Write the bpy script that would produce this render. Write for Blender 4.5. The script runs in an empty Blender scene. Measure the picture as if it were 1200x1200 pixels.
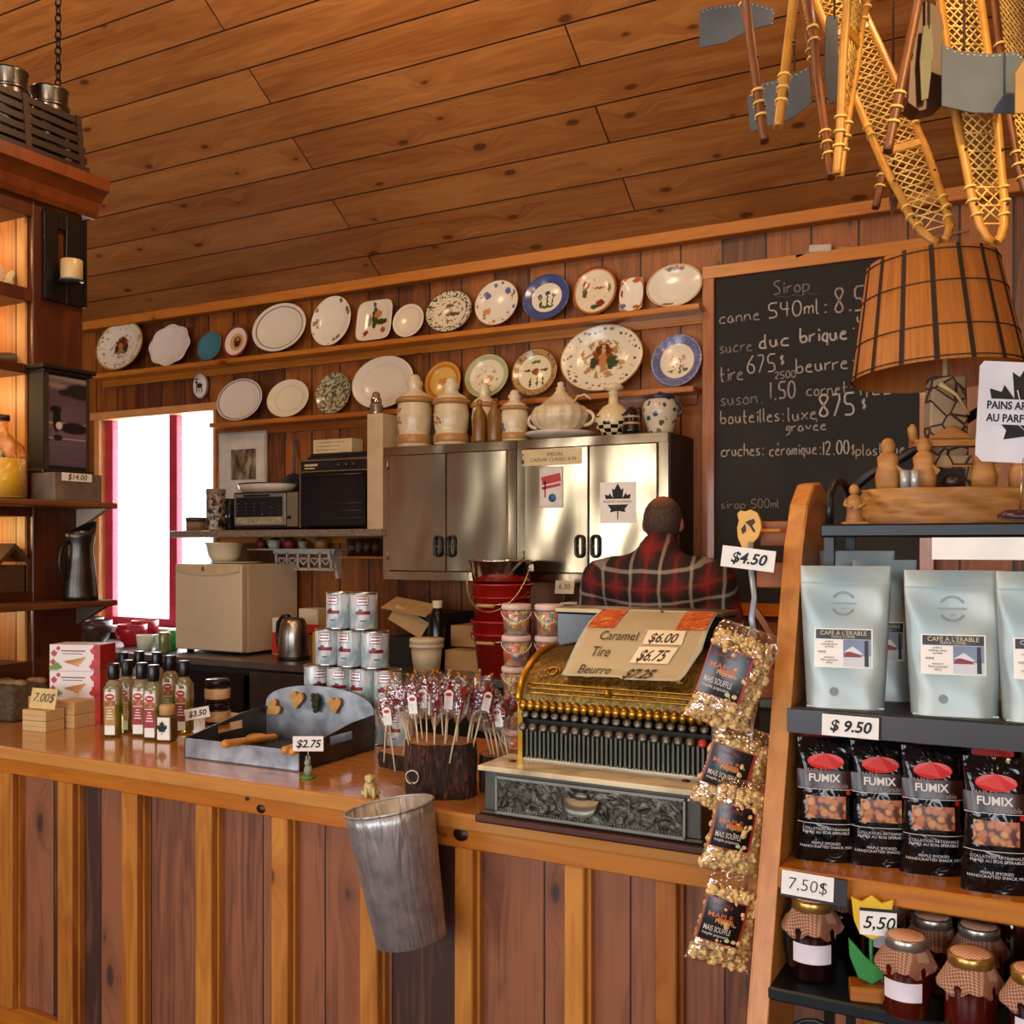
import bpy, bmesh, math, random
from mathutils import Vector, Matrix, Euler
R = math.radians; PI = math.pi; sin = math.sin; cos = math.cos
sc = bpy.context.scene; COL = sc.collection
rnd = random.Random(7)
# ---------------- camera model (used to measure where things stand) ----------------
TH = R(28.6); F = 1200.0; CY = 640.0; H = 1.6
ct, st = cos(TH), sin(TH)
def at(px, py, Y=None, Z=None, X=None, D=None):
    u = (px-600)/F; v = (CY-py)/F
    dx = u*ct-st; dy = u*st+ct
    if Y is not None: d = Y/dy
    elif X is not None: d = X/dx
    elif Z is not None: d = (Z-H)/v
    else: d = D
    return Vector((d*dx, d*dy, H+d*v))
def mpp(p): return (p[1]*ct-p[0]*st)/F          # metres per pixel at a point
# ---------------- colours and node graphs ----------------
def hexc(h):
    h = h.lstrip('#'); o = []
    for i in (0, 2, 4):
        c = int(h[i:i+2], 16)/255
        o.append(c/12.92 if c <= .04045 else ((c+.055)/1.055)**2.4)
    return (*o, 1)
def cc(c): return hexc(c) if isinstance(c, str) else c
class G:
    def __init__(s, name, rough=.5, metal=0, **kw):
        s.m = bpy.data.materials.new(name); s.m.use_nodes = True
        s.nt = s.m.node_tree; s.b = s.nt.nodes['Principled BSDF']
        s.b.inputs['Roughness'].default_value = rough; s.b.inputs['Metallic'].default_value = metal
        for k, v in kw.items():
            s.put(s.b.inputs[k.replace('_', ' ')], v)
    def put(s, inp, v):
        if isinstance(v, bpy.types.NodeSocket): s.nt.links.new(v, inp)
        else:
            if isinstance(v, str): v = hexc(v)
            try: inp.default_value = v
            except Exception: inp.default_value = v[:3] if hasattr(v, '__len__') else (v, v, v)
    def n(s, t, **kw):
        nd = s.nt.nodes.new('ShaderNode'+t)
        for k, v in kw.items():
            if k.startswith('p_'): setattr(nd, k[2:], v)
            else: s.put(nd.inputs[k.replace('_', ' ')], v)
        return nd
    def obj(s): return s.n('TexCoord').outputs['Object']
    def math(s, op, a, b=0, c=0, clamp=False):
        nd = s.n('Math', p_operation=op, p_use_clamp=clamp)
        for i, v in enumerate((a, b, c)): s.put(nd.inputs[i], v)
        return nd.outputs[0]
    def mix(s, f, a, b, mode='MIX'):
        nd = s.n('Mix', p_data_type='RGBA', p_blend_type=mode)
        s.put(nd.inputs[0], f); s.put(nd.inputs[6], cc(a)); s.put(nd.inputs[7], cc(b)); return nd.outputs[2]
    def ramp(s, f, stops):
        nd = s.n('ValToRGB'); s.put(nd.inputs[0], f); e = nd.color_ramp.elements
        while len(e) < len(stops): e.new(.5)
        for el, (p, c) in zip(e, stops): el.position = p; el.color = cc(c)
        return nd.outputs[0]
    def xyz(s, v):
        nd = s.n('SeparateXYZ'); s.put(nd.inputs[0], v); return nd.outputs
    def comb(s, a, b, c=0):
        nd = s.n('CombineXYZ')
        for i, v in enumerate((a, b, c)): s.put(nd.inputs[i], v)
        return nd.outputs[0]
    def map(s, v, scale=(1, 1, 1), loc=(0, 0, 0), rot=(0, 0, 0)):
        return s.n('Mapping', Vector=v, Scale=scale, Location=loc, Rotation=rot).outputs[0]
    def noise(s, v, scale=5, detail=3, dist=0, rough=.5):
        return s.n('TexNoise', Vector=v, Scale=scale, Detail=detail, Distortion=dist, Roughness=rough).outputs[0]
    def step(s, v, lo, hi):       # 0 below lo, 1 above hi
        nd = s.n('MapRange'); s.put(nd.inputs[0], v); nd.inputs[1].default_value = lo; nd.inputs[2].default_value = hi
        return nd.outputs[0]
    def ell(s, xy, cx, cy, rx, ry, soft=.15):
        x, y = xy
        a = s.math('MULTIPLY', s.math('SUBTRACT', x, cx), 1/rx); b = s.math('MULTIPLY', s.math('SUBTRACT', y, cy), 1/ry)
        r = s.math('SQRT', s.math('ADD', s.math('MULTIPLY', a, a), s.math('MULTIPLY', b, b)))
        return s.math('SUBTRACT', 1, s.step(r, 1-soft, 1+soft))
    def rect(s, xy, x0, x1, y0, y1):
        x, y = xy
        g = s.math
        return g('MULTIPLY', g('MULTIPLY', g('GREATER_THAN', x, x0), g('LESS_THAN', x, x1)), g('MULTIPLY', g('GREATER_THAN', y, y0), g('LESS_THAN', y, y1)))
    def col(s, c): s.put(s.b.inputs['Base Color'], cc(c)); return s
    def bump(s, h, strength=.3, dist=.01):
        nd = s.n('Bump', Strength=strength, Distance=dist, Height=h); s.put(s.b.inputs['Normal'], nd.outputs[0]); return s
_pm = {}
def pm(color, rough=.5, metal=0, var=.12, scale=12, name=None, **kw):
    """plain material with slight procedural variation"""
    key = (color if isinstance(color, str) else tuple(color), rough, metal, var, scale, tuple(sorted(kw.items())))
    if key in _pm: return _pm[key]
    g = G(name or 'paint', rough, metal, **kw); o = g.obj(); c = cc(color)
    n = g.noise(o, scale, 3)
    d = tuple(x*(1-var) for x in c[:3])+(1,); l = tuple(min(1, x*(1+var)) for x in c[:3])+(1,)
    g.col(g.ramp(n, [(.3, d), (.7, l)])); _pm[key] = g.m
    return g.m
AX = {'x': 0, 'y': 1, 'z': 2}
def wood(name, dark, light, along='x', across='y', plank=None, length=2.6, knots=.5, rough=.45, contrast=1, kc='#2a1206', coat=0, var=.5, groove='#1c0a04', gw=.004, kscale=1):
    g = G(name, rough); o = g.xyz(g.obj()); a, b = o[AX[along]], o[AX[across]]
    c = o[3-AX[along]-AX[across]]
    info = g.n('ObjectInfo').outputs['Random']
    if plank:
        br = g.n('TexBrick', Vector=g.comb(a, b), Color1=(0, 0, 0, 1), Color2=(1, 1, 1, 1), Mortar=(.5, .5, .5, 1), Scale=1, Mortar_Size=gw, Mortar_Smooth=.1, Bias=0, Brick_Width=length, Row_Height=plank, p_offset=.37, p_offset_frequency=2)
        pr = g.xyz(br.outputs['Color'])[0]; mort = br.outputs['Fac']
    else: pr = info; mort = None
    a2 = g.math('MULTIPLY_ADD', pr, 13.7, a); b2 = g.math('MULTIPLY_ADD', pr, 7.3, b); c2 = g.math('MULTIPLY_ADD', pr, 3.1, c)
    v = g.comb(a2, b2, c2)
    kv = g.n('TexVoronoi', Vector=g.map(v, (2.6/kscale, 5.6/kscale, 1)), Scale=1, p_feature='F1', p_voronoi_dimensions='2D')
    kd = g.math('ADD', g.math('ADD', kv.outputs['Distance'], g.math('MULTIPLY', g.math('SUBTRACT', g.noise(g.map(v, (9, 30, 30)), 1, 2), .5), .07)), g.math('ADD', g.math('MULTIPLY', g.xyz(kv.outputs['Color'])[1], .05), g.math('MULTIPLY', g.math('GREATER_THAN', g.xyz(kv.outputs['Color'])[0], knots), 9)))
    pull = g.math('SUBTRACT', 1, g.step(kd, .02, .35))
    wv = g.comb(g.math('MULTIPLY', a2, .9), g.math('MULTIPLY_ADD', pull, .06, g.math('MULTIPLY', b2, 1)), c2)
    big = g.noise(g.map(wv, (.9, 7, 7)), 1.5, 2, .4)
    rings = g.math('SINE', g.math('MULTIPLY', big, 46))
    fine = g.noise(g.map(wv, (2, 90, 90)), 1.2, 3)
    f = g.math('ADD', g.math('MULTIPLY', big, .62), g.math('ADD', g.math('MULTIPLY', rings, .07*contrast), g.math('MULTIPLY', g.math('SUBTRACT', fine, .5), .5*contrast)))
    f = g.math('ADD', f, g.math('MULTIPLY', g.math('SUBTRACT', pr, .5), var))
    base = g.ramp(g.math('ADD', f, .2), [(.25, dark), (.78, light)])
    k = g.math('SUBTRACT', 1, g.step(kd, .06, .1)); kr = g.math('SUBTRACT', 1, g.step(kd, .1, .26))
    base = g.mix(g.math('MULTIPLY', kr, .35), base, dark); base = g.mix(g.math('MULTIPLY', k, .75), base, kc)
    if mort is not None:
        base = g.mix(mort, base, groove); g.bump(g.math('SUBTRACT', 1, mort), .6, .006)
    else: g.bump(fine, .08, .002)
    g.col(base)
    if coat: g.b.inputs['Coat Weight'].default_value = coat; g.b.inputs['Coat Roughness'].default_value = .08
    return g.m
# ---------------- mesh helpers ----------------
def nb(): return bmesh.new()
def box(bm, c, s, bev=0, rot=None, mi=0, seg=1):
    t = bmesh.new(); bmesh.ops.create_cube(t, size=1)
    bmesh.ops.scale(t, vec=Vector(s), verts=t.verts)
    if bev: bmesh.ops.bevel(t, geom=list(t.edges), offset=bev, segments=seg, affect='EDGES', profile=.5)
    M = Matrix.Translation(Vector(c)) @ (Euler(rot).to_matrix().to_4x4() if rot else Matrix())
    add(bm, t, M, mi); return bm
def add(bm, t, M=None, mi=0):
    if M is not None: t.transform(M)
    mp = {}
    for v in t.verts: mp[v] = bm.verts.new(v.co)
    for f in t.faces:
        try:
            nf = bm.faces.new([mp[v] for v in f.verts]); nf.material_index = mi or f.material_index; nf.smooth = f.smooth
        except ValueError: pass
    t.free(); return bm
def lathe(bm, prof, seg=32, c=(0, 0, 0), M=None, mi=0, wob=None):
    t = bmesh.new(); rings = []
    for r, z in prof:
        if r < 1e-6: rings.append([t.verts.new((0, 0, z))])
        else: rings.append([t.verts.new(((r*(wob(2*PI*i/seg) if wob else 1))*cos(2*PI*i/seg), (r*(wob(2*PI*i/seg) if wob else 1))*sin(2*PI*i/seg), z)) for i in range(seg)])
    for A, B in zip(rings, rings[1:]):
        for i in range(seg):
            j = (i+1) % seg
            if len(A) == 1 and len(B) == 1: continue
            if len(A) == 1: f = t.faces.new((A[0], B[j], B[i]))
            elif len(B) == 1: f = t.faces.new((A[i], A[j], B[0]))
            else: f = t.faces.new((A[i], A[j], B[j], B[i]))
            f.smooth = True
    add(bm, t, (Matrix.Translation(Vector(c)) @ (M or Matrix())), mi); return bm
def tube(bm, pts, r, seg=8, closed=False, mi=0, flat=None):
    pts = [Vector(p) for p in pts]; n = len(pts); rings = []; t = bmesh.new()
    up = Vector((0, 0, 1)); prev = None
    for i, p in enumerate(pts):
        a = pts[i-1] if (i > 0 or closed) else p; b = pts[(i+1) % n] if (i < n-1 or closed) else p
        d = (b-a).normalized() if (b-a).length > 1e-9 else up
        if prev is None:
            s = d.cross(up)
            if s.length < .1: s = d.cross(Vector((0, 1, 0)))
        else: s = prev-d*prev.dot(d)
        s.normalize(); prev = s; w = d.cross(s)
        rr = r[i] if hasattr(r, '__len__') else r; fl = flat or 1
        rings.append([t.verts.new(p+s*cos(2*PI*k/seg)*rr+w*sin(2*PI*k/seg)*rr*fl) for k in range(seg)])
    m = n if closed else n-1
    for i in range(m):
        A, B = rings[i], rings[(i+1) % n]
        for k in range(seg):
            f = t.faces.new((A[k], A[(k+1) % seg], B[(k+1) % seg], B[k])); f.smooth = True
    if not closed:
        t.faces.new(rings[0][::-1]); t.faces.new(rings[-1])
    add(bm, t, None, mi); return bm
def prism(bm, pts, y0, y1, plane='xz', mi=0, bev=0):
    """outline extruded: plane xz -> thickness along y"""
    t = bmesh.new()
    def P(p, d): return {'xz': (p[0], d, p[1]), 'xy': (p[0], p[1], d), 'yz': (d, p[0], p[1])}[plane]
    A = [t.verts.new(P(p, y0)) for p in pts]; B = [t.verts.new(P(p, y1)) for p in pts]
    n = len(pts)
    t.faces.new(A); t.faces.new(B[::-1])
    for i in range(n): t.faces.new((A[i], A[(i+1) % n], B[(i+1) % n], B[i]))
    if bev: bmesh.ops.bevel(t, geom=list(t.edges), offset=bev, segments=1, affect='EDGES')
    bmesh.ops.recalc_face_normals(t, faces=t.faces)
    add(bm, t, None, mi); return bm
def grid(bm, fn, nu, nv, mi=0, smooth=True):
    V = [[bm.verts.new(fn(i/nu, j/nv)) for i in range(nu+1)] for j in range(nv+1)]
    for j in range(nv):
        for i in range(nu):
            f = bm.faces.new((V[j][i], V[j][i+1], V[j+1][i+1], V[j+1][i])); f.smooth = smooth; f.material_index = mi
    return bm
def ball(bm, c, r, seg=12, mi=0):
    t = bmesh.new(); bmesh.ops.create_uvsphere(t, u_segments=seg, v_segments=max(6, seg//2+2), radius=1)
    for f in t.faces: f.smooth = True
    r = r if hasattr(r, '__len__') else (r, r, r)
    bmesh.ops.scale(t, vec=Vector(r), verts=t.verts); add(bm, t, Matrix.Translation(Vector(c)), mi); return bm
def ob(name, bm, mats=None, parent=None, loc=(0, 0, 0), rot=(0, 0, 0), fix=True):
    if fix: bmesh.ops.recalc_face_normals(bm, faces=bm.faces)
    me = bpy.data.meshes.new(name); bm.to_mesh(me); bm.free()
    for m in (mats if isinstance(mats, (list, tuple)) else [mats]): me.materials.append(m)
    o = bpy.data.objects.new(name, me); COL.objects.link(o); o.location = loc; o.rotation_euler = rot
    if parent: o.parent = parent
    return o
def tag(o, label, cat, group=None, kind=None):
    o['label'] = label; o['category'] = cat
    if group: o['group'] = group
    if kind: o['kind'] = kind
    return o
def thing(name, label, cat, loc=(0, 0, 0), rz=0, group=None, rot=None):
    o = bpy.data.objects.new(name, None); COL.objects.link(o); o.location = loc; o.rotation_euler = rot or (0, 0, rz)
    o.empty_display_size = .05
    return tag(o, label, cat, group)
def struct(name, bm, m, loc=(0, 0, 0), rot=(0, 0, 0), parent=None):
    o = ob(name, bm, m, parent, loc, rot)
    if not parent: o['kind'] = 'structure'
    return o
def copy_tree(o, parent=None):
    c = o.copy(); COL.objects.link(c)
    if parent: c.parent = parent
    for ch in list(o.children): copy_tree(ch, c)
    return c
def dup(o, label, loc=None, rz=None, group=None, rot=None, scale=None):
    c = copy_tree(o); c['label'] = label
    if group: c['group'] = group
    if loc is not None: c.location = loc
    if rz is not None: c.rotation_euler = (0, 0, rz)
    if rot is not None: c.rotation_euler = rot
    if scale is not None: c.scale = scale
    return c
def text(s, size, mat, parent=None, loc=(0, 0, 0), rot=(PI/2, 0, 0), name='lettering', shear=0, ax='CENTER', bold=0, xs=1, ext=.0002, warp=None):
    cu = bpy.data.curves.new(name, 'FONT'); cu.body = s; cu.size = size; cu.align_x = ax; cu.align_y = 'CENTER'
    cu.shear = shear; cu.offset = bold; cu.extrude = ext; cu.resolution_u = 3; cu.space_line = .95
    t = bpy.data.objects.new(name, cu); me = bpy.data.meshes.new_from_object(t); bpy.data.objects.remove(t)
    for v in me.vertices: v.co.x *= xs
    if warp:
        for v in me.vertices: v.co = warp(v.co)
    me.materials.clear(); me.materials.append(mat)
    o = bpy.data.objects.new(name, me); COL.objects.link(o); o.location = loc; o.rotation_euler = rot
    if parent: o.parent = parent
    return o
# ---------------- shared materials ----------------
INK = pm('#17140f', .7); WHT = pm('#e6dfd2', .6, var=.04); PAPER = pm('#ece6dc', .65, var=.04, scale=20)
BLK = pm('#0b0a0a', .35); BLKM = pm('#0a0b0d', .4, .2, var=.3)
STEEL = pm('#b9b4ab', .28, 1, var=.08); CHROME = pm('#c8c8c8', .12, 1, var=.04)
PINE = wood('pine', '#8a440c', '#bd7420', 'x', 'z', knots=.22, rough=.32, kc='#3a1606', coat=.3)
PINEZ = wood('pine_upright', '#8a440c', '#bd7826', 'z', 'x', knots=.22, rough=.35, kc='#3a1606', coat=.3)
PINEY = wood('pine_deep', '#8c4816', '#c27a2c', 'y', 'x', knots=.2, rough=.45, kc='#3a1606')
def glassm(name, col, rough=.02, ior=1.45, tint=None, alpha=1):
    g = G(name, rough, 0, IOR=ior); g.col(col); g.b.inputs['Transmission Weight'].default_value = 1
    return g.m
def film(name, col='#ffffff', fac=.25, rough=.08):
    """thin clear plastic: mostly transparent with glossy highlights"""
    g = G(name, rough); nt = g.nt
    tr = g.n('BsdfTransparent', Color=col); gl = g.n('BsdfGlossy', Color='#ffffff', Roughness=rough)
    lw = g.n('LayerWeight', Blend=.35)
    n = g.noise(g.obj(), 60, 2); f = g.math('ADD', g.math('MULTIPLY', lw.outputs['Facing'], .6), fac*.3)
    mx = g.n('MixShader'); g.put(mx.inputs[0], g.math('MULTIPLY', f, 1, clamp=True)); g.put(mx.inputs[1], tr.outputs[0]); g.put(mx.inputs[2], gl.outputs[0])
    bp = g.n('Bump', Strength=.8, Distance=.01, Height=n); g.put(gl.inputs['Normal'], bp.outputs[0])
    nt.links.new(mx.outputs[0], nt.nodes['Material Output'].inputs[0]); return g.m
FILM = film('clear_wrap')

# ================= ROOM SHELL =================
WY = 4.7; XL = -6.0; XR = 3.2; YF = -2.7; RY = 1.0; Z0 = 3.12; SL = R(35)
wallm = wood('wall_boards', '#4e2407', '#9a5718', 'z', 'x', plank=.205, length=5, knots=.3, rough=.5, kc='#2a0f05', var=.45, gw=.005)
ceilm = wood('ceiling_boards', '#7c4820', '#aa733c', 'x', 'y', plank=.187, length=4.2, knots=.6, rough=.38, kc='#341408', var=.24, gw=.0035, contrast=.8, kscale=1.15)
floorm = wood('floor_boards', '#4a2410', '#7a4320', 'x', 'y', plank=.14, length=2, knots=.2)
# back wall with the window opening
wx0, wx1, wz0, wz1 = -5.74, -4.64, 1.08, 2.47
b = nb()
def wbox(b, x0, x1, y0, y1, z0, z1, **k): return box(b, ((x0+x1)/2, (y0+y1)/2, (z0+z1)/2), (abs(x1-x0), abs(y1-y0), abs(z1-z0)), **k)
for x0, x1, z0, z1 in ((XL, wx0, 0, 3.2), (wx1, XR, 0, 3.2), (wx0, wx1, 0, wz0), (wx0, wx1, wz1, 3.2)): wbox(b, x0, x1, WY, WY+.12, z0, z1)
struct('wall_back', b, wallm)
def gable(x0, x1):
    b = nb(); h = (RY and (WY-RY)*math.tan(SL))
    prism(b, [(YF, 0), (WY+.12, 0), (WY+.12, Z0), (RY, Z0+h), (YF, Z0)], x0, x1, 'yz'); return b
sidem = wood('side_wall_boards', '#4e2407', '#9a5718', 'z', 'y', plank=.2, length=5, knots=.3, rough=.5)
struct('wall_left', gable(XL-.1, XL), sidem); struct('wall_right', gable(XR, XR+.1), sidem)
# front wall (behind the viewer) with two broad window openings that let the daylight in
b = nb()
FW = [(-5.2, -3.4), (-2.6, -.6), (.4, 2.2)]
xs = [XL]+[q for w in FW for q in w]+[XR]
for i in range(0, len(xs), 2): wbox(b, xs[i], xs[i+1], YF-.12, YF, 0, Z0)
for x0, x1 in FW: wbox(b, x0, x1, YF-.12, YF, 0, .7); wbox(b, x0, x1, YF-.12, YF, 2.5, Z0)
struct('wall_front', b, wallm)
b = nb(); wbox(b, XL, XR, YF, WY, -.05, 0); struct('floor', b, floorm)
L = (WY-RY)/cos(SL)
b = nb(); box(b, ((XR-XL)/2, L/2, .03), (XR-XL+.2, L+.1, .06))
struct('ceiling', b, ceilm, (XL, WY, Z0), (R(180)-SL, 0, 0))
bpy.data.objects['ceiling'].rotation_euler = (PI-SL, 0, 0)
b = nb(); L2 = math.hypot(RY-YF, (WY-RY)*math.tan(SL)); a2 = math.atan2((WY-RY)*math.tan(SL), RY-YF)
box(b, ((XR-XL)/2, L2/2, .03), (XR-XL+.2, L2+.1, .06)); struct('ceiling_front', b, ceilm, (XL, YF, Z0+.02), (a2, 0, 0))
# beam under the ceiling
b = nb(); wbox(b, XL, XR, WY-.07, WY, 3.04, 3.12, bev=.004); struct('trim_1', b, wood('beam_pine', '#8a440c', '#b8701e', 'x', 'z', knots=.3, rough=.6))
# window
REDP = pm('#b82c42', .5); SILL = pm('#c9a27a', .5)
b = nb(); wbox(b, wx0, wx0+.05, WY-.02, WY+.1, wz0, wz1, bev=.003); wbox(b, wx1-.02, wx1, WY-.02, WY+.1, wz0, wz1); wbox(b, wx0-.03, wx1+.02, WY-.03, WY+.1, wz1-.03, wz1+.02, bev=.003)
w = struct('window_1', b, pm('#c98f56', .5))
b = nb()
for x, wd in ((wx0+.085, .07), (wx1-.42, .07), (wx1-.05, .04)): wbox(b, x-wd/2, x+wd/2, WY+.03, WY+.08, wz0, wz1-.03, bev=.003)
wbox(b, wx0+.05, wx1, WY+.035, WY+.075, wz0, wz0+.05)
o = ob('window_frame', b, REDP, w)
b = nb(); wbox(b, wx0+.05, wx1-.02, WY+.05, WY+.054, wz0+.02, wz1-.03); ob('pane', b, film('window_glass', fac=.05, rough=.02), w)
b = nb(); wbox(b, wx0-.04, wx1+.04, WY-.1, WY+.1, wz0-.04, wz0, bev=.004); ob('window_sill', b, pm('#e8e2da', .5), w)
for k, (x0, x1) in enumerate(FW):
    b = nb()
    for x in (x0+.03, (x0+x1)/2, x1-.03): wbox(b, x-.03, x+.03, YF-.09, YF-.03, .7, 2.5)
    for z in (.73, 2.47): wbox(b, x0, x1, YF-.085, YF-.035, z-.03, z+.03)
    struct('window_%d' % (k+2), b, REDP)
# snowy ground outside the back window
b = nb(); wbox(b, -40, 30, 5.2, 60, -.3, -.2); o = ob('ground_snow', b, pm('#eef2f8', .8, var=.02)); o['kind'] = 'structure'

# ================= LONG PINE COUNTER =================
CT = .98; CF = 2.04; CX0 = -3.9; CX1 = .9
counter = thing('shop_counter', 'long pine shop counter with vertical battens across its dark boarded front', 'counter', (0, CF, 0))
topm = wood('varnished_pine', '#ad6c2e', '#d2954e', 'x', 'y', knots=.2, rough=.16, kc='#3a1404', coat=.6, contrast=.6)
apm = wood('apron_pine', '#a85a16', '#cd8128', 'x', 'z', knots=.35, rough=.3, kc='#3a1404', coat=.4, contrast=.7, kscale=.8)
b = nb(); wbox(b, CX0, CX1, -.012, .82, CT-.04, CT, bev=.006, seg=2); ob('countertop', b, topm, counter)
b = nb(); wbox(b, CX0, CX1, 0, .035, CT-.085, CT-.04, bev=.003); ob('front_apron', b, apm, counter)
panm = wood('old_boards', '#3a1c0f', '#8f5433', 'z', 'x', plank=.21, length=4, knots=.5, rough=.55, kc='#1b100d', var=.65, gw=.0025, contrast=1.2, kscale=1.1)
b = nb(); wbox(b, CX0, CX1, .04, .07, .0, CT-.04); wbox(b, CX0, CX0+.03, .04, .8, 0, CT-.04); wbox(b, CX1-.03, CX1, .04, .8, 0, CT-.04); ob('front_boards', b, panm, counter)
b = nb(); wbox(b, CX0, CX1, .015, .04, 0, .165, bev=.003); ob('base_board', b, PINE, counter)
batm = wood('batten_pine', '#8f4c14', '#c98434', 'z', 'x', knots=.35, rough=.38, kc='#3a1808', contrast=1)
bx = [(at(p0, 1000, Y=CF+.015).x, at(p1, 1000, Y=CF+.015).x) for p0, p1 in ((3, 19), (72, 89), (147, 165), (233, 252), (322, 341), (425, 446), (536, 557), (664, 687), (770, 795), (886, 910))]
sp = bx[8][0]-bx[7][0]
bx += [(bx[9][0]+sp*k, bx[9][1]+sp*k) for k in (1, 2, 3)]+[(bx[0][0]-.2*k, bx[0][1]-.2*k) for k in (1, 2)]
for x0, x1 in bx:
    b = nb(); wbox(b, -(x1-x0)/2, (x1-x0)/2, .0, .022, .165, CT-.085, bev=.003); wbox(b, -(x1-x0)/2+.012, (x1-x0)/2+.008, .022, .04, .165, CT-.085)
    ob('batten', b, batm, counter, ((x0+x1)/2, .0, 0))
# knots seen on the apron
for px, py, r in ((306, 948, .015), (540, 978, .02), (66, 888, .009), (290, 936, .007)):
    p = at(px, py, Y=CF); b = nb(); lathe(b, [(0, .0007), (r, .0006), (r*1.02, 0)], 14, M=Matrix.Rotation(PI/2, 4, 'X') @ Matrix.Scale(.75, 4, (0, 1, 0))); ob('wood_knot', b, pm('#2a0c05', .4), counter, (p.x, -.0012, p.z))

# ================= BACK COUNTER =================
bc = thing('back_counter', 'stainless work counter along the back wall under the steel cabinets', 'counter', (0, 4.0, 0))
b = nb(); wbox(b, XL+.02, -.5, 0, .69, .965, 1.0, bev=.003); ob('worktop', b, pm('#8d8a84', .3, .9, var=.15), bc)
b = nb(); wbox(b, XL+.02, -.5, .03, .69, .08, .965); ob('base_cabinet', b, pm('#2e2c2a', .5, .4, var=.2), bc)
b = nb(); wbox(b, -4.6, -3.75, -.02, .03, .12, .93, bev=.004); ob('door', b, pm('#0e0e10', .25), bc)
b = nb(); wbox(b, -3.72, -3.1, -.01, .03, .12, .955, bev=.004); ob('door', b, pm('#5b5955', .35, .8), bc)

# ================= PLATE SHELVES =================
def shelf(name, label, x0, x1, z):
    t = thing(name, label, 'shelf', (x0, WY, z)); b = nb(); wbox(b, 0, x1-x0, -.13, 0, -.028, 0, bev=.003); ob('board', b, PINE, t)
    b = nb(); wbox(b, .02, x1-x0-.02, -.02, 0, -.07, -.028); ob('cleat', b, PINE, t)
SZ1, SZ2 = 2.725, 2.345
sx = lambda px, py=400: at(px, py, Y=4.6).x
shelf('plate_shelf', 'long upper pine plate shelf running under the ceiling beam', sx(106), sx(822), SZ1)
shelf('plate_shelf', 'lower pine plate shelf above the microwave and steel cabinets', sx(249), sx(815), SZ2)
# ---------------- plates ----------------
def plate_mat(name, base, bands=(), ring=None, tex=None, motif=(), rough=.18):
    g = G(name, rough); o = g.xyz(g.obj()); x, y = o[0], o[1]
    nz = g.noise(g.comb(x, y), 5, 2)
    r = g.math('SQRT', g.math('ADD', g.math('MULTIPLY', x, x), g.math('MULTIPLY', y, y)))
    c = cc(base)
    def band(r0, r1): return g.math('MULTIPLY', g.step(r, r0-.012, r0+.012), g.math('SUBTRACT', 1, g.step(r, r1-.012, r1+.012)))
    for r0, r1, col in bands: c = g.mix(band(r0, r1), c, col)
    if tex:
        for r0, r1, col, thr, scl in tex:
            n = g.noise(g.comb(x, y, scl), scl, 3, .6, .6); c = g.mix(g.math('MULTIPLY', band(r0, r1), g.step(n, thr, thr+.05)), c, col)
    if ring:
        for r0, r1, cols, scl, thr in ring:
            v = g.n('TexVoronoi', Vector=g.comb(x, y, scl*.37), Scale=scl)
            m = g.math('MULTIPLY', band(r0, r1), g.math('LESS_THAN', g.math('ADD', v.outputs['Distance'], g.math('MULTIPLY', g.math('SUBTRACT', g.noise(g.comb(x, y), scl*4, 2), .5), .5)), thr))
            cr = g.ramp(g.xyz(v.outputs['Color'])[0], [(k/len(cols), q) for k, q in enumerate(cols)]); 
            c = g.mix(m, c, cr)
    dx = g.math('ADD', x, g.math('MULTIPLY', g.math('SUBTRACT', g.noise(g.comb(x, y), 9, 2), .5), .22)); dy = g.math('ADD', y, g.math('MULTIPLY', g.math('SUBTRACT', g.noise(g.comb(x, y, 5), 9, 2), .5), .22))
    for cx, cy, rx, ry, col in motif: c = g.mix(g.ell((dx, dy), cx, cy, rx, ry, .12), c, col)
    g.col(c); return g.m
PROF = [(0, .0), (.58, 0), (.66, .03), (.74, .06), (.93, .12), (.985, .135), (1, .12), (.985, .1), (.93, .085), (.7, .02), (.62, -.04), (.56, -.045), (.54, -.03), (0, -.03)]
def wobn(n, a): return lambda t: 1+a*cos(n*t)
def sq(t):  # rounded square
    return 1/((abs(cos(t))**5+abs(sin(t))**5)**.2)*.93
WARMW = '#d9d2c4'
TK = [(0, .08, .27, .3, '#7a3d1c'), (.0, .18, .12, .2, '#5a2a18'), (-.05, -.05, .1, .22, '#a8703c'), (-.2, -.12, .1, .14, '#3a3a22'), (.2, -.1, .1, .16, '#2e3020'), (0, -.25, .3, .04, '#8a6a3a')]
GRNL = '#3c4a20'
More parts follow.
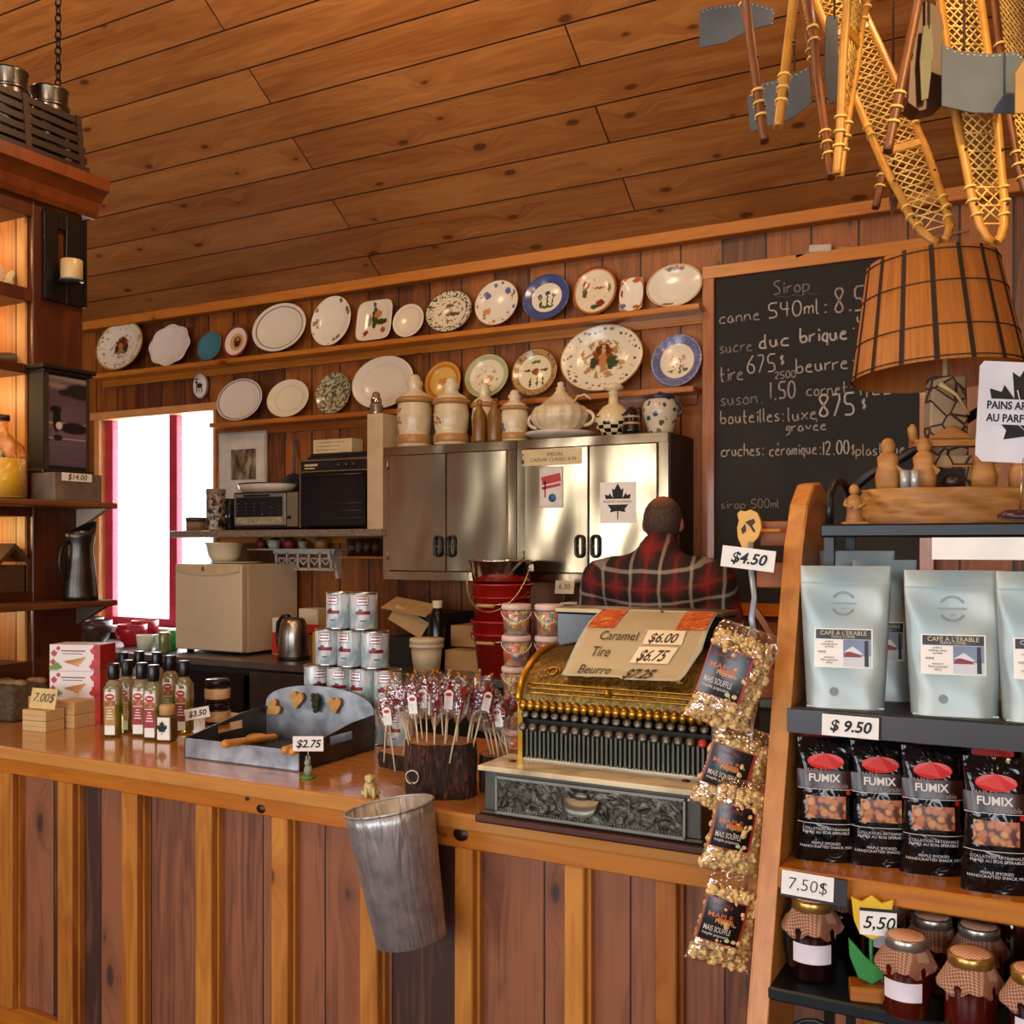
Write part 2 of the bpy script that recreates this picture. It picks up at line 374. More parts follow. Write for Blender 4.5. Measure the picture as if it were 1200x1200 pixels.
plates = [
 # x0,x1,y0,y1,row, material args, label, shape wob
 (112, 167, 376, 435, 1, dict(base='#ddd6c8', bands=[(.93, 1.1, '#b08a4a')], tex=[(.68, .92, '#a9865c', .54, 7), (0, .5, '#b58e60', .52, 6)], motif=TK), 'cream plate with a brown turkey picture, first on the upper shelf', None),
 (173, 221, 381, 430, 1, dict(base='#dcd4cf', bands=[(.9, .93, '#c9bfb8')]), 'plain white plate with scalloped edge on the upper shelf', wobn(8, .035)),
 (228, 256, 388, 422, 1, dict(base='#3f7a8c', bands=[(.85, .9, '#34697c')]), 'small solid blue plate on the upper shelf', None),
 (258, 288, 380, 419, 1, dict(base='#e0d6c8', bands=[(.84, 1.1, '#8a2f34'), (.5, .53, '#b09060'), (0, .5, '#cf9f66')], motif=[(.05, .0, .28, .34, '#4a2a1c'), (.05, .15, .12, .14, '#b07850')]), 'small plate with dark red rim and brown centre picture', None),
 (293, 359, 355, 413, 1, dict(base=WARMW, bands=[(.84, .875, '#5a5148')]), 'large oval white platter with one thin dark rim line', None),
 (363, 410, 346, 406, 1, dict(base='#e0d8ca', ring=[(.7, .95, ['#7a3550', '#5a6a3a', '#8a5a70', '#9a7a4a'], 3.1, .33)]), 'round white plate with small purple flowers spaced around its edge', None),
 (414, 459, 349, 401, 1, dict(base='#ddd3c0', motif=[(-.05, .15, .16, .5, '#39421c'), (.3, -.05, .35, .14, '#39421c'), (-.32, .02, .1, .28, '#4a5026'), (.1, .3, .2, .18, '#b5793a'), (.45, -.45, .14, .14, '#a5502a'), (-.45, -.55, .12, .16, '#7a3a28'), (-.05, .75, .1, .1, '#4a4a30')]), 'squarish white plate painted with a dark leafy branch and fruit', sq),
 (457, 494, 355, 395, 1, dict(base='#e0d4be', bands=[(.78, .81, '#cbb99c')]), 'small plain white plate beside the brown scenic platter', None),
 (496, 552, 339, 390, 1, dict(base='#d9cdb0', bands=[(.95, 1.1, '#4a3520')], tex=[(.68, .96, '#4c3a22', .5, 9), (0, .55, '#6a4c2a', .53, 6)], motif=[(.1, -.1, .3, .1, '#5a4024'), (-.1, .2, .12, .2, '#5a4424')]), 'oval plate printed all over with brown scenery', None),
 (554, 606, 327, 382, 1, dict(base='#ddd4c2', bands=[(.96, 1.1, '#b07a40')], ring=[(.66, .92, ['#4a5a80', '#6a7a4a', '#5a6a90', '#c07a3a'], 4.4, .36)], motif=[(-.45, -.3, .18, .14, '#c8863c'), (-.5, .4, .16, .14, '#55668c'), (.45, .5, .14, .14, '#55668c')]), 'white plate with blue flowers and leaves around the rim', None),
 (610, 666, 320, 375, 1, dict(base='#dcd2bb', bands=[(.66, 1.1, '#414f80'), (.92, .95, '#2c3866'), (.64, .68, '#2c3458')], motif=[(-.3, .05, .1, .1, '#26345c'), (-.3, .05, .04, .04, '#c8a040'), (0, .2, .1, .1, '#26345c'), (.3, .1, .1, .1, '#26345c'), (.02, -.15, .04, .28, GRNL), (-.25, -.25, .04, .2, GRNL), (.25, -.2, .04, .22, GRNL), (0, -.4, .3, .06, '#4e5c30')]), 'blue rimmed plate with small blue flowers on the upper shelf', None),
 (669, 722, 311, 370, 1, dict(base='#dccfae', bands=[(.9, 1.1, '#8a3a1e'), (.86, .9, '#c08a4c')], tex=[(.1, .6, '#b56a4c', .62, 7)], motif=[(-.45, .3, .16, .16, '#8c2a28'), (-.5, .0, .12, .2, GRNL), (.25, -.5, .2, .16, '#8c2a28'), (0, -.62, .2, .1, GRNL), (.6, .1, .08, .18, '#6a6a34'), (.15, .15, .3, .05, '#a8543a')]), 'red brown rimmed plate with painted flowers', None),
 (722, 753, 322, 366, 1, dict(base='#e2dcc8', bands=[(.92, 1.1, '#b2703a')], motif=[(.3, .75, .3, .12, '#c04a28'), (-.6, -.6, .2, .14, '#4a6a9a'), (.4, -.7, .3, .1, '#a85a2a'), (-.75, .1, .08, .2, '#a33a2c')]), 'small squarish white dish with orange corners', sq),
 (755, 822, 309, 361, 1, dict(base='#dfd7c4', bands=[(.93, .97, '#b58a4a')], motif=[(0, .8, .35, .09, '#8a5030'), (-.15, .82, .1, .08, '#5a6a30'), (-.2, -.85, .2, .07, '#a06a40')]), 'oval white platter at the right end of the upper shelf', None),
 (251, 307, 444, 494, 2, dict(base='#ddd6cc', bands=[(.9, .94, '#5b5c66')]), 'white oval plate with grey rim line, leftmost on the lower shelf', None),
 (307, 363, 445, 490, 2, dict(base='#ddd1b6', bands=[(.64, .67, '#c9b892')]), 'cream oval plate without decoration on the lower shelf', None),
 (367, 409, 437, 486, 2, dict(base='#b5ab8a', tex=[(0, 1.1, '#4b4c34', .48, 6), (.2, 1.1, '#6d6a52', .55, 11)]), 'grey green plate printed all over with foliage', None),
 (411, 484, 417, 480, 2, dict(base='#d8d1c2', bands=[(.7, .72, '#c8c0ae')]), 'large plain white oval platter behind the ceramic canisters', None),
 (495, 538, 418, 466, 2, dict(base='#d3ab5a', bands=[(.72, 1.1, '#b7791f'), (.88, .92, '#d8a040')], motif=[(0, 0, .3, .2, '#b87a30')]), 'yellow plate mostly behind the lidded canisters', None),
 (542, 594, 414, 466, 2, dict(base='#ddd4b8', bands=[(.8, 1.1, '#a9ab78'), (.78, .8, '#84854e')], tex=[(0, .5, '#b78c5c', .55, 5)], motif=[(.1, -.1, .2, .14, '#c08050')]), 'plate with wide pale green rim on the lower shelf', None),
 (597, 652, 407, 465, 2, dict(base='#dacda6', bands=[(.74, 1.1, '#a88752'), (.95, 1.1, '#6a3c20'), (.72, .75, '#6c4c2a')], tex=[(.76, .95, '#6c4c30', .55, 8)], motif=[(0, .05, .16, .14, '#8c3a34'), (.35, .1, .16, .05, GRNL), (-.35, .1, .14, .05, GRNL), (.1, -.35, .04, .25, '#3c4636'), (-.2, -.4, .04, .2, '#3c4636'), (.35, -.35, .04, .2, '#3c4636'), (0, .45, .2, .06, '#5a6a34')]), 'brown rimmed plate with a flower spray in its centre', None),
 (655, 754, 381, 462, 2, dict(base='#dcd2b8', bands=[(.96, 1.1, '#a07a4a')], ring=[(.74, .93, ['#7a4428', '#8a5a3a', '#6c5a34', '#9a6a4a'], 8, .33)], tex=[(0, .58, '#a8804c', .5, 5)], motif=[(0, .12, .24, .34, '#7c3e1a'), (0, .3, .16, .16, '#5e2c14'), (-.22, -.1, .1, .16, '#34361e'), (.24, -.12, .13, .2, '#33401f'), (0, -.08, .09, .3, '#b07a48'), (0, .28, .05, .14, '#c49a68')]), 'very large oval platter with a turkey among leaves', None),
 (761, 822, 391, 454, 2, dict(base='#dfd3ba', bands=[(.68, 1.1, '#5a5f88'), (.66, .69, '#6c6a80')], tex=[(.7, 1.05, '#7c80a2', .52, 9)], ring=[(0, .34, ['#b5607a', '#c07a8a', '#a86a90'], 9, .4)], motif=[(.12, -.3, .05, .2, '#5a7a44'), (-.25, -.38, .12, .05, '#4c7040'), (.32, -.35, .12, .06, '#4c7040')]), 'blue rimmed plate with a pink flower bunch at the far right', None),
]
for k, (x0, x1, y0, y1, row, ma, lab, wb) in enumerate(plates):
    Yp = 4.62; c = at((x0+x1)/2, (y0+y1)/2, Y=Yp); L0 = at(x0, c.z, Y=Yp); L1 = at(x1, c.z, Y=Yp)
    rx = (L1.x-L0.x)/2*.985; rz = (y1-y0)/2*mpp(c)/.98; rx = min(rx, rz*1.38)
    sz = SZ1 if row == 1 else SZ2; tl = R(10)
    m = plate_mat('plate_glaze_%d' % k, **ma)
    b = nb(); lathe(b, PROF, 56, wob=wb)
    z = sz+rz*cos(tl)+.006
    z = max(z, min(c.z, z+.02))
    o = ob('plate', b, m, None, (c.x, 4.695-rz*sin(tl)-.025, z), (PI/2-tl, 0, 0)); o.scale = (rx, rz, (rx+rz)/2)
    tag(o, lab, 'plate', 'plates on the wall shelves')
# small moose plaque
p = at(237, 452.5, Y=4.69)
b = nb(); lathe(b, [(0, .12), (.8, .12), (.97, .05), (1, -.1), (0, -.1)], 32)
mm = plate_mat('moose_plaque', '#d8d2cb', bands=[(.92, 1.1, '#8c8a90')], motif=[(.05, .0, .42, .2, '#2c2a2c'), (-.35, .25, .16, .14, '#2c2a2c'), (-.3, -.3, .07, .3, '#2c2a2c'), (.0, -.3, .06, .25, '#2c2a2c'), (.35, -.3, .07, .3, '#2c2a2c'), (-.35, .5, .3, .06, '#3a3636')])
o = ob('wall_plaque', b, mm, None, (p.x, 4.675, p.z), (PI/2, 0, 0)); o.scale = (.062, .082, .1)
tag(o, 'small oval white plaque with a dark moose silhouette above the window', 'plaque')

# ================= STEEL WALL CABINETS =================
CY_ = 4.36
def brushed():
    g = G('brushed_steel', .24, 1); o = g.xyz(g.obj())
    n = g.noise(g.comb(g.math('MULTIPLY', o[0], 500), o[1], g.math('MULTIPLY', o[2], 3)), 1, 3)
    n2 = g.noise(g.comb(g.math('MULTIPLY', o[0], 2.2), 0, g.math('MULTIPLY', o[2], 1.1)), 1.6, 1)
    g.col(g.ramp(n, [(.2, '#b09c7a'), (.8, '#c6b492')])); g.put(g.b.inputs['Roughness'], g.math('MULTIPLY_ADD', n2, .2, .13))
    g.bump(n2, .6, .06); return g.m
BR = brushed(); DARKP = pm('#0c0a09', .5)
cabs = []
X0, Xm, X1 = at(449, 600, Y=CY_).x, at(606, 600, Y=CY_).x, at(783, 600, Y=CY_).x
zt, zb = at(600, 516, Y=CY_).z, at(600, 682, Y=CY_).z
for a0, a1, lab in ((X0, Xm-.004, 'left stainless steel wall cabinet with two plain doors and black handles'), (Xm, X1, 'right stainless steel wall cabinet with a leaf notice and a can notice on its doors')):
    w = a1-a0; h = zt-zb; t = thing('wall_cabinet', lab, 'cabinet', (a0, CY_, zb), 0, 'stainless wall cabinets'); cabs.append(t)
    b = nb(); f = .045
    wbox(b, 0, w, .0, .34, h-f, h, bev=.002); wbox(b, 0, w, 0, .34, 0, f, bev=.002); wbox(b, 0, f, 0, .34, f, h-f); wbox(b, w-f, w, 0, .34, f, h-f); wbox(b, 0, w, .3, .34, f, h-f); ob('body', b, BR, t)
    if a1 == X1: b = nb(); wbox(b, w, w+.004, .02, .34, 0, h); ob('side_shade', b, DARKP, t)  # black sheet paints the shade on the right end of the steel
    b = nb(); wbox(b, f, w-f, .012, .02, f, h-f); ob('gap_shadow_liner', b, DARKP, t).name = 'gap_shade'  # dark sheet painted behind the doors as shade in the gaps
    dw = (w-2*f)/2
    for s in (0, 1):
        dx = f+.003+s*dw
        b = nb(); wbox(b, 0, dw-.006, -.014, .01, 0, h-2*f-.006, bev=.003); d = ob('door', b, BR, t, (dx, 0, f+.003))
        hx = dw-.045 if s == 0 else .035
        b = nb(); r = .018; hh = .05
        pts = [(hx+r*cos(q), -.026, .125+hh*(1 if q <= PI else -1)*.6+r*sin(q)) for q in [PI*i/8 for i in range(9)]]+[(hx+r*cos(q), -.026, .125-hh*.6+r*sin(q)) for q in [PI+PI*i/8 for i in range(9)]]
        tube(b, pts, .0075, 8, True); wbox(b, hx-.022, hx-.012, -.026, -.012, .12, .13); wbox(b, hx+.012, hx+.022, -.026, -.012, .12, .13)
        ob('handle', b, BLK, d)
    for z in (.1, h-.12):
        b = nb(); lathe(b, [(0, 0), (.006, 0), (.006, .05), (0, .05)], 10, c=(f-.004, -.016, z)); ob('hinge', b, STEEL, t)
# maple leaf outline reused on several signs
LEAF = [(0, -1), (.035, -.98), (.04, -.52), (.56, -.6), (.5, -.42), (1, .04), (.87, .11), (.94, .4), (.66, .34), (.6, .48), (.34, .2), (.42, .74), (.25, .65), (0, 1)]
LEAF = LEAF+[(-x, y) for x, y in LEAF[-2:0:-1]]
LEAF = [(x*.82, y) for x, y in LEAF]
def leaf(bm, cx, cz, s, y0, y1, clip=None): return prism(bm, [(cx+x*s, cz+z*s) for x, z in LEAF], y0, y1)
def notice(name, lab, px0, px1, py0, py1, Y, group=None):
    a = at(px0, py1, Y=Y); c = at(px1, py0, Y=Y); w = c.x-a.x; d = at((px0+px1)/2, (py0+py1)/2, Y=Y); h = (py1-py0)*mpp(d)
    t = thing(name, lab, 'sign', (d.x, Y, d.z), 0, group); b = nb(); box(b, (0, 0, 0), (w, .0012, h)); ob('paper', b, PAPER, t)
    return t, w, h
t, w, h = notice('leaf_notice', 'white notice with a black maple leaf on the right cabinet door', 703, 745, 565, 613, CY_-.0155)
b = nb(); leaf(b, 0, .005, h*.44, -.0018, -.0007); ob('maple_leaf', b, INK, t)
b = nb(); box(b, (0, -.0019, .004), (w*.96, .0006, h*.14)); ob('banner', b, PAPER, t); text('PRODUITS NOUVEAUX', h*.085, INK, t, (0, -.0024, .004), xs=.85)
t, w, h = notice('handwritten_notice', 'handwritten cream paper strip taped at the top of the right cabinet door', 611, 681, 526, 545, CY_-.0155)
t.children[0].data.materials[0] = pm('#cdb98a', .7)
text('SPECIAL', h*.3, INK, t, (.02, -.001, h*.16), xs=1.1); text('CAESAR CLASSIC 6.95', h*.3, INK, t, (.01, -.001, -h*.16), xs=1.1)
t, w, h = notice('can_notice', 'small picture of a silver and red beverage can taped to the cabinet door', 632, 660, 547, 595, CY_-.0155)
t.children[0].data.materials[0] = pm('#b9a98e', .5)
b = nb(); prism(b, [(-w*.46, -h*.42), (-w*.38, -h*.48), (w*.38, -h*.48), (w*.46, -h*.42), (w*.46, h*.4), (w*.38, h*.48), (-w*.38, h*.48), (-w*.46, h*.4)], -.0014, -.0006); ob('can_picture', b, pm('#cfc8bd', .4), t)
b = nb()
for z0, hh in ((.2, .2), (.02, .07)): box(b, (0, -.0018, z0*h), (w*.8, .0008, hh*h), rot=(0, -.18, 0))
box(b, (-w*.25, -.0018, -h*.05), (w*.07, .0008, h*.4)); ob('red_lettering_block', b, pm('#b02016', .4), t).name = 'emblem'
b = nb(); lathe(b, [(0, .001), (w*.16, .001), (w*.16, 0)], 16, c=(w*.05, -.0012, -h*.26), M=Matrix.Rotation(PI/2, 4, 'X')); ob('emblem', b, pm('#3a5c8c', .4), t)

# ---- things standing on the steel cabinets ----
TOPZ = zt
CRM = G('cream_ceramic', .22); o_ = CRM.obj(); z_ = CRM.xyz(o_)[2]; CRM.col(CRM.ramp(CRM.noise(o_, 18, 2), [(.3, '#c9b692'), (.7, '#dccdab')])); CRM = CRM.m
TAN = pm('#a97c48', .3)
def canister(lab, cx, base_py, y0, y1, w, Yc, deco=True, knob=1):
    p = at(cx, base_py, Y=Yc); m = mpp(p); hgt = (y1-y0)*m; r = w/2*m
    t = thing('lidded_canister', lab, 'canister', (p.x, Yc, TOPZ), 0, 'ceramic canisters on the steel cabinets')
    q = hgt
    b = nb(); lathe(b, [(0, 0), (r*.85, 0), (r*.95, .02*q), (r*.98, .14*q), (r*.85, .2*q), (r*.92, .26*q), (r*.98, .45*q), (r*.9, .6*q), (r*.88, .62*q), (0, .62*q)], 32); ob('jar', b, CRM, t)
    b = nb(); lathe(b, [(r*.9, .03*q), (r*1.0, .06*q), (r*1.0, .14*q), (r*.86, .19*q)], 32); ob('glaze_band', b, TAN, t); b = nb(); lathe(b, [(r*.9, .6*q), (r*1.04, .62*q), (r*1.04, .66*q), (r*.8, .7*q)], 32); ob('tan_bands', b, TAN, t).name = 'glaze_band'
    b = nb(); lathe(b, [(0, .64*q), (r*.95, .655*q), (r*.8, .72*q), (r*.42, .78*q), (r*.36, .82*q), (r*.45, .86*q), (r*.44, .9*q), (r*.3, .93*q), (r*.32, .96*q), (r*.2, q), (0, q)], 28); ob('lid', b, CRM, t)
    if deco:
        b = nb()
        for k in range(9):
            a = -PI/2+rnd.uniform(-.32, .32)-TH*0; zz = q*(.42+rnd.uniform(-.1, .1)); ball(b, (r*.955*cos(a-.45), r*.955*sin(a-.45), zz), (r*.08, r*.05, r*.09), 8)
        ob('painted_flowers', b, pm('#9a6a3a', .4), t)
    return t
canister('tall cream canister with tan bands, leftmost on the cabinets', 486, 519, 433, 519, 43, 4.47)
canister('tall cream canister second from the left on the cabinets', 529, 517, 437, 517, 43, 4.47)
canister('cream canister partly behind two brown bottles', 568, 513, 442, 515, 32, 4.53, False)
t = canister('smaller cream canister painted with a dark green leaf', 603, 512, 453, 514, 34, 4.45, False)
b = nb(); leaf(b, 0, 0, .028, -.002, .002); o = ob('leaf_motif', b, pm('#24351a', .4), t, (-.022, -.058, .075), (0, PI, .35))
def bottle(name, lab, px, Yc, prof, m, z=TOPZ, grp=None):
    p = at(px, 510, Y=Yc); t = thing(name, lab, 'bottle', (p.x, Yc, z), 0, grp); b = nb(); lathe(b, prof, 24); ob('body', b, m, t); return t
BRN = pm('#7c5420', .3)
for px, lab in ((562, 'slim brown stoneware bottle, left of the pair'), (580, 'slim brown stoneware bottle, right of the pair')):
    t = bottle('stoneware_bottle', lab, px, 4.39, [(0, 0), (.035, 0), (.037, .01), (.037, .11), (.03, .15), (.014, .175), (.013, .195), (0, .195)], BRN, grp='brown bottles on the cabinets')
    b = nb(); tube(b, [(.013*cos(a), .0, .2+.013*sin(a)) for a in [i*PI/5 for i in range(6)]], .004, 6); ob('ring_handle', b, BRN, t)
# tureen on a dish
p = at(657, 505, Y=4.46)
t = thing('dish', 'round white dish under the cream tureen', 'dish', (p.x, 4.46, TOPZ)); b = nb(); lathe(b, [(0, .004), (.1, 0), (.155, .016), (.175, .03), (.17, .034), (.1, .014), (0, .012)], 40); ob('bowl', b, pm('#cfc4b4', .25), t)
t = thing('soup_tureen', 'cream ribbed soup tureen with pointed lid and curled handles', 'tureen', (p.x, 4.46, TOPZ+.014))
rib = lambda a: 1+.03*cos(16*a)
b = nb(); lathe(b, [(0, 0), (.08, 0), (.085, .012), (.075, .025), (.12, .05), (.142, .085), (.142, .105), (.135, .11), (.125, .1), (0, .06)], 64, wob=rib); ob('bowl', b, CRM, t)
b = nb(); lathe(b, [(.136, .108), (.138, .118), (.125, .14), (.12, .143), (.1, .15), (.04, .2), (.02, .225), (.024, .235), (.014, .245), (.016, .262), (0, .27)], 64, wob=rib); ob('lid', b, CRM, t)
for s in (-1, 1):
    b = nb(); tube(b, [(s*(.125+.05*sin(a)), 0, .085+.035*cos(a)) for a in [PI*i/10 for i in range(11)]], .009, 8); ob('handle', b, CRM, t)
# ladle end
b = nb(); tube(b, [(.07, -.02, .15), (.11, -.04, .185), (.15, -.045, .19), (.18, -.045, .165)], .005, 6); ob('ladle', b, CRM, t)
# chequered decanter
def checks():
    g = G('checker_glaze', .2); o = g.xyz(g.obj()); ang = g.math('ARCTAN2', o[1], o[0])
    ck = g.n('TexChecker', Vector=g.comb(g.math('MULTIPLY', ang, 14/(2*PI)), g.math('MULTIPLY', o[2], 60), .25), Scale=1).outputs['Fac']
    m = g.math('MULTIPLY', g.math('LESS_THAN', o[2], .066), ck); g.col(g.mix(m, '#d9c89a', '#14100c')); return g.m
p = at(719, 503, Y=4.45); t = thing('round_decanter', 'round cream bottle with black checks and a tall neck', 'bottle', (p.x, 4.45, TOPZ))
b = nb(); lathe(b, [(0, 0), (.045, 0), (.075, .03), (.088, .07), (.08, .105), (.05, .14), (.024, .155), (.021, .2), (.03, .205), (.021, .21), (.021, .215), (.045, .222), (.048, .235), (.03, .248), (0, .252)], 40); ob('body', b, checks(), t)
text('C', .045, INK, t, (-.05, -.075, .1), rot=(PI/2, 0, -.45), ext=.001)
p = at(742, 500, Y=4.42); t = thing('dark_tankard', 'small dark striped tankard beside the chequered bottle', 'tankard', (p.x, 4.40, TOPZ))
b = nb(); lathe(b, [(0, 0), (.042, 0), (.044, .02), (.038, .06), (.036, .1), (.02, .115), (.015, .125), (0, .128)], 24); ob('body', b, pm('#1d120c', .2), t)
b = nb(); lathe(b, [(.0405, .045), (.0412, .05), (.0405, .055)], 24); lathe(b, [(.0385, .075), (.0395, .08), (.0385, .085)], 24); ob('stripe', b, pm('#b08a68', .4), t)
b = nb(); tube(b, [(-.036-.025*sin(a), 0, .06+.035*cos(a)) for a in [PI*i/8 for i in range(9)]], .006, 6); ob('handle', b, pm('#1d120c', .2), t)
p = at(774, 503, Y=4.5); t = thing('ginger_jar', 'white lidded jar painted with blue and orange flowers at the right end', 'jar', (p.x, 4.5, TOPZ))
gm = G('painted_jar', .2); o = gm.obj(); v = gm.n('TexVoronoi', Vector=o, Scale=26); cr = gm.ramp(gm.xyz(v.outputs['Color'])[1], [(0, '#2e4a5a'), (.35, '#3a5a48'), (.6, '#a8652c'), (.8, '#27364e')])
gm.col(gm.mix(gm.math('LESS_THAN', gm.math('ADD', v.outputs['Distance'], gm.math('MULTIPLY', gm.noise(o, 70), .3)), .48), '#c9bda6', cr))
b = nb(); lathe(b, [(0, 0), (.055, 0), (.058, .02), (.082, .09), (.085, .125), (.075, .155), (.06, .168), (0, .168)], 36); ob('jar', b, gm.m, t)
b = nb(); lathe(b, [(.062, .166), (.066, .172), (.064, .186), (.03, .192), (.012, .2), (0, .205)], 30); ob('lid', b, pm('#27304a', .25), t)
b = nb(); tube(b, [(.07+.035*sin(a), 0, .12+.035*cos(a)) for a in [PI*i/8 for i in range(9)]], .006, 6); ob('handle', b, pm('#27304a', .25), t)
# ================= SHELF OVER THE FRIDGE WITH OVENS =================
HZ = 1.69; a = at(198, 620, Y=4.33); c = at(446, 617, Y=4.33)
t = thing('appliance_shelf', 'grey stone look shelf carrying the toaster ovens over the fridge', 'shelf', (0, 0, 0))
b = nb(); wbox(b, a.x, c.x, 4.33, WY-.001, HZ-.04, HZ, bev=.006, seg=2); ob('board', b, pm('#7f6f5f', .4, var=.35, scale=60), t)
b = nb(); wbox(b, -4.6, c.x-.1, WY-.02, WY, HZ-.07, HZ-.04); ob('wall_cleat', b, PINE, t)
def on(px, Y): return at(px, 600, Y=Y).x
def W(px0, px1, Y): return on(px1, Y)-on(px0, Y)
def hz(py0, py1, px, Y): return abs(py1-py0)*mpp(at(px, 600, Y=Y))
# black oven (right, large)
Yo = 4.37; x0 = on(352, Yo); w = W(352, 431, Yo); h = hz(528, 610, 390, Yo)
t = thing('toaster_oven', 'large black toaster oven with dials and chrome racks behind glass', 'oven', (x0, Yo, HZ))
b = nb(); wbox(b, 0, w, .01, .3, .012, h, bev=.006); ob('body', b, pm('#141210', .3), t)
b = nb(); wbox(b, 0, w, 0, .012, h-.06, h, bev=.002); ob('control_panel', b, pm('#1d1a17', .3), t)
b = nb(); wbox(b, 0, w, -.003, .01, h-.064, h-.058); wbox(b, 0, w, -.003, .01, h-.004, h+.004); wbox(b, -.003, .004, -.003, .01, .01, h); ob('trim', b, pm('#a58e6c', .3, .8), t)
b = nb(); wbox(b, .03, .12, -.001, 0, h-.032, h-.02); wbox(b, .03, .1, -.001, 0, h-.047, h-.04); ob('maker_marks', b, pm('#c9b48e', .5), t)
for k in range(3): b = nb(); lathe(b, [(0, .016), (.012, .014), (.016, 0)], 14, c=(w*.58+k*.05, 0, h-.032), M=Matrix.Rotation(PI/2, 4, 'X')); ob('dial', b, pm('#2b2724', .3), t)
b = nb(); wbox(b, .01, w-.01, -.008, .004, .02, h-.07, bev=.003); d = ob('door', b, pm('#0b0a09', .06), t)
b = nb()
for z in (.06, .1, .14): tube(b, [(.03, -.009, z), (w-.03, -.009, z)], .0014, 6)
ob('rack_wire', b, pm('#55504a', .3, .8), d); b = nb(); tube(b, [(.02, -.02, h-.085), (w-.02, -.02, h-.085)], .005, 8); ob('handle', b, pm('#2b2724', .25), d)
b = nb()
for px in (.02, w-.02):
    for yy in (.03, .28): box(b, (px, yy, .006), (.02, .02, .012))
ob('foot', b, BLK, t)
# black pan + box on top
b = nb(); w2 = W(354, 430, Yo+.05); wbox(b, 0, w2, 0, .22, 0, .018, bev=.004); wbox(b, .012, w2-.012, .01, .21, .018, .036, bev=.004); tag(ob('baking_tray', b, pm('#1b1715', .4), None, (x0+.02, Yo+.03, HZ+h+.004)), 'dark baking tray lying on the large toaster oven', 'tray')
t = thing('cardboard_box', 'small cream box with handwriting above the large toaster oven', 'box', (on(367, 4.42), 4.42, HZ+h+.041)); w3 = W(367, 412, 4.42)
b = nb(); wbox(b, 0, w3, 0, .1, 0, .075, bev=.002); ob('carton', b, pm('#cfb98f', .7), t)
b = nb()
for k in range(3): tube(b, [(.02+i*.006, -.001, .058-.02*k+.005*sin(i*2.1+k)) for i in range(int(w3*(.8-.1*k)/.006)-2)], .001, 4)
ob('scribbled_lines', b, INK, t)
# small toaster oven (left)
Y2 = 4.38; x0 = on(272, Y2); w = W(272, 349, Y2); h = hz(567, 612, 310, Y2)
t = thing('toaster_oven', 'small toaster oven with silver framed door left of the large one', 'oven', (x0, Y2, HZ))
b = nb(); wbox(b, 0, w, .01, .27, .01, h, bev=.005); ob('body', b, pm('#121214', .3), t)
b = nb(); dw = w*.78; wbox(b, .02, dw+.02, -.004, .01, .025, h-.01, bev=.003); d = ob('door', b, pm('#98958e', .35, .7), t)
b = nb(); wbox(b, .035, dw, -.007, -.003, .075, h-.03); ob('glass', b, pm('#18181a', .08), d)
b = nb(); wbox(b, .035, dw, -.006, -.002, .035, .072); ob('glass', b, pm('#9c9472', .2, var=.4, scale=40), d)
b = nb()
for i in range(6):
    for j in range(4): ball(b, (.05+i*(dw-.06)/5.2, -.008, .09+j*.02), .0025, 6)
ob('rack_wire', b, pm('#a8a8a8', .3, .8), d)
b = nb(); wbox(b, .1, dw-.09, -.018, -.006, h-.027, h-.016); ob('handle', b, BLK, d)
b = nb(); wbox(b, dw+.03, w, -.002, .01, .02, h-.008); ob('control_panel', b, pm('#8a7f6a', .4, .5), t)
b = nb(); lathe(b, [(0, .014), (.009, .012), (.011, 0)], 12, c=(dw+.05, -.002, .07), M=Matrix.Rotation(PI/2, 4, 'X')); ob('dial', b, BLK, t)
ht = HZ+h
t = thing('roasting_dish', 'shallow white enamel dish with dark rim on the small toaster oven', 'dish', (on(313, 4.5), 4.5, ht)); b = nb()
M = Matrix.Scale(.62, 4, (0, 1, 0)); lathe(b, [(0, 0), (.15, 0), (.185, .02), (.2, .05), (.195, .052), (.175, .022), (0, .01)], 36, M=M); ob('bowl', b, pm('#cdbfa8', .25), t)
b = nb(); tube(b, [(.2*cos(q), .124*sin(q), .052) for q in [2*PI*i/36 for i in range(36)]], .004, 6, True); ob('rim', b, pm('#27314a', .3), t)
p = at(337, 551, Y=4.6); t = thing('frying_pan', 'dark frying pan whose handle points up above the small oven', 'pan', (p.x, 4.62, ht+.11), rot=(R(84), 0, 0))
b = nb(); lathe(b, [(0, -.01), (.08, -.01), (.1, .02), (.097, .02), (.078, -.004), (0, -.004)], 28); ob('pan_bowl', b, pm('#1b1b20', .4), t); b = nb(); tube(b, [(0, .095, .015), (0, .17, .02), (0, .3, .02)], [.009, .011, .012], 8, flat=.5); ob('handle', b, pm('#4a4550', .4), t)
bpy.data.objects['frying_pan'].location = (p.x, 4.66, ht+.02)
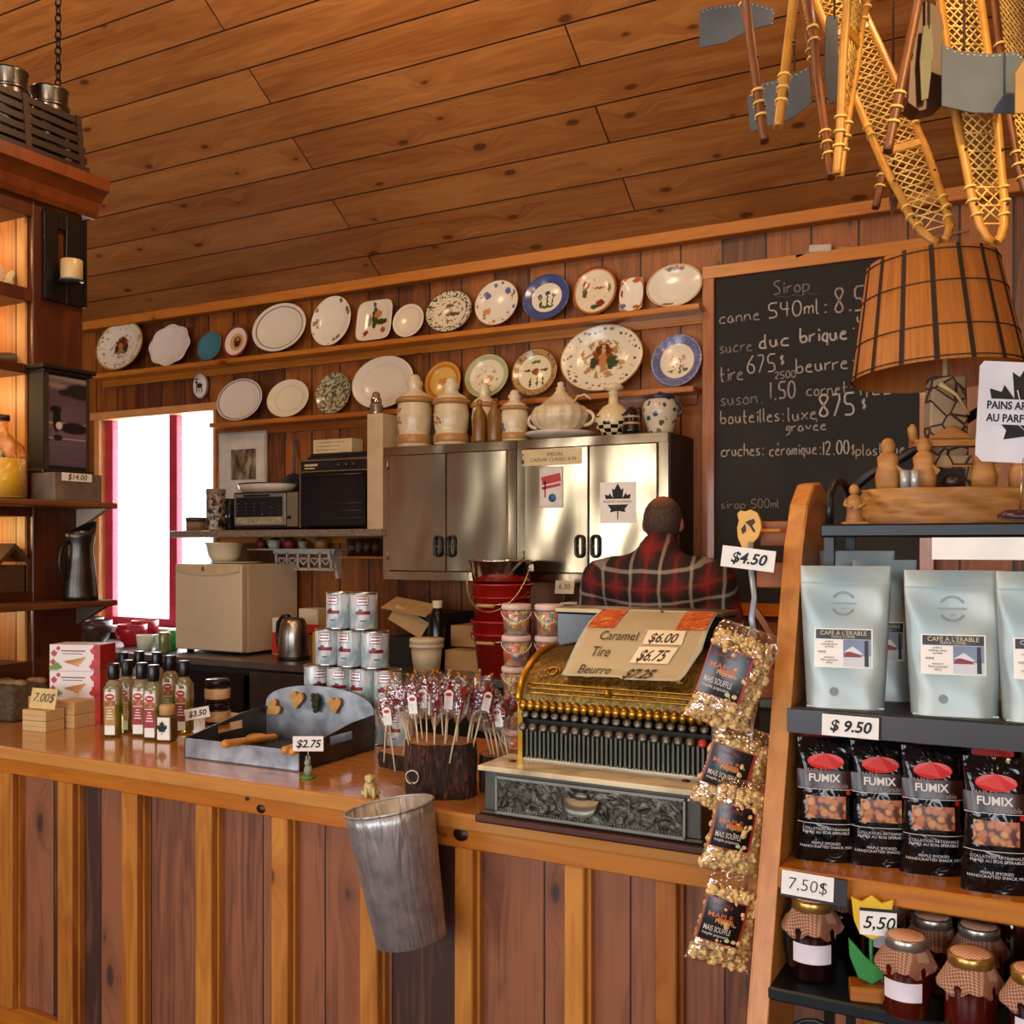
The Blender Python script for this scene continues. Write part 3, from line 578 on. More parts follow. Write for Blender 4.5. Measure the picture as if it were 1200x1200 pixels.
# patterned canister, tin, dark vase
pat = G('fern_pattern', .3); o = pat.obj(); pat.col(pat.mix(pat.step(pat.noise(o, 45, 3, .8), .47, .52), '#27252a', '#b19d86'))
p = on(253, 4.45); t = thing('utensil_canister', 'tall canister with black and beige leaf pattern at the shelf end', 'canister', (p, 4.45, HZ)); b = nb(); lathe(b, [(0, 0), (.053, 0), (.055, .01), (.055, .24), (.052, .245), (.048, .24), (0, .2)], 28); ob('body', b, pat.m, t)
b = nb(); lathe(b, [(.0555, .215), (.0575, .22), (.0575, .235), (.0555, .245)], 28); ob('rim', b, pm('#8a7765', .4), t)
t = thing('round_tin', 'low round tin with tan label and dark lid, leftmost on the shelf', 'tin', (on(231, 4.5), 4.5, HZ)); b = nb(); lathe(b, [(0, 0), (.064, 0), (.064, .06), (0, .06)], 28); ob('body', b, pm('#8a6a44', .4, var=.5, scale=50), t); b = nb(); lathe(b, [(0, .056), (.067, .056), (.067, .078), (.062, .082), (0, .082)], 28); ob('lid', b, pm('#39363c', .35), t)
t = thing('glass_jug', 'dark beaded glass jug between patterned canister and small oven', 'jug', (on(269, 4.52), 4.52, HZ)); b = nb(); lathe(b, [(0, 0), (.035, 0), (.03, .02), (.052, .07), (.05, .11), (.03, .15), (.035, .19), (.03, .19), (0, .12)], 20, wob=lambda q: 1+.05*cos(10*q)); ob('body', b, pm('#1b1d24', .12), t)
b = nb(); tube(b, [(-.03-.035*sin(q), -.02, .15+.05*cos(q)) for q in [PI*i/8 for i in range(9)]], .005, 6); ob('handle', b, BLK, t)
# white box unit beside the ovens
x0 = on(430, 4.36); x1 = on(449, 4.36)
t = thing('white_side_unit', 'white painted upright box between the large toaster oven and cabinets', 'cabinet', (0, 0, 0)); zt2 = at(440, 486, Y=4.4).z
b = nb(); wbox(b, x0, X0-.004, 4.36, 4.69, HZ-.02, zt2, bev=.003); wbox(b, x0, x0+.24, 4.61, 4.69, TOPZ+.003, zt2, bev=.003); ob('body', b, pm('#c9b28c', .55), t)
t = thing('sugar_shaker', 'chrome topped glass shaker standing on the white upright box', 'shaker', (on(441, 4.43), 4.43, zt2)); b = nb(); lathe(b, [(0, 0), (.034, 0), (.036, .01), (.036, .05), (.028, .07), (0, .07)], 20); ob('body', b, pm('#8c8578', .1, .6), t); b = nb(); lathe(b, [(.03, .068), (.03, .09), (.022, .1), (.022, .115), (.012, .125), (0, .126)], 20); ob('lid', b, CHROME, t)
# framed print on the wall
p = at(284, 553, Y=4.68); w = W(257, 313, 4.68); h = hz(506, 600, 284, 4.68)
t = thing('framed_print', 'pale framed print of a dark forest scene behind the small oven', 'picture', (p.x, 4.675, p.z))
b = nb(); wbox(b, -w/2, w/2, 0, .02, -h/2, h/2, bev=.003); ob('frame', b, pm('#b3a898', .4), t)
b = nb(); wbox(b, -w/2+.015, w/2-.015, -.002, .004, -h/2+.015, h/2-.015); ob('mat_board', b, pm('#cdc7bc', .3), t)
pr = G('print_image', .4); pr.col(pr.ramp(pr.noise(pr.map(pr.obj(), (30, 1, 9)), 1, 4), [(.35, '#231a14'), (.5, '#6a5a48'), (.65, '#a8977c')]))
b = nb(); wbox(b, -w*.22, w*.3, -.004, -.001, -h*.1, h*.28); ob('image', b, pr.m, t)

# ---- white fretwork bracket shelf with little pots ----
z = at(350, 643, Y=4.62).z; x0 = on(292, 4.6); x1 = on(395, 4.6)
t = thing('fretwork_shelf', 'small white shelf with heart cut-outs below the appliance shelf', 'shelf', (x0, WY, z))
w = x1-x0; FW_ = pm('#c5bcb0', .5)
b = nb(); wbox(b, 0, w, -.12, 0, -.01, 0, bev=.002); ob('board', b, FW_, t)
b = nb(); y0, y1 = -.09, -.08
n = 5; ww = w*.62/n; xo = w*.3
wbox(b, xo-.02, xo+ww*n+.02, y0, y1, -.03, -.01); wbox(b, xo-.02, xo+ww*n+.02, y0, y1, -.125, -.11)
for k in range(n+1): wbox(b, xo+k*ww-.006, xo+k*ww+.006, y0, y1, -.12, -.02)
for k in range(n):
    cx = xo+(k+.5)*ww
    hp = [(cx+s*.3*ww*sin(q)**3*1.0, -.07+.022*(13*cos(q)-5*cos(2*q)-2*cos(3*q)-cos(4*q))/16) for s in (1,) for q in [2*PI*i/20 for i in range(20)]]
    tube(b, [(q_[0], (y0+y1)/2, q_[1]) for q_ in hp], .005, 6, True)
ob('heart_fretwork', b, FW_, t)
b = nb(); prism(b, [(-.11, -.01), (0, -.01), (0, -.17), (-.03, -.17), (-.05, -.09), (-.1, -.06)], w*.9, w*.93, 'yz'); ob('bracket', b, FW_, t)
pots = [(306, '#8a3a28', .03, .05, 'tiny red clay pot, leftmost on the fretwork shelf'), (321, '#b9b2a8', .042, .05, 'small white patterned cup on the fretwork shelf'), (339, '#8c2a26', .042, .05, 'small red cup on the fretwork shelf'), (355, '#a8977c', .03, .045, 'small pot with a pale label on the fretwork shelf'), (377, '#a5703c', .05, .052, 'orange clay pot, rightmost on the fretwork shelf')]
for px, col, r, h, lab in pots:
    t2 = thing('little_pot', lab, 'pot', (on(px, 4.63), 4.63, z), 0, 'little pots on the fretwork shelf'); b = nb(); lathe(b, [(0, 0), (r*.72, 0), (r, h), (r*.9, h), (r*.65, .008), (0, .008)], 18); ob('cup', b, pm(col, .5, var=.35, scale=60), t2)
    b = nb()
    for k in range(7): ball(b, (rnd.uniform(-.4, .4)*r, rnd.uniform(-.4, .4)*r, h+rnd.uniform(-.004, .008)), r*.28, 8)
    ob('contents', b, pm('#3a2c20' if col != '#a5703c' else '#6a4a2c', .8), t2)
# glasses on a narrow shelf further right
z = at(425, 652, Y=4.6).z; x0 = on(398, 4.6); t = thing('narrow_shelf', 'narrow wooden shelf holding drinking glasses below the white box', 'shelf', (x0, WY, z)); b = nb(); wbox(b, 0, .42, -.12, 0, -.012, 0); ob('board', b, PINE, t)
GL = film('drinking_glass', '#d8d0c4', .3, .05)
g0 = None
for k, px in enumerate((412, 422, 432, 442)):
    lab = 'drinking glass on the narrow shelf, %s from the left' % ['first', 'second', 'third', 'fourth'][k]
    if not g0:
        g0 = thing('drinking_glass', lab, 'glass', (on(px, 4.62), 4.62, z), 0, 'glasses on the narrow shelf'); b = nb(); lathe(b, [(0, .004), (.022, .004), (.026, .1), (.0275, .1), (.024, 0), (0, 0)], 16); ob('tumbler', b, GL, g0)
    else: dup(g0, lab, (on(px, 4.62), 4.62, z))

# ================= FRIDGE AND THINGS ON THE BACK COUNTER =================
BZ = 1.0
fx0 = at(205, 763, Y=4.18).x; fx1 = at(283, 768, Y=4.18).x; fw = fx1-fx0; fh = .5
t = thing('mini_fridge', 'cream coloured mini fridge standing on the back counter', 'fridge', (fx0, 4.18, BZ))
FR = pm('#d9c6a6', .35, var=.03)
b = nb(); wbox(b, 0, fw, .05, .46, .015, fh, bev=.006, seg=2); ob('body', b, FR, t)
b = nb(); wbox(b, 0, fw, 0, .045, .02, fh-.0, bev=.01, seg=3); d = ob('door', b, FR, t)
b = nb(); prism(b, [(.01, fh-.005), (fw-.01, fh-.005), (fw-.01, fh-.04), (fw*.75, fh-.056), (fw*.5, fh-.062), (fw*.25, fh-.056), (.01, fh-.04)], -.008, .01, bev=.003); o = ob('handle', b, pm('#d0b98f', .35), d)
b = nb(); lathe(b, [(0, .002), (.012, .002), (.014, 0)], 16, c=(fw*.45, -.009, fh-.025), M=Matrix.Rotation(PI/2, 4, 'X')); ob('badge', b, pm('#8a8070', .3, .6), d)
b = nb()
for x in (.04, fw-.04):
    for y in (.08, .42): box(b, (x, y, .008), (.03, .03, .016))
ob('foot', b, BLK, t)
# white bowl + lid on fridge
t = thing('mixing_bowl', 'cream mixing bowl standing on top of the mini fridge', 'bowl', (on(263, 4.42), 4.42, BZ+fh+.011)); b = nb(); lathe(b, [(0, 0), (.07, 0), (.09, .03), (.105, .1), (.112, .105), (.11, .11), (.1, .1), (.085, .032), (0, .01)], 36); ob('bowl', b, pm('#d8cdae', .35), t)
b = nb(); lathe(b, [(0, 0), (.12, 0), (.16, .008), (.16, .011), (0, .008)], 36); tag(ob('flat_plate', b, pm('#c8d0c0', .3), None, (on(275, 4.42), 4.42, BZ+fh)), 'pale flat plate on the fridge under the cream bowl', 'plate')
# cups in the window light
def cup(lab, px, Yc, r, h, col, cat='cup', n=1, grp=None, handle=True, base_z=BZ):
    t = thing(cat.replace(' ', '_'), lab, cat, (on(px, Yc), Yc, base_z), 0, grp)
    b = nb(); lathe(b, [(0, 0), (r*.55, 0), (r*.6, h*.12), (r*.85, h*.3), (r, h*.65), (r*1.02, h), (r*.96, h), (r*.9, h*.6), (r*.6, h*.2), (0, h*.18)], 30); ob('bowl', b, pm(col, .3), t)
    if handle: b = nb(); tube(b, [(-r-.03*sin(q), -.02, h*.55+h*.28*cos(q)) for q in [PI*i/8 for i in range(9)]], .008, 8); ob('handle', b, pm(col, .3), t)
    return t
cup('large dark brown soup mug on the back counter in the window light', 112, 4.3, .095, .145, '#3a2622', 'soup mug')
cup('second dark brown soup mug mostly hidden behind the first', 104, 4.46, .09, .145, '#3a2622', 'soup mug')
cup('large red soup mug beside the brown one', 155, 4.32, .085, .13, '#a01224', 'soup mug')
cup('second red soup mug behind the first', 170, 4.48, .08, .14, '#a01224', 'soup mug')
for px, col, lab in ((170, '#d8dcd0', 'small white tub beside the red mug'), (180, '#c4dccb', 'small pale green tub next to the white one')):
    t = thing('small_tub', lab, 'tub', (on(px, 4.2), 4.2 if px == 170 else 4.27, BZ)); b = nb(); lathe(b, [(0, 0), (.04, 0), (.05, .085), (.046, .085), (.038, .01), (0, .01)], 24); ob('tub', b, pm(col, .5), t)
for px, col, lab in ((193, '#8f9a6c', 'olive soda can left of the fridge'), (202, '#2f9a50', 'bright green soda can against the fridge')):
    t = thing('soda_can', lab, 'can', (on(px, 4.13 if px == 193 else 4.24), 4.13 if px == 193 else 4.24, BZ)); b = nb(); lathe(b, [(0, 0), (.026, 0), (.032, .008), (.033, .1), (.028, .112), (.027, .115), (0, .112)], 24); ob('can', b, pm(col, .3, .5), t)
# kettle
p = on(344, 4.22); t = thing('electric_kettle', 'brushed steel electric kettle with black handle right of the fridge', 'kettle', (p, 4.22, BZ))
b = nb(); lathe(b, [(0, .012), (.078, .012), (.08, .02), (.078, .12), (.07, .19), (.058, .215), (.02, .222), (0, .222)], 32); ob('body', b, STEEL, t)
b = nb(); lathe(b, [(0, 0), (.085, 0), (.087, .012), (0, .014)], 32); ob('base', b, BLK, t)
b = nb(); tube(b, [(-.03, 0, .226), (-.075, 0, .222), (-.105, 0, .19), (-.11, 0, .12), (-.098, 0, .06), (-.075, 0, .045)], .012, 8); ob('handle', b, BLK, t)
b = nb(); lathe(b, [(0, 0), (.13, 0), (.14, .008), (0, .006)], 32); 
# boxes near the kettle
def carton(lab, px0, px1, py0, py1, Yc, dep, col, z=BZ, rz=0, stripes=None, name='carton', cat='box'):
    x0 = on(px0, Yc); w = W(px0, px1, Yc); h = hz(py0, py1, (px0+px1)/2, Yc)
    t = thing(name, lab, cat, (x0, Yc, z), rz); b = nb(); wbox(b, 0, w, 0, dep, 0, h, bev=.002); ob('box', b, pm(col, .7), t)
    if stripes: b = nb(); wbox(b, -.0007, w+.0007, -.0007, dep+.0007, h*stripes[0], h*stripes[1]); ob('printed_band', b, pm(stripes[2], .5), t)
    return t, w, h
carton('white and red upright packet behind the kettle', 319, 331, 722, 765, 4.36, .06, '#d8cfc0', stripes=(.02, .6, '#c02414'))
carton('white and red box beside a stack behind the kettle', 350, 372, 694, 722, 4.45, .12, '#d8cbb4', z=BZ+.12, stripes=(0, .35, '#c02414'))
carton('plain carton under the white and red box', 350, 388, 722, 745, 4.44, .2, '#8c6a40')
carton('brown cardboard box right of the white and red one', 372, 390, 695, 722, 4.46, .16, '#9a7444', z=BZ+.12)
t, w, h = carton('yellow packet standing right of the kettle', 366, 374, 735, 772, 4.1, .05, '#c9a638')
# tub, cardboard, flaps, dark bins
p = at(500, 785, Y=4.13); t = thing('plastic_tub', 'cream plastic tub with lid on the steel back counter', 'tub', (p.x, 4.13, BZ)); b = nb(); lathe(b, [(0, 0), (.064, 0), (.076, .125), (0, .125)], 32); ob('tub', b, pm('#d3c3a0', .4), t); b = nb(); lathe(b, [(0, .128), (.08, .128), (.084, .15), (.08, .158), (0, .16)], 32); lathe(b, [(.078, .112), (.083, .114), (.083, .13), (.078, .13)], 32); ob('lid', b, pm('#d8c8a6', .4), t)
carton('lower kraft cardboard box beside the cream tub', 521, 561, 759, 783, 4.2, .2, '#a5804e')
carton('upper kraft cardboard box stacked behind the tub', 528, 560, 734, 759, 4.3, .16, '#9a7444', z=BZ+.105)
carton('dark grey bin behind the cream tub', 488, 522, 714, 775, 4.34, .28, '#1a1918', name='storage_bin', cat='bin')
t = thing('paper_bag', 'crumpled brown paper and flattened carton by the can pyramid', 'paper', (on(475, 4.3), 4.3, BZ+.2)); b = nb(); 
box(b, (0, .05, .09), (.26, .16, .006), rot=(.3, .15, .1)); box(b, (.02, 0, .02), (.2, .005, .09), rot=(-.2, .5, .2)); ob('sheet', b, pm('#b59564', .8), t)
carton('black crate under the crumpled brown paper', 452, 486, 742, 775, 4.25, .25, '#141312', name='crate', cat='crate')
t = thing('drinks_bottle', 'dark bottle with a cream cap behind the cream tub', 'bottle', (on(514, 4.28), 4.27, BZ)); b = nb(); lathe(b, [(0, 0), (.043, 0), (.044, .02), (.044, .24), (.025, .29), (.02, .3), (0, .3)], 24); ob('body', b, pm('#14100e', .15), t); b = nb(); lathe(b, [(.024, .295), (.026, .33), (0, .332)], 20); ob('cap', b, pm('#cdbfa8', .4), t)
# red bucket stack and steel pail
REDB = pm('#9c120a', .35, var=.08)
def pail(name, lab, p, z, r0, r1, h, m, bail=None, rz=0, rim=True):
    t = thing(name, lab, 'bucket', (p.x, p.y, z), rz)
    b = nb(); lathe(b, [(0, 0), (r0, 0), (r1, h), (r1+.006, h+.003), (r1-.004, h+.002), (r0-.005, .006), (0, .006)], 40); ob('pail', b, m, t)
    return t
p = at(588, 792, Y=4.16)
zs = [BZ, BZ+.17]
prm = [('red plastic bucket at the bottom of the stack by the candy tubs', 0), ('upper red plastic bucket holding the steel pail', 1)]
r0, r1, hb = .108, .138, .25
for lab, k in prm:
    t = pail('red_bucket', lab, p, zs[k], r0, r1, hb, REDB)
    b = nb(); lathe(b, [(r1-.012, hb-.06), (r1+.003, hb-.06), (r1+.004, hb-.054), (r1-.008, hb-.05)], 40); lathe(b, [(r1-.004, hb-.004), (r1+.009, hb-.004), (r1+.009, hb+.008), (r1-.002, hb+.008)], 40); ob('rim_band', b, REDB, t)
    b = nb(); tube(b, [(r1*cos(q)*1.03, -abs(r1*sin(q))*1.06-.004, hb-.03-.06*abs(sin(q))) for q in [PI+PI*i/14 for i in range(15)]], .0025, 6); hnd = ob('bail', b, STEEL, t)
    b = nb(); tube(b, [(-.045, -r1*1.06-.006, hb-.09), (.045, -r1*1.06-.006, hb-.09)], .008, 8); ob('grip', b, pm('#c7a06c', .5), hnd)
z = zs[1]+.16
t = pail('steel_pail', 'shiny stainless pail sitting in the red bucket stack', p, z, .118, .15, .2, CHROME)
b = nb(); tube(b, [(.152*cos(q), .152*sin(q), .202) for q in [2*PI*i/40 for i in range(40)]], .005, 6, True); ob('rolled_rim', b, CHROME, t)
b = nb(); tube(b, [(.16*cos(q), -.1*abs(sin(q))-.03, .17-.2*abs(sin(q))) for q in [PI+PI*i/18 for i in range(19)]], .0035, 6); ob('bail', b, pm('#b49a78', .3, .8), t)
for s in (-1, 1): b = nb(); box(b, (s*.15, 0, .17), (.02, .03, .035), bev=.003); ob('ear', b, CHROME, t)
# small card and little boxes under the right cabinet
t = thing('price_card', 'small handwritten card under the right steel cabinet', 'price card', (on(661, 4.1), 4.1, at(661, 695, Y=4.1).z), rot=(R(-10), 0, 0)); w = W(650, 673, 4.1); b = nb(); wbox(b, -w/2, w/2, 0, .002, 0, .06); ob('card', b, pm('#b5a68c', .7), t); text('6.30', .035, INK, t, (0, -.0012, .032))
zc = at(661, 695, Y=4.1).z
t, w, h = carton('tall dark carton stand under the handwritten card', 645, 700, 712, 790, 4.08, .3, '#1c2426', name='display_case', cat='case')
tz = BZ+h
carton('small white and black box on the dark carton stand', 656, 676, 697, 711, 4.13, .1, '#c7bba8', z=tz+.001, stripes=(.1, .9, '#3a3632'))
carton('tiny white packet right of the small white and black box', 679, 694, 700, 711, 4.15, .06, '#c9c4bc', z=tz+.001)
bpy.data.objects['price_card'].location = (on(661, 4.24), 4.24, zc-.01)
t = bpy.data.objects['price_card']; b = nb(); wbox(b, -.004, .004, .003, .008, tz+.002-(zc-.01), .04); ob('stick', b, DARKP, t)
# ================= LEFT DISPLAY CABINET STANDING ON THE COUNTER =================
KX = -3.4; KY0, KY1 = 2.07, 2.72
redw = wood('cabinet_wood', '#4c1f07', '#854010', 'z', 'y', knots=.15, rough=.4, kc='#2a0c04', contrast=.6)
litw = wood('niche_pine', '#a8642a', '#d59a55', 'z', 'x', plank=.12, length=3, knots=.3, rough=.5)
t = thing('display_cabinet', 'tall reddish wooden display cabinet with lit niches at the left of the counter', 'cabinet', (0, 0, 0)); cabinet = t
b = nb()
wbox(b, KX-.45, KX, 2.5, KY1, CT, 2.9, bev=.003)                       # broad right stile / end
wbox(b, KX-.45, KX-.43, KY0, 2.5, CT, 2.9); wbox(b, KX-.45, KX, KY0, KY0+.03, CT, 2.9)
for z0, z1 in ((CT, 1.17), (1.39, 1.43), (1.71, 1.765), (2.24, 2.275), (2.51, 2.56), (2.83, 2.9)): wbox(b, KX-.45, KX, KY0, 2.5, z0, z1, bev=.002)
ob('carcass', b, redw, t)
b = nb(); wbox(b, KX-.428, KX-.42, KY0+.03, 2.5, 1.17, 2.83); wbox(b, KX-.42, KX-.03, 2.488, 2.498, 1.17, 2.83); ob('lining', b, litw, t)
for (lab, prof, z0) in (('cornice', [(0, 2.89), (.02, 2.89), (.035, 2.91), (.05, 2.945), (.08, 2.975), (.1, 2.985), (.1, 3.03), (0, 3.03)], 0),):
    b = nb(); prism(b, [(KX+p[0], p[1]) for p in prof], KY0-.05, KY1+.045, 'xz'); wbox(b, KX-.5, KX, KY0-.05, KY1+.04, 2.9, 3.03); ob(lab, b, redw, t)
for z in (1.765, 1.395):
    b = nb(); wbox(b, KX+.0, KX+.2, KY0-.1, KY1, z-.022, z, bev=.006, seg=2); ob('ledge', b, wood('ledge_wood', '#5a3014', '#9c622c', 'y', 'x', knots=.2), t)
    b = nb(); prism(b, [(KX, z-.022), (KX+.17, z-.022), (KX+.02, z-.09), (KX, z-.1)], KY1-.03, KY1-.01); ob('bracket', b, pm('#b7a48c' if z > 1.5 else '#5b4c3e', .5), t)
GLOW = (1, .55, .2)
NI = []
for z0, z1, e, cl in ((2.56, 2.83, 5, GLOW), (2.275, 2.51, 5, GLOW), (1.765, 2.24, 7, (1, .62, .24)), (1.43, 1.71, 5, (1, .7, .25)), (1.17, 1.39, 2.5, (1, .75, .4))):
    NI.append(((KX-.3, 2.3, z1-.05), e, cl))
def fx(px, X, py=600): return at(px, py, X=X).y
# niche contents
def nz_(name, lab, cat, px, X, z, build, mats, part='body'):
    t = thing(name, lab, cat, (X, fx(px, X), z))
    for nm, bb, m in build: ob(nm, bb, m, t)
    return t
def lb(prof, seg=24, **k): b = nb(); lathe(b, prof, seg, **k); return b
PK = pm('#d1b094', .4)
b2 = nb(); tube(b2, [(0, .025+.025*sin(a), .15+.03*cos(a)) for a in [PI*i/8 for i in range(9)]], .006, 6)
nz_('ceramic_jug', 'cream jug with ring handle in the top lit niche', 'jug', 8, KX-.2, 2.56, [('body', lb([(0, 0), (.05, 0), (.07, .03), (.07, .09), (.05, .12), (.022, .14), (.02, .2), (.026, .21), (0, .21)]), PK), ('handle', b2, PK)], None)
def shell(lab, px, X, z, s, cat='seashell'):
    b = nb(); pts = [(.0, .03*s*cos(a)*(1-a/14), .035*s+.03*s*sin(a)*(1-a/14)) for a in [i*.5 for i in range(24)]]
    tube(b, pts, [.016*s*(1-i/30) for i in range(24)], 8); ball(b, (0, .03*s, .03*s), (.02*s, .035*s, .03*s), 12)
    t = tag(ob('seashell', b, pm('#d8c8a0', .5), None, (X, fx(px, X), z)), lab, cat); return t
shell('pale shell ornament at the right of the top lit niche', 37, KX-.12, 2.56, 1.3); shell('pale shell ornament in the middle of the top lit niche', 18, KX-.1, 2.56, 1.1)
b = nb()
for k in range(60): ball(b, (rnd.uniform(-.07, .07), rnd.uniform(-.17, .12), rnd.uniform(.004, .035)), rnd.uniform(.008, .018), 6)
o = ob('glass_bead_heap', b, pm('#c8bd96', .3), None, (KX-.12, 2.33, 2.555)); tag(o, 'low heap of pale pebbles along the top lit niche', 'pebbles', kind='stuff')
b = nb(); ball(b, (0, 0, .028), (.05, .07, .028), 16); ball(b, (0, .075, .03), (.022, .028, .02), 12); tube(b, [(0, -.05, .03), (0, -.1, .015), (0, -.14, .01)], [.02, .014, .004], 8)
tag(ob('wooden_animal', b, pm('#5a4634', .5), None, (KX-.12, fx(12, KX-.12), 2.275)), 'brown carved animal lying in the second lit niche', 'figurine')
b = nb(); ball(b, (0, 0, .02), (.035, .05, .022), 12); tube(b, [(0, 0, .02), (0, .06, .05)], [.02, .008], 8); tag(ob('seashell', b, pm('#e4cfa0', .4), None, (KX-.07, fx(36, KX-.07), 2.275)), 'pale conch shell in the second lit niche', 'seashell')
# glass jug + rooster in third niche
YG = film('yellow_glass', '#fff0b4', .3, .05)
t = thing('demijohn', 'big round yellowish glass jug on the upper ledge', 'jug', (KX-.0, fx(6, KX+.02), 1.765))
ob('body', lb([(0, .004), (.07, .004), (.085, .02), (.088, .16), (.075, .2), (.035, .235), (.022, .25), (.022, .285), (.026, .29), (.02, .3)], 32), YG, t); ob('cap', lb([(0, .29), (.028, .29), (.028, .31), (0, .312)]), pm('#2b2118', .4), t)
ob('liquid', lb([(0, .01), (.08, .01), (.082, .15), (0, .15)], 32), pm('#f0d468', .2), t)
b = nb(); ball(b, (0, 0, .1), (.03, .05, .04), 12); tube(b, [(0, .03, .11), (0, .045, .16), (0, .05, .19)], [.025, .016, .014], 8); ball(b, (0, .055, .2), (.012, .018, .013), 8); prism(b, [(-.03, .1), (-.1, .19), (-.06, .13), (-.11, .15), (-.04, .07)], -.006, .006, 'yz')
for s in (-1, 1): tube(b, [(s*.008, 0, .07), (s*.01, 0, 0)], .004, 6)
prism(b, [(.04, .21), (.045, .235), (.053, .22), (.06, .238), (.066, .215)], -.004, .004, 'yz'); box(b, (0, 0, .003), (.05, .09, .006))
o = tag(ob('rooster_figurine', b, pm('#3a1a10', .5), None, (KX-.1, fx(27, KX-.1), 1.765)), 'dark rooster figurine in the orange lit niche', 'figurine'); o.scale = (1.25, 1.25, 1.25)
# little house in 4th niche
b = nb(); wbox(b, -.05, .05, -.06, .06, 0, .1); prism(b, [(-.09, .09), (0, .18), (.09, .09), (.08, .085), (0, .16), (-.08, .085)], -.07, .07, 'yz')
tag(ob('model_house', b, pm('#5c3a1c', .6), None, (KX-.08, fx(4, KX-.08), 1.43)), 'small brown model house in the yellow lit niche', 'model house')
b = nb(); 
for k in range(9): ball(b, (rnd.uniform(-.03, .03), rnd.uniform(-.07, .07), .012), (.02, .025, .014), 8)
tag(ob('pine_cones', b, pm('#3c2412', .7), None, (KX-.08, fx(24, KX-.08), 1.43)), 'small dark brown heap beside the model house', 'pine cones', kind='stuff')
# wall cabinet picture on stile
t = thing('loon_lantern_box', 'dark hanging box with a painted loon on water', 'picture box', (KX, 2.585, 1.885)); h = .37
b = nb(); wbox(b, .0, .08, -.1, .1, 0, h); ob('body', b, pm('#0c0908', .7), t)
b = nb(); wbox(b, 0, .1, -.12, .12, h, h+.018, bev=.004); wbox(b, 0, .092, -.11, .11, h-.012, h, bev=.003); ob('top_moulding', b, pm('#1c1612', .4), t)
b = nb(); wbox(b, 0, .095, -.115, .115, -.016, 0, bev=.004); ob('bottom_moulding', b, pm('#1c1612', .4), t)
lg = G('loon_painting', .35); o = lg.xyz(lg.obj()); q = (o[1], o[2]); wv = lg.noise(lg.comb(lg.math('MULTIPLY', o[1], 4), lg.math('MULTIPLY', o[2], 50)), 1, 3)
c = lg.ramp(lg.math('ADD', lg.math('MULTIPLY', o[2], 1.6), lg.math('MULTIPLY', wv, .35)), [(.1, '#4a3a44'), (.4, '#6a5560'), (.62, '#544048'), (.75, '#8a7a70')])
c = lg.mix(lg.rect(q, -.1, .1, .17, .178), c, '#a5949a'); c = lg.mix(lg.rect(q, -.1, .1, .115, .12), c, '#9a8a90')
for e in ((.06, .3, .07, .03, '#241a1c'), (-.01, .29, .03, .012, '#241a1c'), (.03, .16, .065, .022, '#1c1418'), (-.045, .185, .018, .045, '#18100f'), (-.05, .225, .026, .014, '#18100f'), (-.035, .165, .014, .014, '#c8b8a8'), (-.04, .12, .02, .012, '#241a1c')): c = lg.mix(lg.ell(q, *e[:4]), c, e[4])
lg.col(c); b = nb(); wbox(b, .078, .082, -.085, .085, .015, h-.02); ob('painting', b, lg.m, t)
b = nb()
for y in (-.09, .09): wbox(b, .078, .087, y-.006, y+.006, .0, h-.01)
ob('frame_strip', b, pm('#3a2c20', .4), t)
# black openwork frame with cream mug
t = thing('black_wall_frame', 'black slotted wooden frame fixed high on the cabinet stile', 'wall frame', (KX, fx(76, KX+.01), 2.53)); h = .34
b = nb(); wbox(b, 0, .02, -.095, -.035, 0, h, bev=.002); wbox(b, 0, .02, .0, .085, 0, h, bev=.002); wbox(b, 0, .02, -.035, 0, .0, .1); wbox(b, 0, .02, -.035, .0, h-.06, h); wbox(b, .02, .03, -.095, -.085, 0, h); wbox(b, .02, .03, .075, .085, 0, h); ob('frame', b, pm('#120e0c', .35), t)
t = thing('cream_mug', 'cream mug hanging at the black slotted frame', 'mug', (KX+.072, fx(84, KX+.072), at(88, 330, X=KX+.07).z)); ob('cup', lb([(0, 0), (.036, 0), (.04, .006), (.04, .075), (.037, .078), (.036, .01), (0, .01)]), pm('#c9ac76', .35), t)
ob('saucer', lb([(0, -.006), (.04, -.006), (.045, .0), (0, .0)]), pm('#3c3a3e', .3), t)
b = nb(); tube(b, [(-.042, .0, .04), (-.06, 0, .06)], .005, 6); ob('hook', b, DARKP, t)
# crate with mugs on top of the cabinet
DK = pm('#2a140a', .45)
zc = 3.03; t = thing('slatted_crate', 'dark slatted crate on top of the display cabinet', 'crate', (KX-.08, 2.42, zc))
b = nb()
y1c = 2.70-2.42
for k in range(6):
    z = .022+.038*k; inset = .005*k
    wbox(b, .13-inset, .142-inset, -.4, y1c-inset, z-.012, z+.012); wbox(b, -.2, -.19, -.4, y1c-inset, z-.012, z+.012); wbox(b, -.2, .14-inset, y1c-.012-inset, y1c-inset, z-.012, z+.012)
ob('slats', b, DK, t)
b = nb(); wbox(b, -.2, .15, -.4, y1c+.005, 0, .012); ob('bottom', b, DK, t)
for y in (-.2, .02, y1c-.03): b = nb(); prism(b, [(.128, 0), (.145, 0), (.12, .23), (.105, .23)], y-.012, y+.012); ob('upright', b, DK, t)
MT = pm('#6f6b68', .28, 1, var=.3, scale=30)
m0 = None
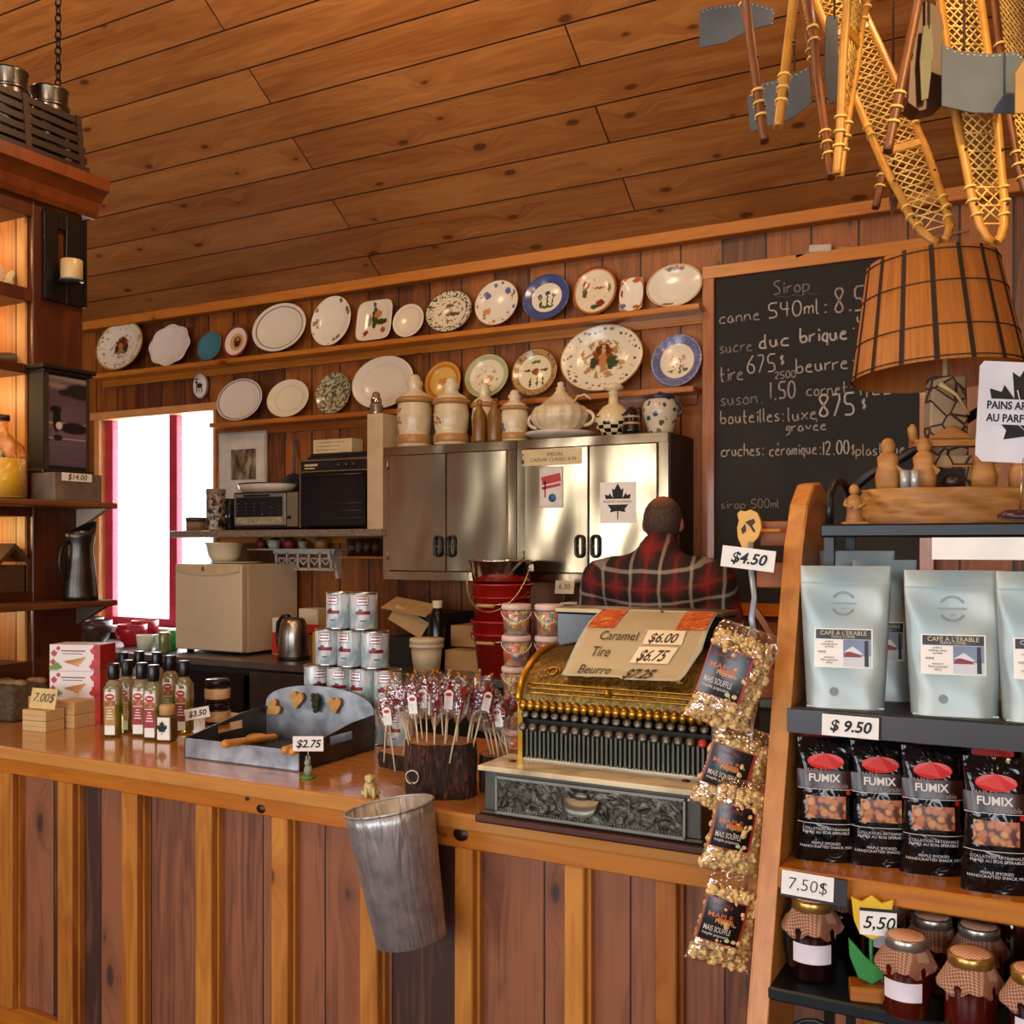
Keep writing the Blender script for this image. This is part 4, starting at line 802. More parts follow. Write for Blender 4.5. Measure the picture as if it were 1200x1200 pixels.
for px, py, lab in ((10, 172, 'tin mug at the left end of the slatted crate'), (58, 180, 'tin mug standing in the slatted crate below the chain')):
    pp = (KX-.04, fx(px, KX-.04), zc+.012)
    if m0 is None:
        m0 = thing('tin_mug', lab, 'mug', pp, 0, 'tin mugs in the crate'); ob('body', lb([(0, 0), (.055, 0), (.062, .2), (.067, .3), (.07, .306), (.064, .3), (.05, .01), (0, .01)], 30), MT, m0)
        ob('ring', lb([(.0665, .235), (.071, .24), (.0675, .247)]), MT, m0)
        b = nb(); tube(b, [(0, .065+.035*sin(a), .225+.05*cos(a)) for a in [PI*i/8 for i in range(9)]], .006, 6); ob('handle', b, MT, m0)
    else: dup(m0, lab, pp)
# chain up to the ceiling
t = thing('hanging_chain', 'dark iron chain hanging from the ceiling above the crate', 'chain', (0, 0, 0)); b = nb()
pc = at(68, 100, X=KX-.1); zz = zc+.2; k = 0
ztop = Z0+(WY-pc.y)*math.tan(SL)
while zz < ztop:
    a = (k % 2)*PI/2+.4
    tube(b, [(pc.x+.011*cos(q)*cos(a), pc.y+.011*cos(q)*sin(a), zz+.021*sin(q)) for q in [2*PI*i/10 for i in range(10)]], .0038, 5, True); zz += .032; k += 1
ob('links', b, pm('#1c1512', .4, .7), t)
# things on the ledges
pp = (KX+.12, fx(94, KX+.12), 1.395); t = thing('metal_pitcher', 'dark grey metal pitcher standing on the lower ledge', 'pitcher', pp)
b = nb(); lathe(b, [(0, 0), (.066, 0), (.064, .02), (.05, .15), (.046, .2), (.052, .235), (.054, .262), (.05, .262), (.044, .2), (0, .19)], 32)
for v in b.verts:
    if v.co.z > .24: v.co.z += .035*max(0, v.co.y/.05); v.co.y *= 1.15
ob('body', b, pm('#4a443f', .32, .9, var=.3, scale=20), t); b = nb(); tube(b, [(0, -.05-.04*sin(a), .15+.07*cos(a)) for a in [PI*i/8 for i in range(9)]], .007, 6); ob('handle', b, pm('#3a3430', .4, .8), t)
t = thing('grey_carton', 'grey brown carton with price tag on the upper ledge', 'box', (KX+.03, 2.47, 1.765)); b = nb(); wbox(b, 0, .13, 0, .21, 0, .105, bev=.003); ob('box', b, pm('#6c5a4a', .7, var=.3), t)
b = nb(); wbox(b, .131, .133, .03, .16, .075, .105); ob('price_tag', b, PAPER, t); text('$14.00', .03, INK, t, (.134, .095, .09), (PI/2, 0, PI/2), shear=.2)
# ================= THINGS ON THE FRONT COUNTER, LEFT =================
def onc(px, py): return at(px, py, Z=CT)
# stacked white gift boxes
MPL = pm('#b5241c', .45)
def giftbox(lab, z):
    p = onc(34, 852); t = thing('gift_box', lab, 'box', (p.x, p.y+.08, z), R(20), 'white gift boxes'); w, d, h = .19, .1, .092
    b = nb(); wbox(b, 0, w, 0, d, 0, h, bev=.0015); ob('box', b, pm('#e2d6d0', .45, var=.03), t)
    b = nb(); wbox(b, w, w+.001, 0, d, 0, h); wbox(b, w*.88, w+.001, -.001, 0, .0, h); ob('red_end', b, pm('#a81c14', .45), t)
    b = nb()
    for x, zz, s in ((.168, .07, .022), (.176, .03, .026), (.162, .016, .018), (.018, .06, .018), (.014, .03, .016), (.034, .078, .012)):
        leaf(b, x, min(max(zz, s*.9), h-s*.9), s*.8, -.002, -.0008)
    ob('maple_leaves', b, MPL, t)
    b = nb(); prism(b, [(.0, .015), (.03, .03), (.05, .012), (.03, .003), (.0, .003)], -.0016, -.0006); ob('green_leaf', b, pm('#6a8a2c', .5), t)
    b = nb()
    for k in range(4): box(b, (.085+.008*k, -.0012, .026+.005*k), (.055, .0008, .007), rot=(0, .25-.15*k, 0))
    ob('biscuit_picture', b, pm('#c88a44', .5), t); b = nb(); wbox(b, .045, .135, -.0012, 0, .068, .072); wbox(b, .05, .125, -.0012, 0, .059, .0615); ob('printed_lines', b, pm('#6a4a40'), t)
    return t
p0 = onc(34, 852)
for k, lab in enumerate(('white gift box with red maple leaves, bottom of the pile', 'white gift box with red maple leaves, middle of the pile', 'white gift box with red maple leaves, top of the pile')): giftbox(lab, CT+.0925*k)
# small tan boxes
TB = pm('#c9a56e', .6, var=.06)
def tb(lab, px, py, w, d, h, z=CT, rz=.15, dy=0):
    p = onc(px, py); t = thing('soap_box', lab, 'box', (p.x, p.y+dy, z), rz, 'small tan boxes'); b = nb(); wbox(b, 0, w, 0, d, 0, h, bev=.0015); ob('box', b, TB, t)
    b = nb(); wbox(b, .002, w-.002, -.0008, 0, h*.47, h*.5); ob('lid_seam', b, pm('#8a6a3c', .6), t); return t
for k in range(2): tb('flat tan box under the 7.00 card, %s of two' % ('lower', 'upper')[k], 26, 856, .105, .08, .035, CT+.036*k, .1)
for k in range(2): tb('flat tan box at the left rear of the pile, %s of two' % ('lower', 'upper')[k], 14, 845, .1, .07, .043, CT+.044*k, .1, .03)
for k in range(2): tb('flat tan box at the right of the pile, %s of two' % ('lower', 'upper')[k], 66, 852, .085, .1, .045, CT+.046*k, .05, .0)
t = thing('price_card', 'handwritten 7.00 card leaning on the tan boxes', 'price card', (onc(26, 856).x+.008, onc(26, 856).y+.02, CT+.074), rot=(R(-12), 0, .1)); b = nb(); wbox(b, 0, .115, 0, .002, 0, .068); ob('card', b, pm('#d8b97a', .6), t); text('7.00$', .042, pm('#4a4038'), t, (.057, -.0012, .036), shear=.3)
t = thing('burlap_basket', 'brown woven basket at the left end of the counter', 'basket', (onc(0, 850).x-.12, onc(0, 850).y+.04, CT)); b = nb(); wbox(b, -.1, .12, 0, .16, 0, .13, bev=.02, seg=3); ob('basket', b, pm('#4e3a26', .8, var=.5, scale=80), t)
b = nb()
for k in range(14): ball(b, (rnd.uniform(-.08, .1), rnd.uniform(.02, .14), .132), (.028, .022, .014), 8)
ob('contents', b, pm('#8a6a40', .7), t)['kind'] = 'stuff'
# dressing bottles
BG = G('dressing_glass', .05); BG.b.inputs['Transmission Weight'].default_value = .75; o = BG.xyz(BG.obj()); BG.col(BG.ramp(BG.math('MULTIPLY', o[2], 6.2), [(0, '#8c7c28'), (.3, '#a8a04a'), (.62, '#a9a34e'), (.68, '#d5d0a4')])); BG = BG.m
CAPM = pm('#0d0c10', .3)
def dressing(label_col, lab, p, rz):
    t = thing('dressing_bottle', lab, 'bottle', p, rz, 'dressing bottles on the counter')
    b = nb(); box(b, (0, 0, .083), (.05, .05, .166), bev=.009, seg=3); lathe(b, [(.024, .163), (.023, .172), (.014, .185), (.0135, .2), (0, .2)], 20)
    for f in b.faces: f.smooth = True
    ob('glass', b, BG, t); ob('cap', lb([(.0135, .185), (.0175, .187), (.0185, .19), (.0185, .235), (.017, .238), (0, .238)]), CAPM, t)
    b = nb(); wbox(b, -.017, .017, -.0262, -.025, .01, .148); l = ob('label_panel', b, PAPER, t)
    b = nb(); wbox(b, -.017, .017, -.0268, -.0262, .04, .098); ob('label_band', b, pm(label_col, .5), l)
    b = nb(); wbox(b, -.017, .017, -.0268, -.0262, .1, .122); ob('vegetable_picture', b, pm('#a8622c', .5, var=.7, scale=90), l)
    b = nb(); prism(b, [(.016*cos(q), .132+.011*sin(q)) for q in [2*PI*i/16 for i in range(16)]], -.027, -.0262); ob('red_oval', b, pm('#b01c18', .4), l)
    b = nb(); wbox(b, -.009, .009, -.0275, -.027, .131, .135); ob('printed_lines', b, PAPER, l); b = nb(); [wbox(b, -.012+.002*q, .012-.002*q, -.0272, -.0268, .06+.009*q, .063+.009*q) for q in range(4)]; ob('printed_lines', b, PAPER, l)
    return t
bl = [(133, 863, '#b98a3a', 'tan labelled dressing bottle, front left of the cluster'), (149, 857, '#b98a3a', 'tan labelled dressing bottle, second in the front row'), (166, 862, '#a01424', 'red labelled dressing bottle, third in the front row'), (180, 866, '#a01424', 'red labelled dressing bottle, fourth in the front row'),
      (200, 848, '#6a7a30', 'green labelled dressing bottle behind the white grinder'), (216, 858, '#8c1420', 'red labelled dressing bottle at the right end'), (144, 842, '#b98a3a', 'dressing bottle in the back row, left'), (163, 840, '#a01424', 'dressing bottle in the back row, second'), (184, 842, '#6a7a30', 'dressing bottle in the back row, third')]
for px, py, col, lab in bl: p = onc(px, py); dressing(col, lab, p, R(24)+rnd.uniform(-.1, .1))
p = onc(196, 868); t = thing('spice_grinder', 'white labelled spice jar with tan cap before the bottles', 'jar', p, R(20)); b = nb(); box(b, (0, 0, .042), (.052, .052, .084), bev=.008, seg=2); ob('jar', b, pm('#5a4a20', .2), t)
b = nb(); box(b, (0, -.0005, .042), (.044, .053, .074), bev=.003); ob('label_panel', b, PAPER, t); ob('cap', lb([(0, .084), (.024, .084), (.024, .112), (.022, .115), (0, .115)]), pm('#c89a5c', .5), t)
b = nb(); leaf(b, -.004, .045, .022, -.0285, -.0272); ob('leaf_emblem', b, INK, t)
pj = onc(245, 850)
for k in range(2):
    t = thing('dark_jar', ('dark jar with a cream label, lower of the stacked two', 'dark jar with a cream label, upper of the stacked two')[k], 'jar', (pj.x, pj.y+.04, CT+.078*k), .5)
    ob('body', lb([(0, 0), (.04, 0), (.043, .005), (.043, .05), (.036, .058), (0, .058)]), pm('#2a1a10', .15), t); ob('lid', lb([(0, .054), (.041, .054), (.042, .074), (.038, .078), (0, .078)]), pm('#20202a', .2, .3), t)
    ob('label_band', lb([(.0434, .012), (.0438, .013), (.0438, .046), (.0434, .047)]), pm('#c9a878', .5, var=.2, scale=60), t)
# ---------- galvanised tray ----------
ZN = G('galvanised', .42, .85); n = ZN.noise(ZN.obj(), 14, 2, .3); ZN.col(ZN.ramp(n, [(.35, '#7e8288'), (.7, '#b4b8bc')])); ZN = ZN.m; ZD = pm('#4f4a44', .4, .85, var=.35, scale=14)
A = onc(216, 888); B = onc(351, 905); C_ = onc(426, 880)
ex = Vector((B.x-A.x, B.y-A.y, 0)); w = ex.length; rz = math.atan2(ex.y, ex.x); dp = .36
t = thing('galvanised_tray', 'galvanised metal tray with rounded back panel on the counter', 'tray', (A.x, A.y, CT), rz); hf = .058; hb = .105
b = nb(); wbox(b, 0, w, 0, dp, 0, .004); ob('bottom', b, ZD, t)
b = nb(); wbox(b, 0, w, 0, .004, 0, hf); ob('front_panel', b, ZN, t)
b = nb(); prism(b, [(0, 0), (w, 0), (w, hb)]+[(w*(.5+.5*cos(q)), hb+.075*sin(q)**.8) for q in [PI*i/16 for i in range(1, 16)]]+[(0, hb)], dp-.004, dp); ob('back_panel', b, ZN, t)
for x in (0, w-.004):
    b = nb(); y0, y1, za, zb2 = dp*.38, dp*.68, .05, .075      # side with a slot handle
    zt_ = lambda y: hf+(hb-hf)*min(1, y/dp*1.25)
    prism(b, [(0, 0), (y0, 0), (y0, zt_(y0)), (0, hf)], x, x+.004, 'yz'); prism(b, [(y1, 0), (dp, 0), (dp, zt_(dp)), (y1, zt_(y1))], x, x+.004, 'yz'); prism(b, [(y0, 0), (y1, 0), (y1, za), (y0, za)], x, x+.004, 'yz'); prism(b, [(y0, zb2), (y1, zb2), (y1, zt_(y1)), (y0, zt_(y0))], x, x+.004, 'yz'); ob('side_panel', b, ZD, t)
Mt = Matrix.Translation((A.x, A.y, CT)) @ Matrix.Rotation(rz, 4, 'Z')
HEART = [(16*sin(q)**3/17, (13*cos(q)-5*cos(2*q)-2*cos(3*q)-cos(4*q))/17) for q in [2*PI*i/24 for i in range(24)]]
CK = pm('#c08a44', .6, var=.15, scale=60)
for x, z, s, r, lab in ((w*.32, .135, .028, .1, 'heart shaped wooden biscuit leaning on the tray back, left'), (w*.67, .128, .026, -.1, 'heart shaped wooden biscuit leaning on the tray back, right'), (w*.1, .1, .028, .9, 'heart shaped biscuit behind the left of the tray')):
    p = Mt @ Vector((x, dp-.014 if s != .028 or x > 0 else dp, z)); b = nb(); prism(b, [(a_*s, c_*s*1.15) for a_, c_ in HEART], -.005, .005, bev=.0015); tag(ob('heart_biscuit', b, CK, None, p, (.0, r, rz)), lab, 'biscuit', 'heart shaped biscuits')
p = Mt @ Vector((w*.5, dp-.02, .13)); b = nb()
for k in range(10): ball(b, (rnd.uniform(-.01, .01), rnd.uniform(-.006, .006), -.024+.005*k), .009, 6)
tag(ob('sprig', b, pm('#2a2e1c', .8), None, p), 'dark green sprig between the two heart biscuits', 'sprig')
b = nb(); L_ = .3
tube(b, [(0, 0, 0), (L_, 0, 0)], .009, 8)
for k in range(16): ball(b, (.015+k*L_/16.5, 0, .001), (.011, .0115, .0115), 8)
ball(b, (-.005, 0, .001), (.018, .014, .012), 10); pass
def lay(o, p, q): o.rotation_mode = 'QUATERNION'; o.location = p; o.rotation_quaternion = Vector((1, 0, 0)).rotation_difference((q-p).normalized())
o = ob('candy_stick', b, pm('#c88a34', .3)); lay(o, at(266, 872, Z=CT+.068), at(342, 861, Z=CT+.02)); tag(o, 'long golden ribbed candy stick leaning on the tray front', 'candy')
for a0, a1, lab in (((334, 879), (356, 871), 'short candy stick at the right front of the tray'), ((343, 881), (360, 874), 'shortest candy stick in the front right corner of the tray')):
    p, q = at(*a0, Z=CT+.066), at(*a1, Z=CT+.045); b = nb(); ln = (q-p).length; tube(b, [(0, 0, 0), (ln, 0, 0)], .01, 8); ball(b, (0, 0, 0), .0115, 8); ball(b, (ln, 0, 0), .0115, 8); o = ob('candy_stick', b, pm('#c88a34', .35)); lay(o, p, q); tag(o, lab, 'candy')
p = Mt @ Vector((w*.12, dp-.1, .02)); b = nb(); ball(b, (0, 0, 0), (.04, .02, .014), 12); tag(ob('biscuit_piece', b, CK, None, p, (0, 0, .4)), 'tan biscuit near the left handle slot of the tray', 'biscuit')
def tagcard(name, s, lab, p, w, h, rz=TH, size=None, col=PAPER, shear=.25, roll=0, bold=.0006, mount=None, tilt=0, tm=INK, font_xs=1):
    t = thing(name, lab, 'price tag', p, rot=(tilt, roll, rz)); b = nb(); wbox(b, -w/2, w/2, 0, .0012, 0, h, bev=.0002); ob('card', b, col, t); text(s, size or h*.72, tm, t, (0, -.0008, h*.48), shear=shear, bold=bold, xs=font_xs); return t
# $3.50 tag on a little wire stand, $2.75 on a figurine
p = at(230, 850, Z=CT+.04); q = onc(232, 862)
t = tagcard('price_tag', '$3.50', '$3.50 price tag on a wire stand left of the metal tray', (q.x, q.y, CT+.055), .082, .036, roll=R(-10)); b = nb(); tube(b, [(0, .003, .02), (0, .003, -.05), (.02, .01, -.054), (-.02, .02, -.054)], .0014, 6); ob('wire_stand', b, STEEL, t)
q = onc(361, 912)
t = tagcard('price_tag', '$2.75', '$2.75 price tag held by a tiny figurine at the tray corner', (q.x, q.y, CT+.072), .082, .04); b = nb(); tube(b, [(0, .004, .01), (0, .004, -.03)], .0012, 6); ob('wire', b, STEEL, t)
t = thing('rabbit_figurine', 'tiny grey figurine on a green base at the tray corner', 'figurine', q); b = nb(); lathe(b, [(0, 0), (.018, 0), (.02, .004), (.014, .009), (0, .01)], 16); ob('base', b, pm('#4a7a34', .6), t)
b = nb(); ball(b, (0, 0, .022), (.012, .011, .016), 10); ball(b, (0, -.002, .042), .009, 10)
for s in (-1, 1): ball(b, (s*.005, 0, .053), (.003, .003, .008), 6)
ob('body', b, pm('#8f8f80', .6, var=.3, scale=90), t)
# ---------- maple syrup cans ----------
cg = G('can_label', .3, .1); o = cg.xyz(cg.obj()); ang = cg.math('ARCTAN2', o[1], o[0]); q = (ang, o[2])
base = cg.mix(cg.step(cg.noise(cg.comb(cg.math('MULTIPLY', ang, 1.2), cg.math('MULTIPLY', o[2], 12)), 1.4, 3), .42, .6), '#cfd3d0', '#93abb2')
tr = cg.noise(cg.comb(cg.math('MULTIPLY', ang, 14), cg.math('MULTIPLY', o[2], 9), 3), 1, 2, 1.2)
base = cg.mix(cg.math('MULTIPLY', cg.math('GREATER_THAN', tr, .63), cg.rect(q, -4, 4, .03, .105)), base, '#6c7a80')
for a0, a1, z0, z1, cl in ((-2.05, -1.15, .079, .108, '#8a2a26'), (-2.01, -1.19, .082, .105, '#d8dcdc'), (-1.95, -1.25, .097, .1015, '#8a2a26'), (-1.95, -1.25, .087, .0915, '#8a2a26'), (-2.1, -1.0, .05, .061, '#7c1420'), (-1.9, -1.6, .056, .067, '#7c1420'), (-1.75, -1.35, .028, .032, '#4a5a60'), (.3, 1.2, .03, .1, '#b9c4c8'), (.45, 1.0, .05, .055, '#6a4a44'), (.45, 1.0, .07, .075, '#6a4a44')):
    base = cg.mix(cg.rect(q, a0, a1, z0, z1), base, cl)
for off in (2.0, 3.6):  # repeated leaf panel on the other side
    base = cg.mix(cg.rect(q, -2.05+off+1.6, -1.15+off+1.6, .079, .108), base, '#9a4a44')
cg.col(cg.mix(cg.math('LESS_THAN', o[2], .006), base, '#9a9c9c')); CANL = cg.m
cans = []
def can(lab, x, y, z, rz):
    if not cans:
        t = thing('syrup_can', lab, 'can', (x, y, z), rz, 'maple syrup cans in the pyramid'); r, h = .0435, .118
        ob('label', lb([(r*.96, .001), (r, .005), (r, h-.005), (r*.97, h-.001)], 36), CANL, t)
        b = nb(); lathe(b, [(0, 0), (r*.9, 0), (r*.99, .0), (r*1.02, .003), (r, .006)], 36); ob('bottom_rim', b, STEEL, t)
        b = nb(); lathe(b, [(r, h-.006), (r*1.02, h-.003), (r, h), (r*.94, h-.001), (r*.93, h-.004), (0, h-.004)], 36); ob('lid', b, STEEL, t); cans.append(t); return t
    return dup(cans[0], lab, (x, y, z), rz)
Ybase = 2.62; ch = .1185
rows = [(3, [405, 439]), (2, [390, 421, 456]), (1, [361, 391, 426, 466]), (0, [345, 376, 409, 446, 485])]
xr = [on(px, Ybase) for px in (361, 391, 426, 466)]; spx = .0935; xc = (xr[0]+xr[-1])/2
names = ['bottom row', 'second row', 'third row', 'top row']; ordn = ['first', 'second', 'third', 'fourth', 'fifth']
for lev, n in ((3, 2), (2, 3), (1, 4), (0, 5)):
    for k in range(n): can('maple syrup can, %s from the left in the %s of the pyramid' % (ordn[k], names[lev]), xc+(k-(n-1)/2)*spx, Ybase+rnd.uniform(-.003, .003), CT+ch*lev, TH*.9+rnd.choice((-.4, -.1, .25, .5, .1)))
# ---------- wood slab, stump, lollipops ----------
BARK = G('bark', .9); o = BARK.obj(); n = BARK.noise(BARK.map(o, (1, 1, .22)), 60, 5, 1.5, .65); BARK.col(BARK.ramp(n, [(.35, '#120a07'), (.52, '#3a2216'), (.62, '#7a4222'), (.7, '#8c5630')])); BARK.bump(n, 1, .02); BARK = BARK.m
CUT = G('cut_wood', .5); o = CUT.xyz(CUT.obj()); r = CUT.math('SQRT', CUT.math('ADD', CUT.math('MULTIPLY', o[0], o[0]), CUT.math('MULTIPLY', o[1], o[1]))); CUT.col(CUT.ramp(CUT.math('ADD', CUT.math('MULTIPLY', CUT.math('SINE', CUT.math('MULTIPLY', r, 500)), .12), CUT.noise(CUT.obj(), 14)), [(.2, '#8a5220'), (.8, '#c78a44')])); CUT = CUT.m
def log(name, lab, p, rx, ry, h, rz=0, n=48, amp=.06):
    t = thing(name, lab, 'stump', p, rz); ph = [rnd.uniform(0, 6) for _ in range(4)]
    wob = lambda a: 1+amp*(sin(3*a+ph[0])*.5+sin(5*a+ph[1])*.4+sin(11*a+ph[2])*.35+sin(23*a+ph[3])*.25)
    M = Matrix.Diagonal((rx, ry, 1, 1)); 
    b = nb(); lathe(b, [(.97, 0), (1, .01), (.98, h*.3), (1.02, h*.6), (.97, h)], n, M=M, wob=wob); ob('bark', b, BARK, t)
    b = nb(); lathe(b, [(.965, h-.001), (0, h)], n, M=M, wob=wob); ob('cut_face', b, CUT, t); return t
p = onc(455, 905); log('wood_slab', 'flat bark edged wood slab holding lollipop sticks', (p.x+.03, p.y+.10, CT), .115, .075, .042, .1)
SY = 2.165; SX = at(516, 900, Y=SY).x
log('tree_stump', 'dark bark covered log stump under the lollipops', (SX, SY, CT), .09, .075, .135, .2, amp=.12)
log('tree_stump', 'lower log piece at the right holding more lollipops', (SX+.125, SY+.1, CT), .06, .055, .095, .2, amp=.1)
# steel spring on the stump
b = nb(); q0 = onc(506, 945); tube(b, [(.016*cos(a), -.004*a/6, .016*sin(a)) for a in [i*.4 for i in range(60)]], .0022, 6); tag(ob('wire_coil', b, STEEL, None, (SX-.02, SY-.088, CT+.06), (0, 0, .3)), 'small wire coil stuck on the log stump', 'wire coil')
LOL = G('maple_candy', .08); LOL.col(LOL.ramp(LOL.noise(LOL.obj(), 20), [(.3, '#6a0c08'), (.7, '#a01c12')])); LOL.b.inputs['Transmission Weight'].default_value = .3; LOL = LOL.m
STK = pm('#d5c09a', .6)
def leafring(s): return [(x*s, z*s) for x, z in LEAF]
L0 = None
def lolly(lab, p, rot, grp=None, h=.16):
    global L0
    if L0 is None:
        L0 = thing('lollipop', lab, 'lollipop', p, rot=rot); L0['group'] = 'wrapped maple lollipops'
        b = nb(); tube(b, [(0, 0, 0), (0, 0, .135)], .0022, 6); ob('stick', b, STK, L0)
        b = nb(); prism(b, [(x*.026, .155+z*.036) for x, z in LEAF], -.007, .007, bev=.001); ob('candy', b, LOL, L0)
        b = nb(); 
        def fn(u, v):
            a = 2*PI*u; z = .095+.115*v; r = (.006+.027*sin(PI*min(1, max(0, v*1.05-.02)))**.6)*(1+.12*sin(a*5+v*9)) if v < .93 else .01+.006*sin(a*3)
            return Vector((r*.85*cos(a), r*.5*sin(a), z))
        grid(b, fn, 20, 12); ob('wrapper', b, FILM, L0)
        b = nb(); prism(b, [(-.011, .125), (.011, .125), (.011, .165), (.004, .172), (-.004, .172), (-.011, .165)], -.0165, -.0158); l = ob('label_tag', b, PAPER, L0)
        b = nb(); prism(b, [(.008*cos(q), .161+.0045*sin(q)) for q in [2*PI*i/14 for i in range(14)]], -.0172, -.0165); ob('red_oval', b, pm('#b01c18', .4), l)
        b = nb(); tube(b, [(-.004, 0, .205), (.004, .004, .211), (.003, -.003, .216)], .004, 6); ob('twist_tie', b, pm('#a8742c', .3, .6), L0)
        return L0
    return dup(L0, lab, p, rot=rot)
spots = [(450, 895, .05, 'wrapped lollipop standing alone at the far left of the slab'), (463, 905, -.12, 'wrapped lollipop tilting right at the slab centre'), (472, 892, .15, 'wrapped lollipop at the right side of the slab')]
for px, py, tl, lab in spots:
    q = at(px, py-8, Z=CT+.04); lolly(lab, (q.x, q.y, CT+.025), (0, tl, TH*.8))
PLAIN = 'red maple lollipop in clear wrap in the bunch over the log stump'
zs_ = CT+.13
for k in range(30):
    r_, c_ = divmod(k, 10); x = SX-.085+.0245*c_+rnd.uniform(-.01, .01)+r_*.02; y = SY-.045+.05*r_+rnd.uniform(-.01, .01)+(.05 if c_ > 6 else 0)
    on1 = ((x-SX)/.085)**2+((y-SY)/.07)**2 < 1
    if not on1 and x > SX+.055: x, y, z = SX+.125+rnd.uniform(-.04, .04), SY+.1+rnd.uniform(-.035, .035), CT+.1
    elif not on1: q_ = .82/math.sqrt(((x-SX)/.085)**2+((y-SY)/.07)**2); x, y, z = SX+(x-SX)*q_, SY+(y-SY)*q_, CT+.135
    else: z = CT+.135
    lab = PLAIN
    if k == 5: lab = 'wrapped lollipop with the clearest white tag, front centre of the bunch'
    if k == 9: lab = 'wrapped lollipop with cream tag at the front right of the bunch'
    ln = (x-SX)*3.0 if x < SX+.09 else -.22
    lolly(lab, (x, y, z-.045+rnd.uniform(-.006, .006)), (0, 0, 0))
    o = [q for q in bpy.data.objects if q.name.startswith('lollipop')][-1]; o.rotation_mode = 'QUATERNION'
    o.rotation_quaternion = (Matrix.Rotation(ln+rnd.uniform(-.07, .07), 3, Vector((st*-1, ct, 0))) @ Matrix.Rotation(rnd.uniform(-.08, .12), 3, Vector((ct, st, 0))) @ Matrix.Rotation(TH+(rnd.uniform(-.5, .5) if k in (2, 5, 7, 9, 3) else rnd.uniform(1.2, 5)), 3, 'Z')).to_quaternion()
# dog figurine
q = onc(431, 934); t = thing('dog_figurine', 'tiny cream dog figurine sitting on the counter edge', 'figurine', (q.x, q.y+.01, CT), .6)
b = nb(); ball(b, (0, 0, .016), (.013, .016, .018), 12); ball(b, (0, -.012, .037), (.009, .012, .009), 12); ball(b, (0, -.024, .035), (.005, .006, .004), 8)
for s in (-1, 1): tube(b, [(s*.007, -.012, .02), (s*.008, -.016, 0)], .004, 6); ball(b, (s*.012, .004, .006), (.007, .012, .006), 8); ball(b, (s*.008, -.008, .038), (.003, .005, .006), 6)
bmesh.ops.scale(b, vec=(1.25, 1.25, 1.25), verts=b.verts); ob('body', b, pm('#cdb878', .5), t)
# candy tubs
def candym(seed):
    g = G('candies_%d' % seed, .4); v = g.n('TexVoronoi', Vector=g.map(g.obj(), loc=(seed, 0, 0)), Scale=95)
    g.col(g.ramp(g.xyz(v.outputs['Color'])[0], [(0, '#c8453a'), (.25, '#e0a04a'), (.45, '#c04a5a'), (.6, '#4fa080'), (.75, '#4a80b4'), (.85, '#e0cc5a')])); return g.m
TUBP = film('tub_plastic', '#ffffff', .12, .15); LIDP = pm('#d9bdb0', .35)
cms = [candym(k) for k in range(3)]
t0s = []
def ctub(lab, p, k):
    t = thing('candy_tub', lab, 'tub', p, TH, 'candy tubs stacked left of the cash register'); r, h = .041, .082
    ob('tub', lb([(0, .001), (r*.88, .001), (r, h), (r*.98, h), (r*.85, .004), (0, .004)], 28), TUBP, t)
    ob('lid', lb([(0, h+.008), (r*.98, h+.008), (r*1.05, h+.005), (r*1.05, h-.006), (r*1.0, h-.008)], 28), LIDP, t)
    b = nb(); lathe(b, [(0, .005), (r*.85, .005), (r*.965, h*.86), (0, h*.9)], 24); ob('candies', b, cms[k % 3], t)['kind'] = 'stuff'
    b = nb(); tube(b, [(r*1.06*cos(a), -.012-r*abs(sin(a)), h-.012-.03*abs(sin(a))) for a in [PI+PI*i/12 for i in range(13)]], .0015, 5); ob('bail', b, LIDP, t)
    return t
q = onc(606, 905); Yt = 2.62
Xt = on(605, Yt)
for k in range(5): ctub('clear tub of coloured candies, %s from the bottom of the left stack' % ordn[k], (Xt, Yt, CT+.0905*k), k)
Xt2 = Xt+.093
for k in range(5): ctub('clear tub of coloured candies, %s from the bottom of the right stack' % ordn[k], (Xt2, Yt+.03, CT+.0905*k), k+1)
# thread spool by the register
q = onc(592, 890); t = thing('thread_spool', 'small spool of blue grey thread left of the register', 'spool', (q.x, q.y+.0, CT+.0)); ob('spool_body', lb([(0, 0), (.014, 0), (.014, .004), (.01, .005), (.01, .092), (.015, .094), (.015, .1), (0, .1)]), pm('#8a5a34', .5), t); ob('thread', lb([(.0105, .03), (.0125, .031), (.0125, .088), (.0105, .089)]), pm('#5c6484', .5, var=.5, scale=200), t)

# ================= CASH REGISTER =================
BRASS = G('embossed_brass', .42, .75); o = BRASS.obj(); v = BRASS.n('TexVoronoi', Vector=BRASS.map(o, (1, 1, 1)), Scale=30, p_feature='SMOOTH_F1'); n = BRASS.noise(o, 55, 4, 2)
BRASS.col(BRASS.ramp(n, [(.3, '#3a2c12'), (.6, '#7a5f2a'), (.75, '#a5853e')])); BRASS.bump(BRASS.math('ADD', v.outputs['Distance'], BRASS.math('MULTIPLY', n, .6)), .45, .006); BRASS = BRASS.m
BRS = pm('#a87f2c', .3, .9, var=.25)
PEW = G('embossed_pewter', .45, .7); o = PEW.obj(); n = PEW.noise(PEW.map(o, (1, 1, 1)), 34, 4, 2.5); PEW.col(PEW.ramp(n, [(.35, '#23201a'), (.55, '#5d5a50'), (.7, '#8f8b7e')])); PEW.bump(n, .9, .01); PEW = PEW.m
PEWP = pm('#4d4b44', .45, .6, var=.2)
RL = onc(560, 968); r0 = at(568, 940, Y=2.0); r1 = at(822, 940, Y=2.0)
RX, RW = r0.x, r1.x-r0.x
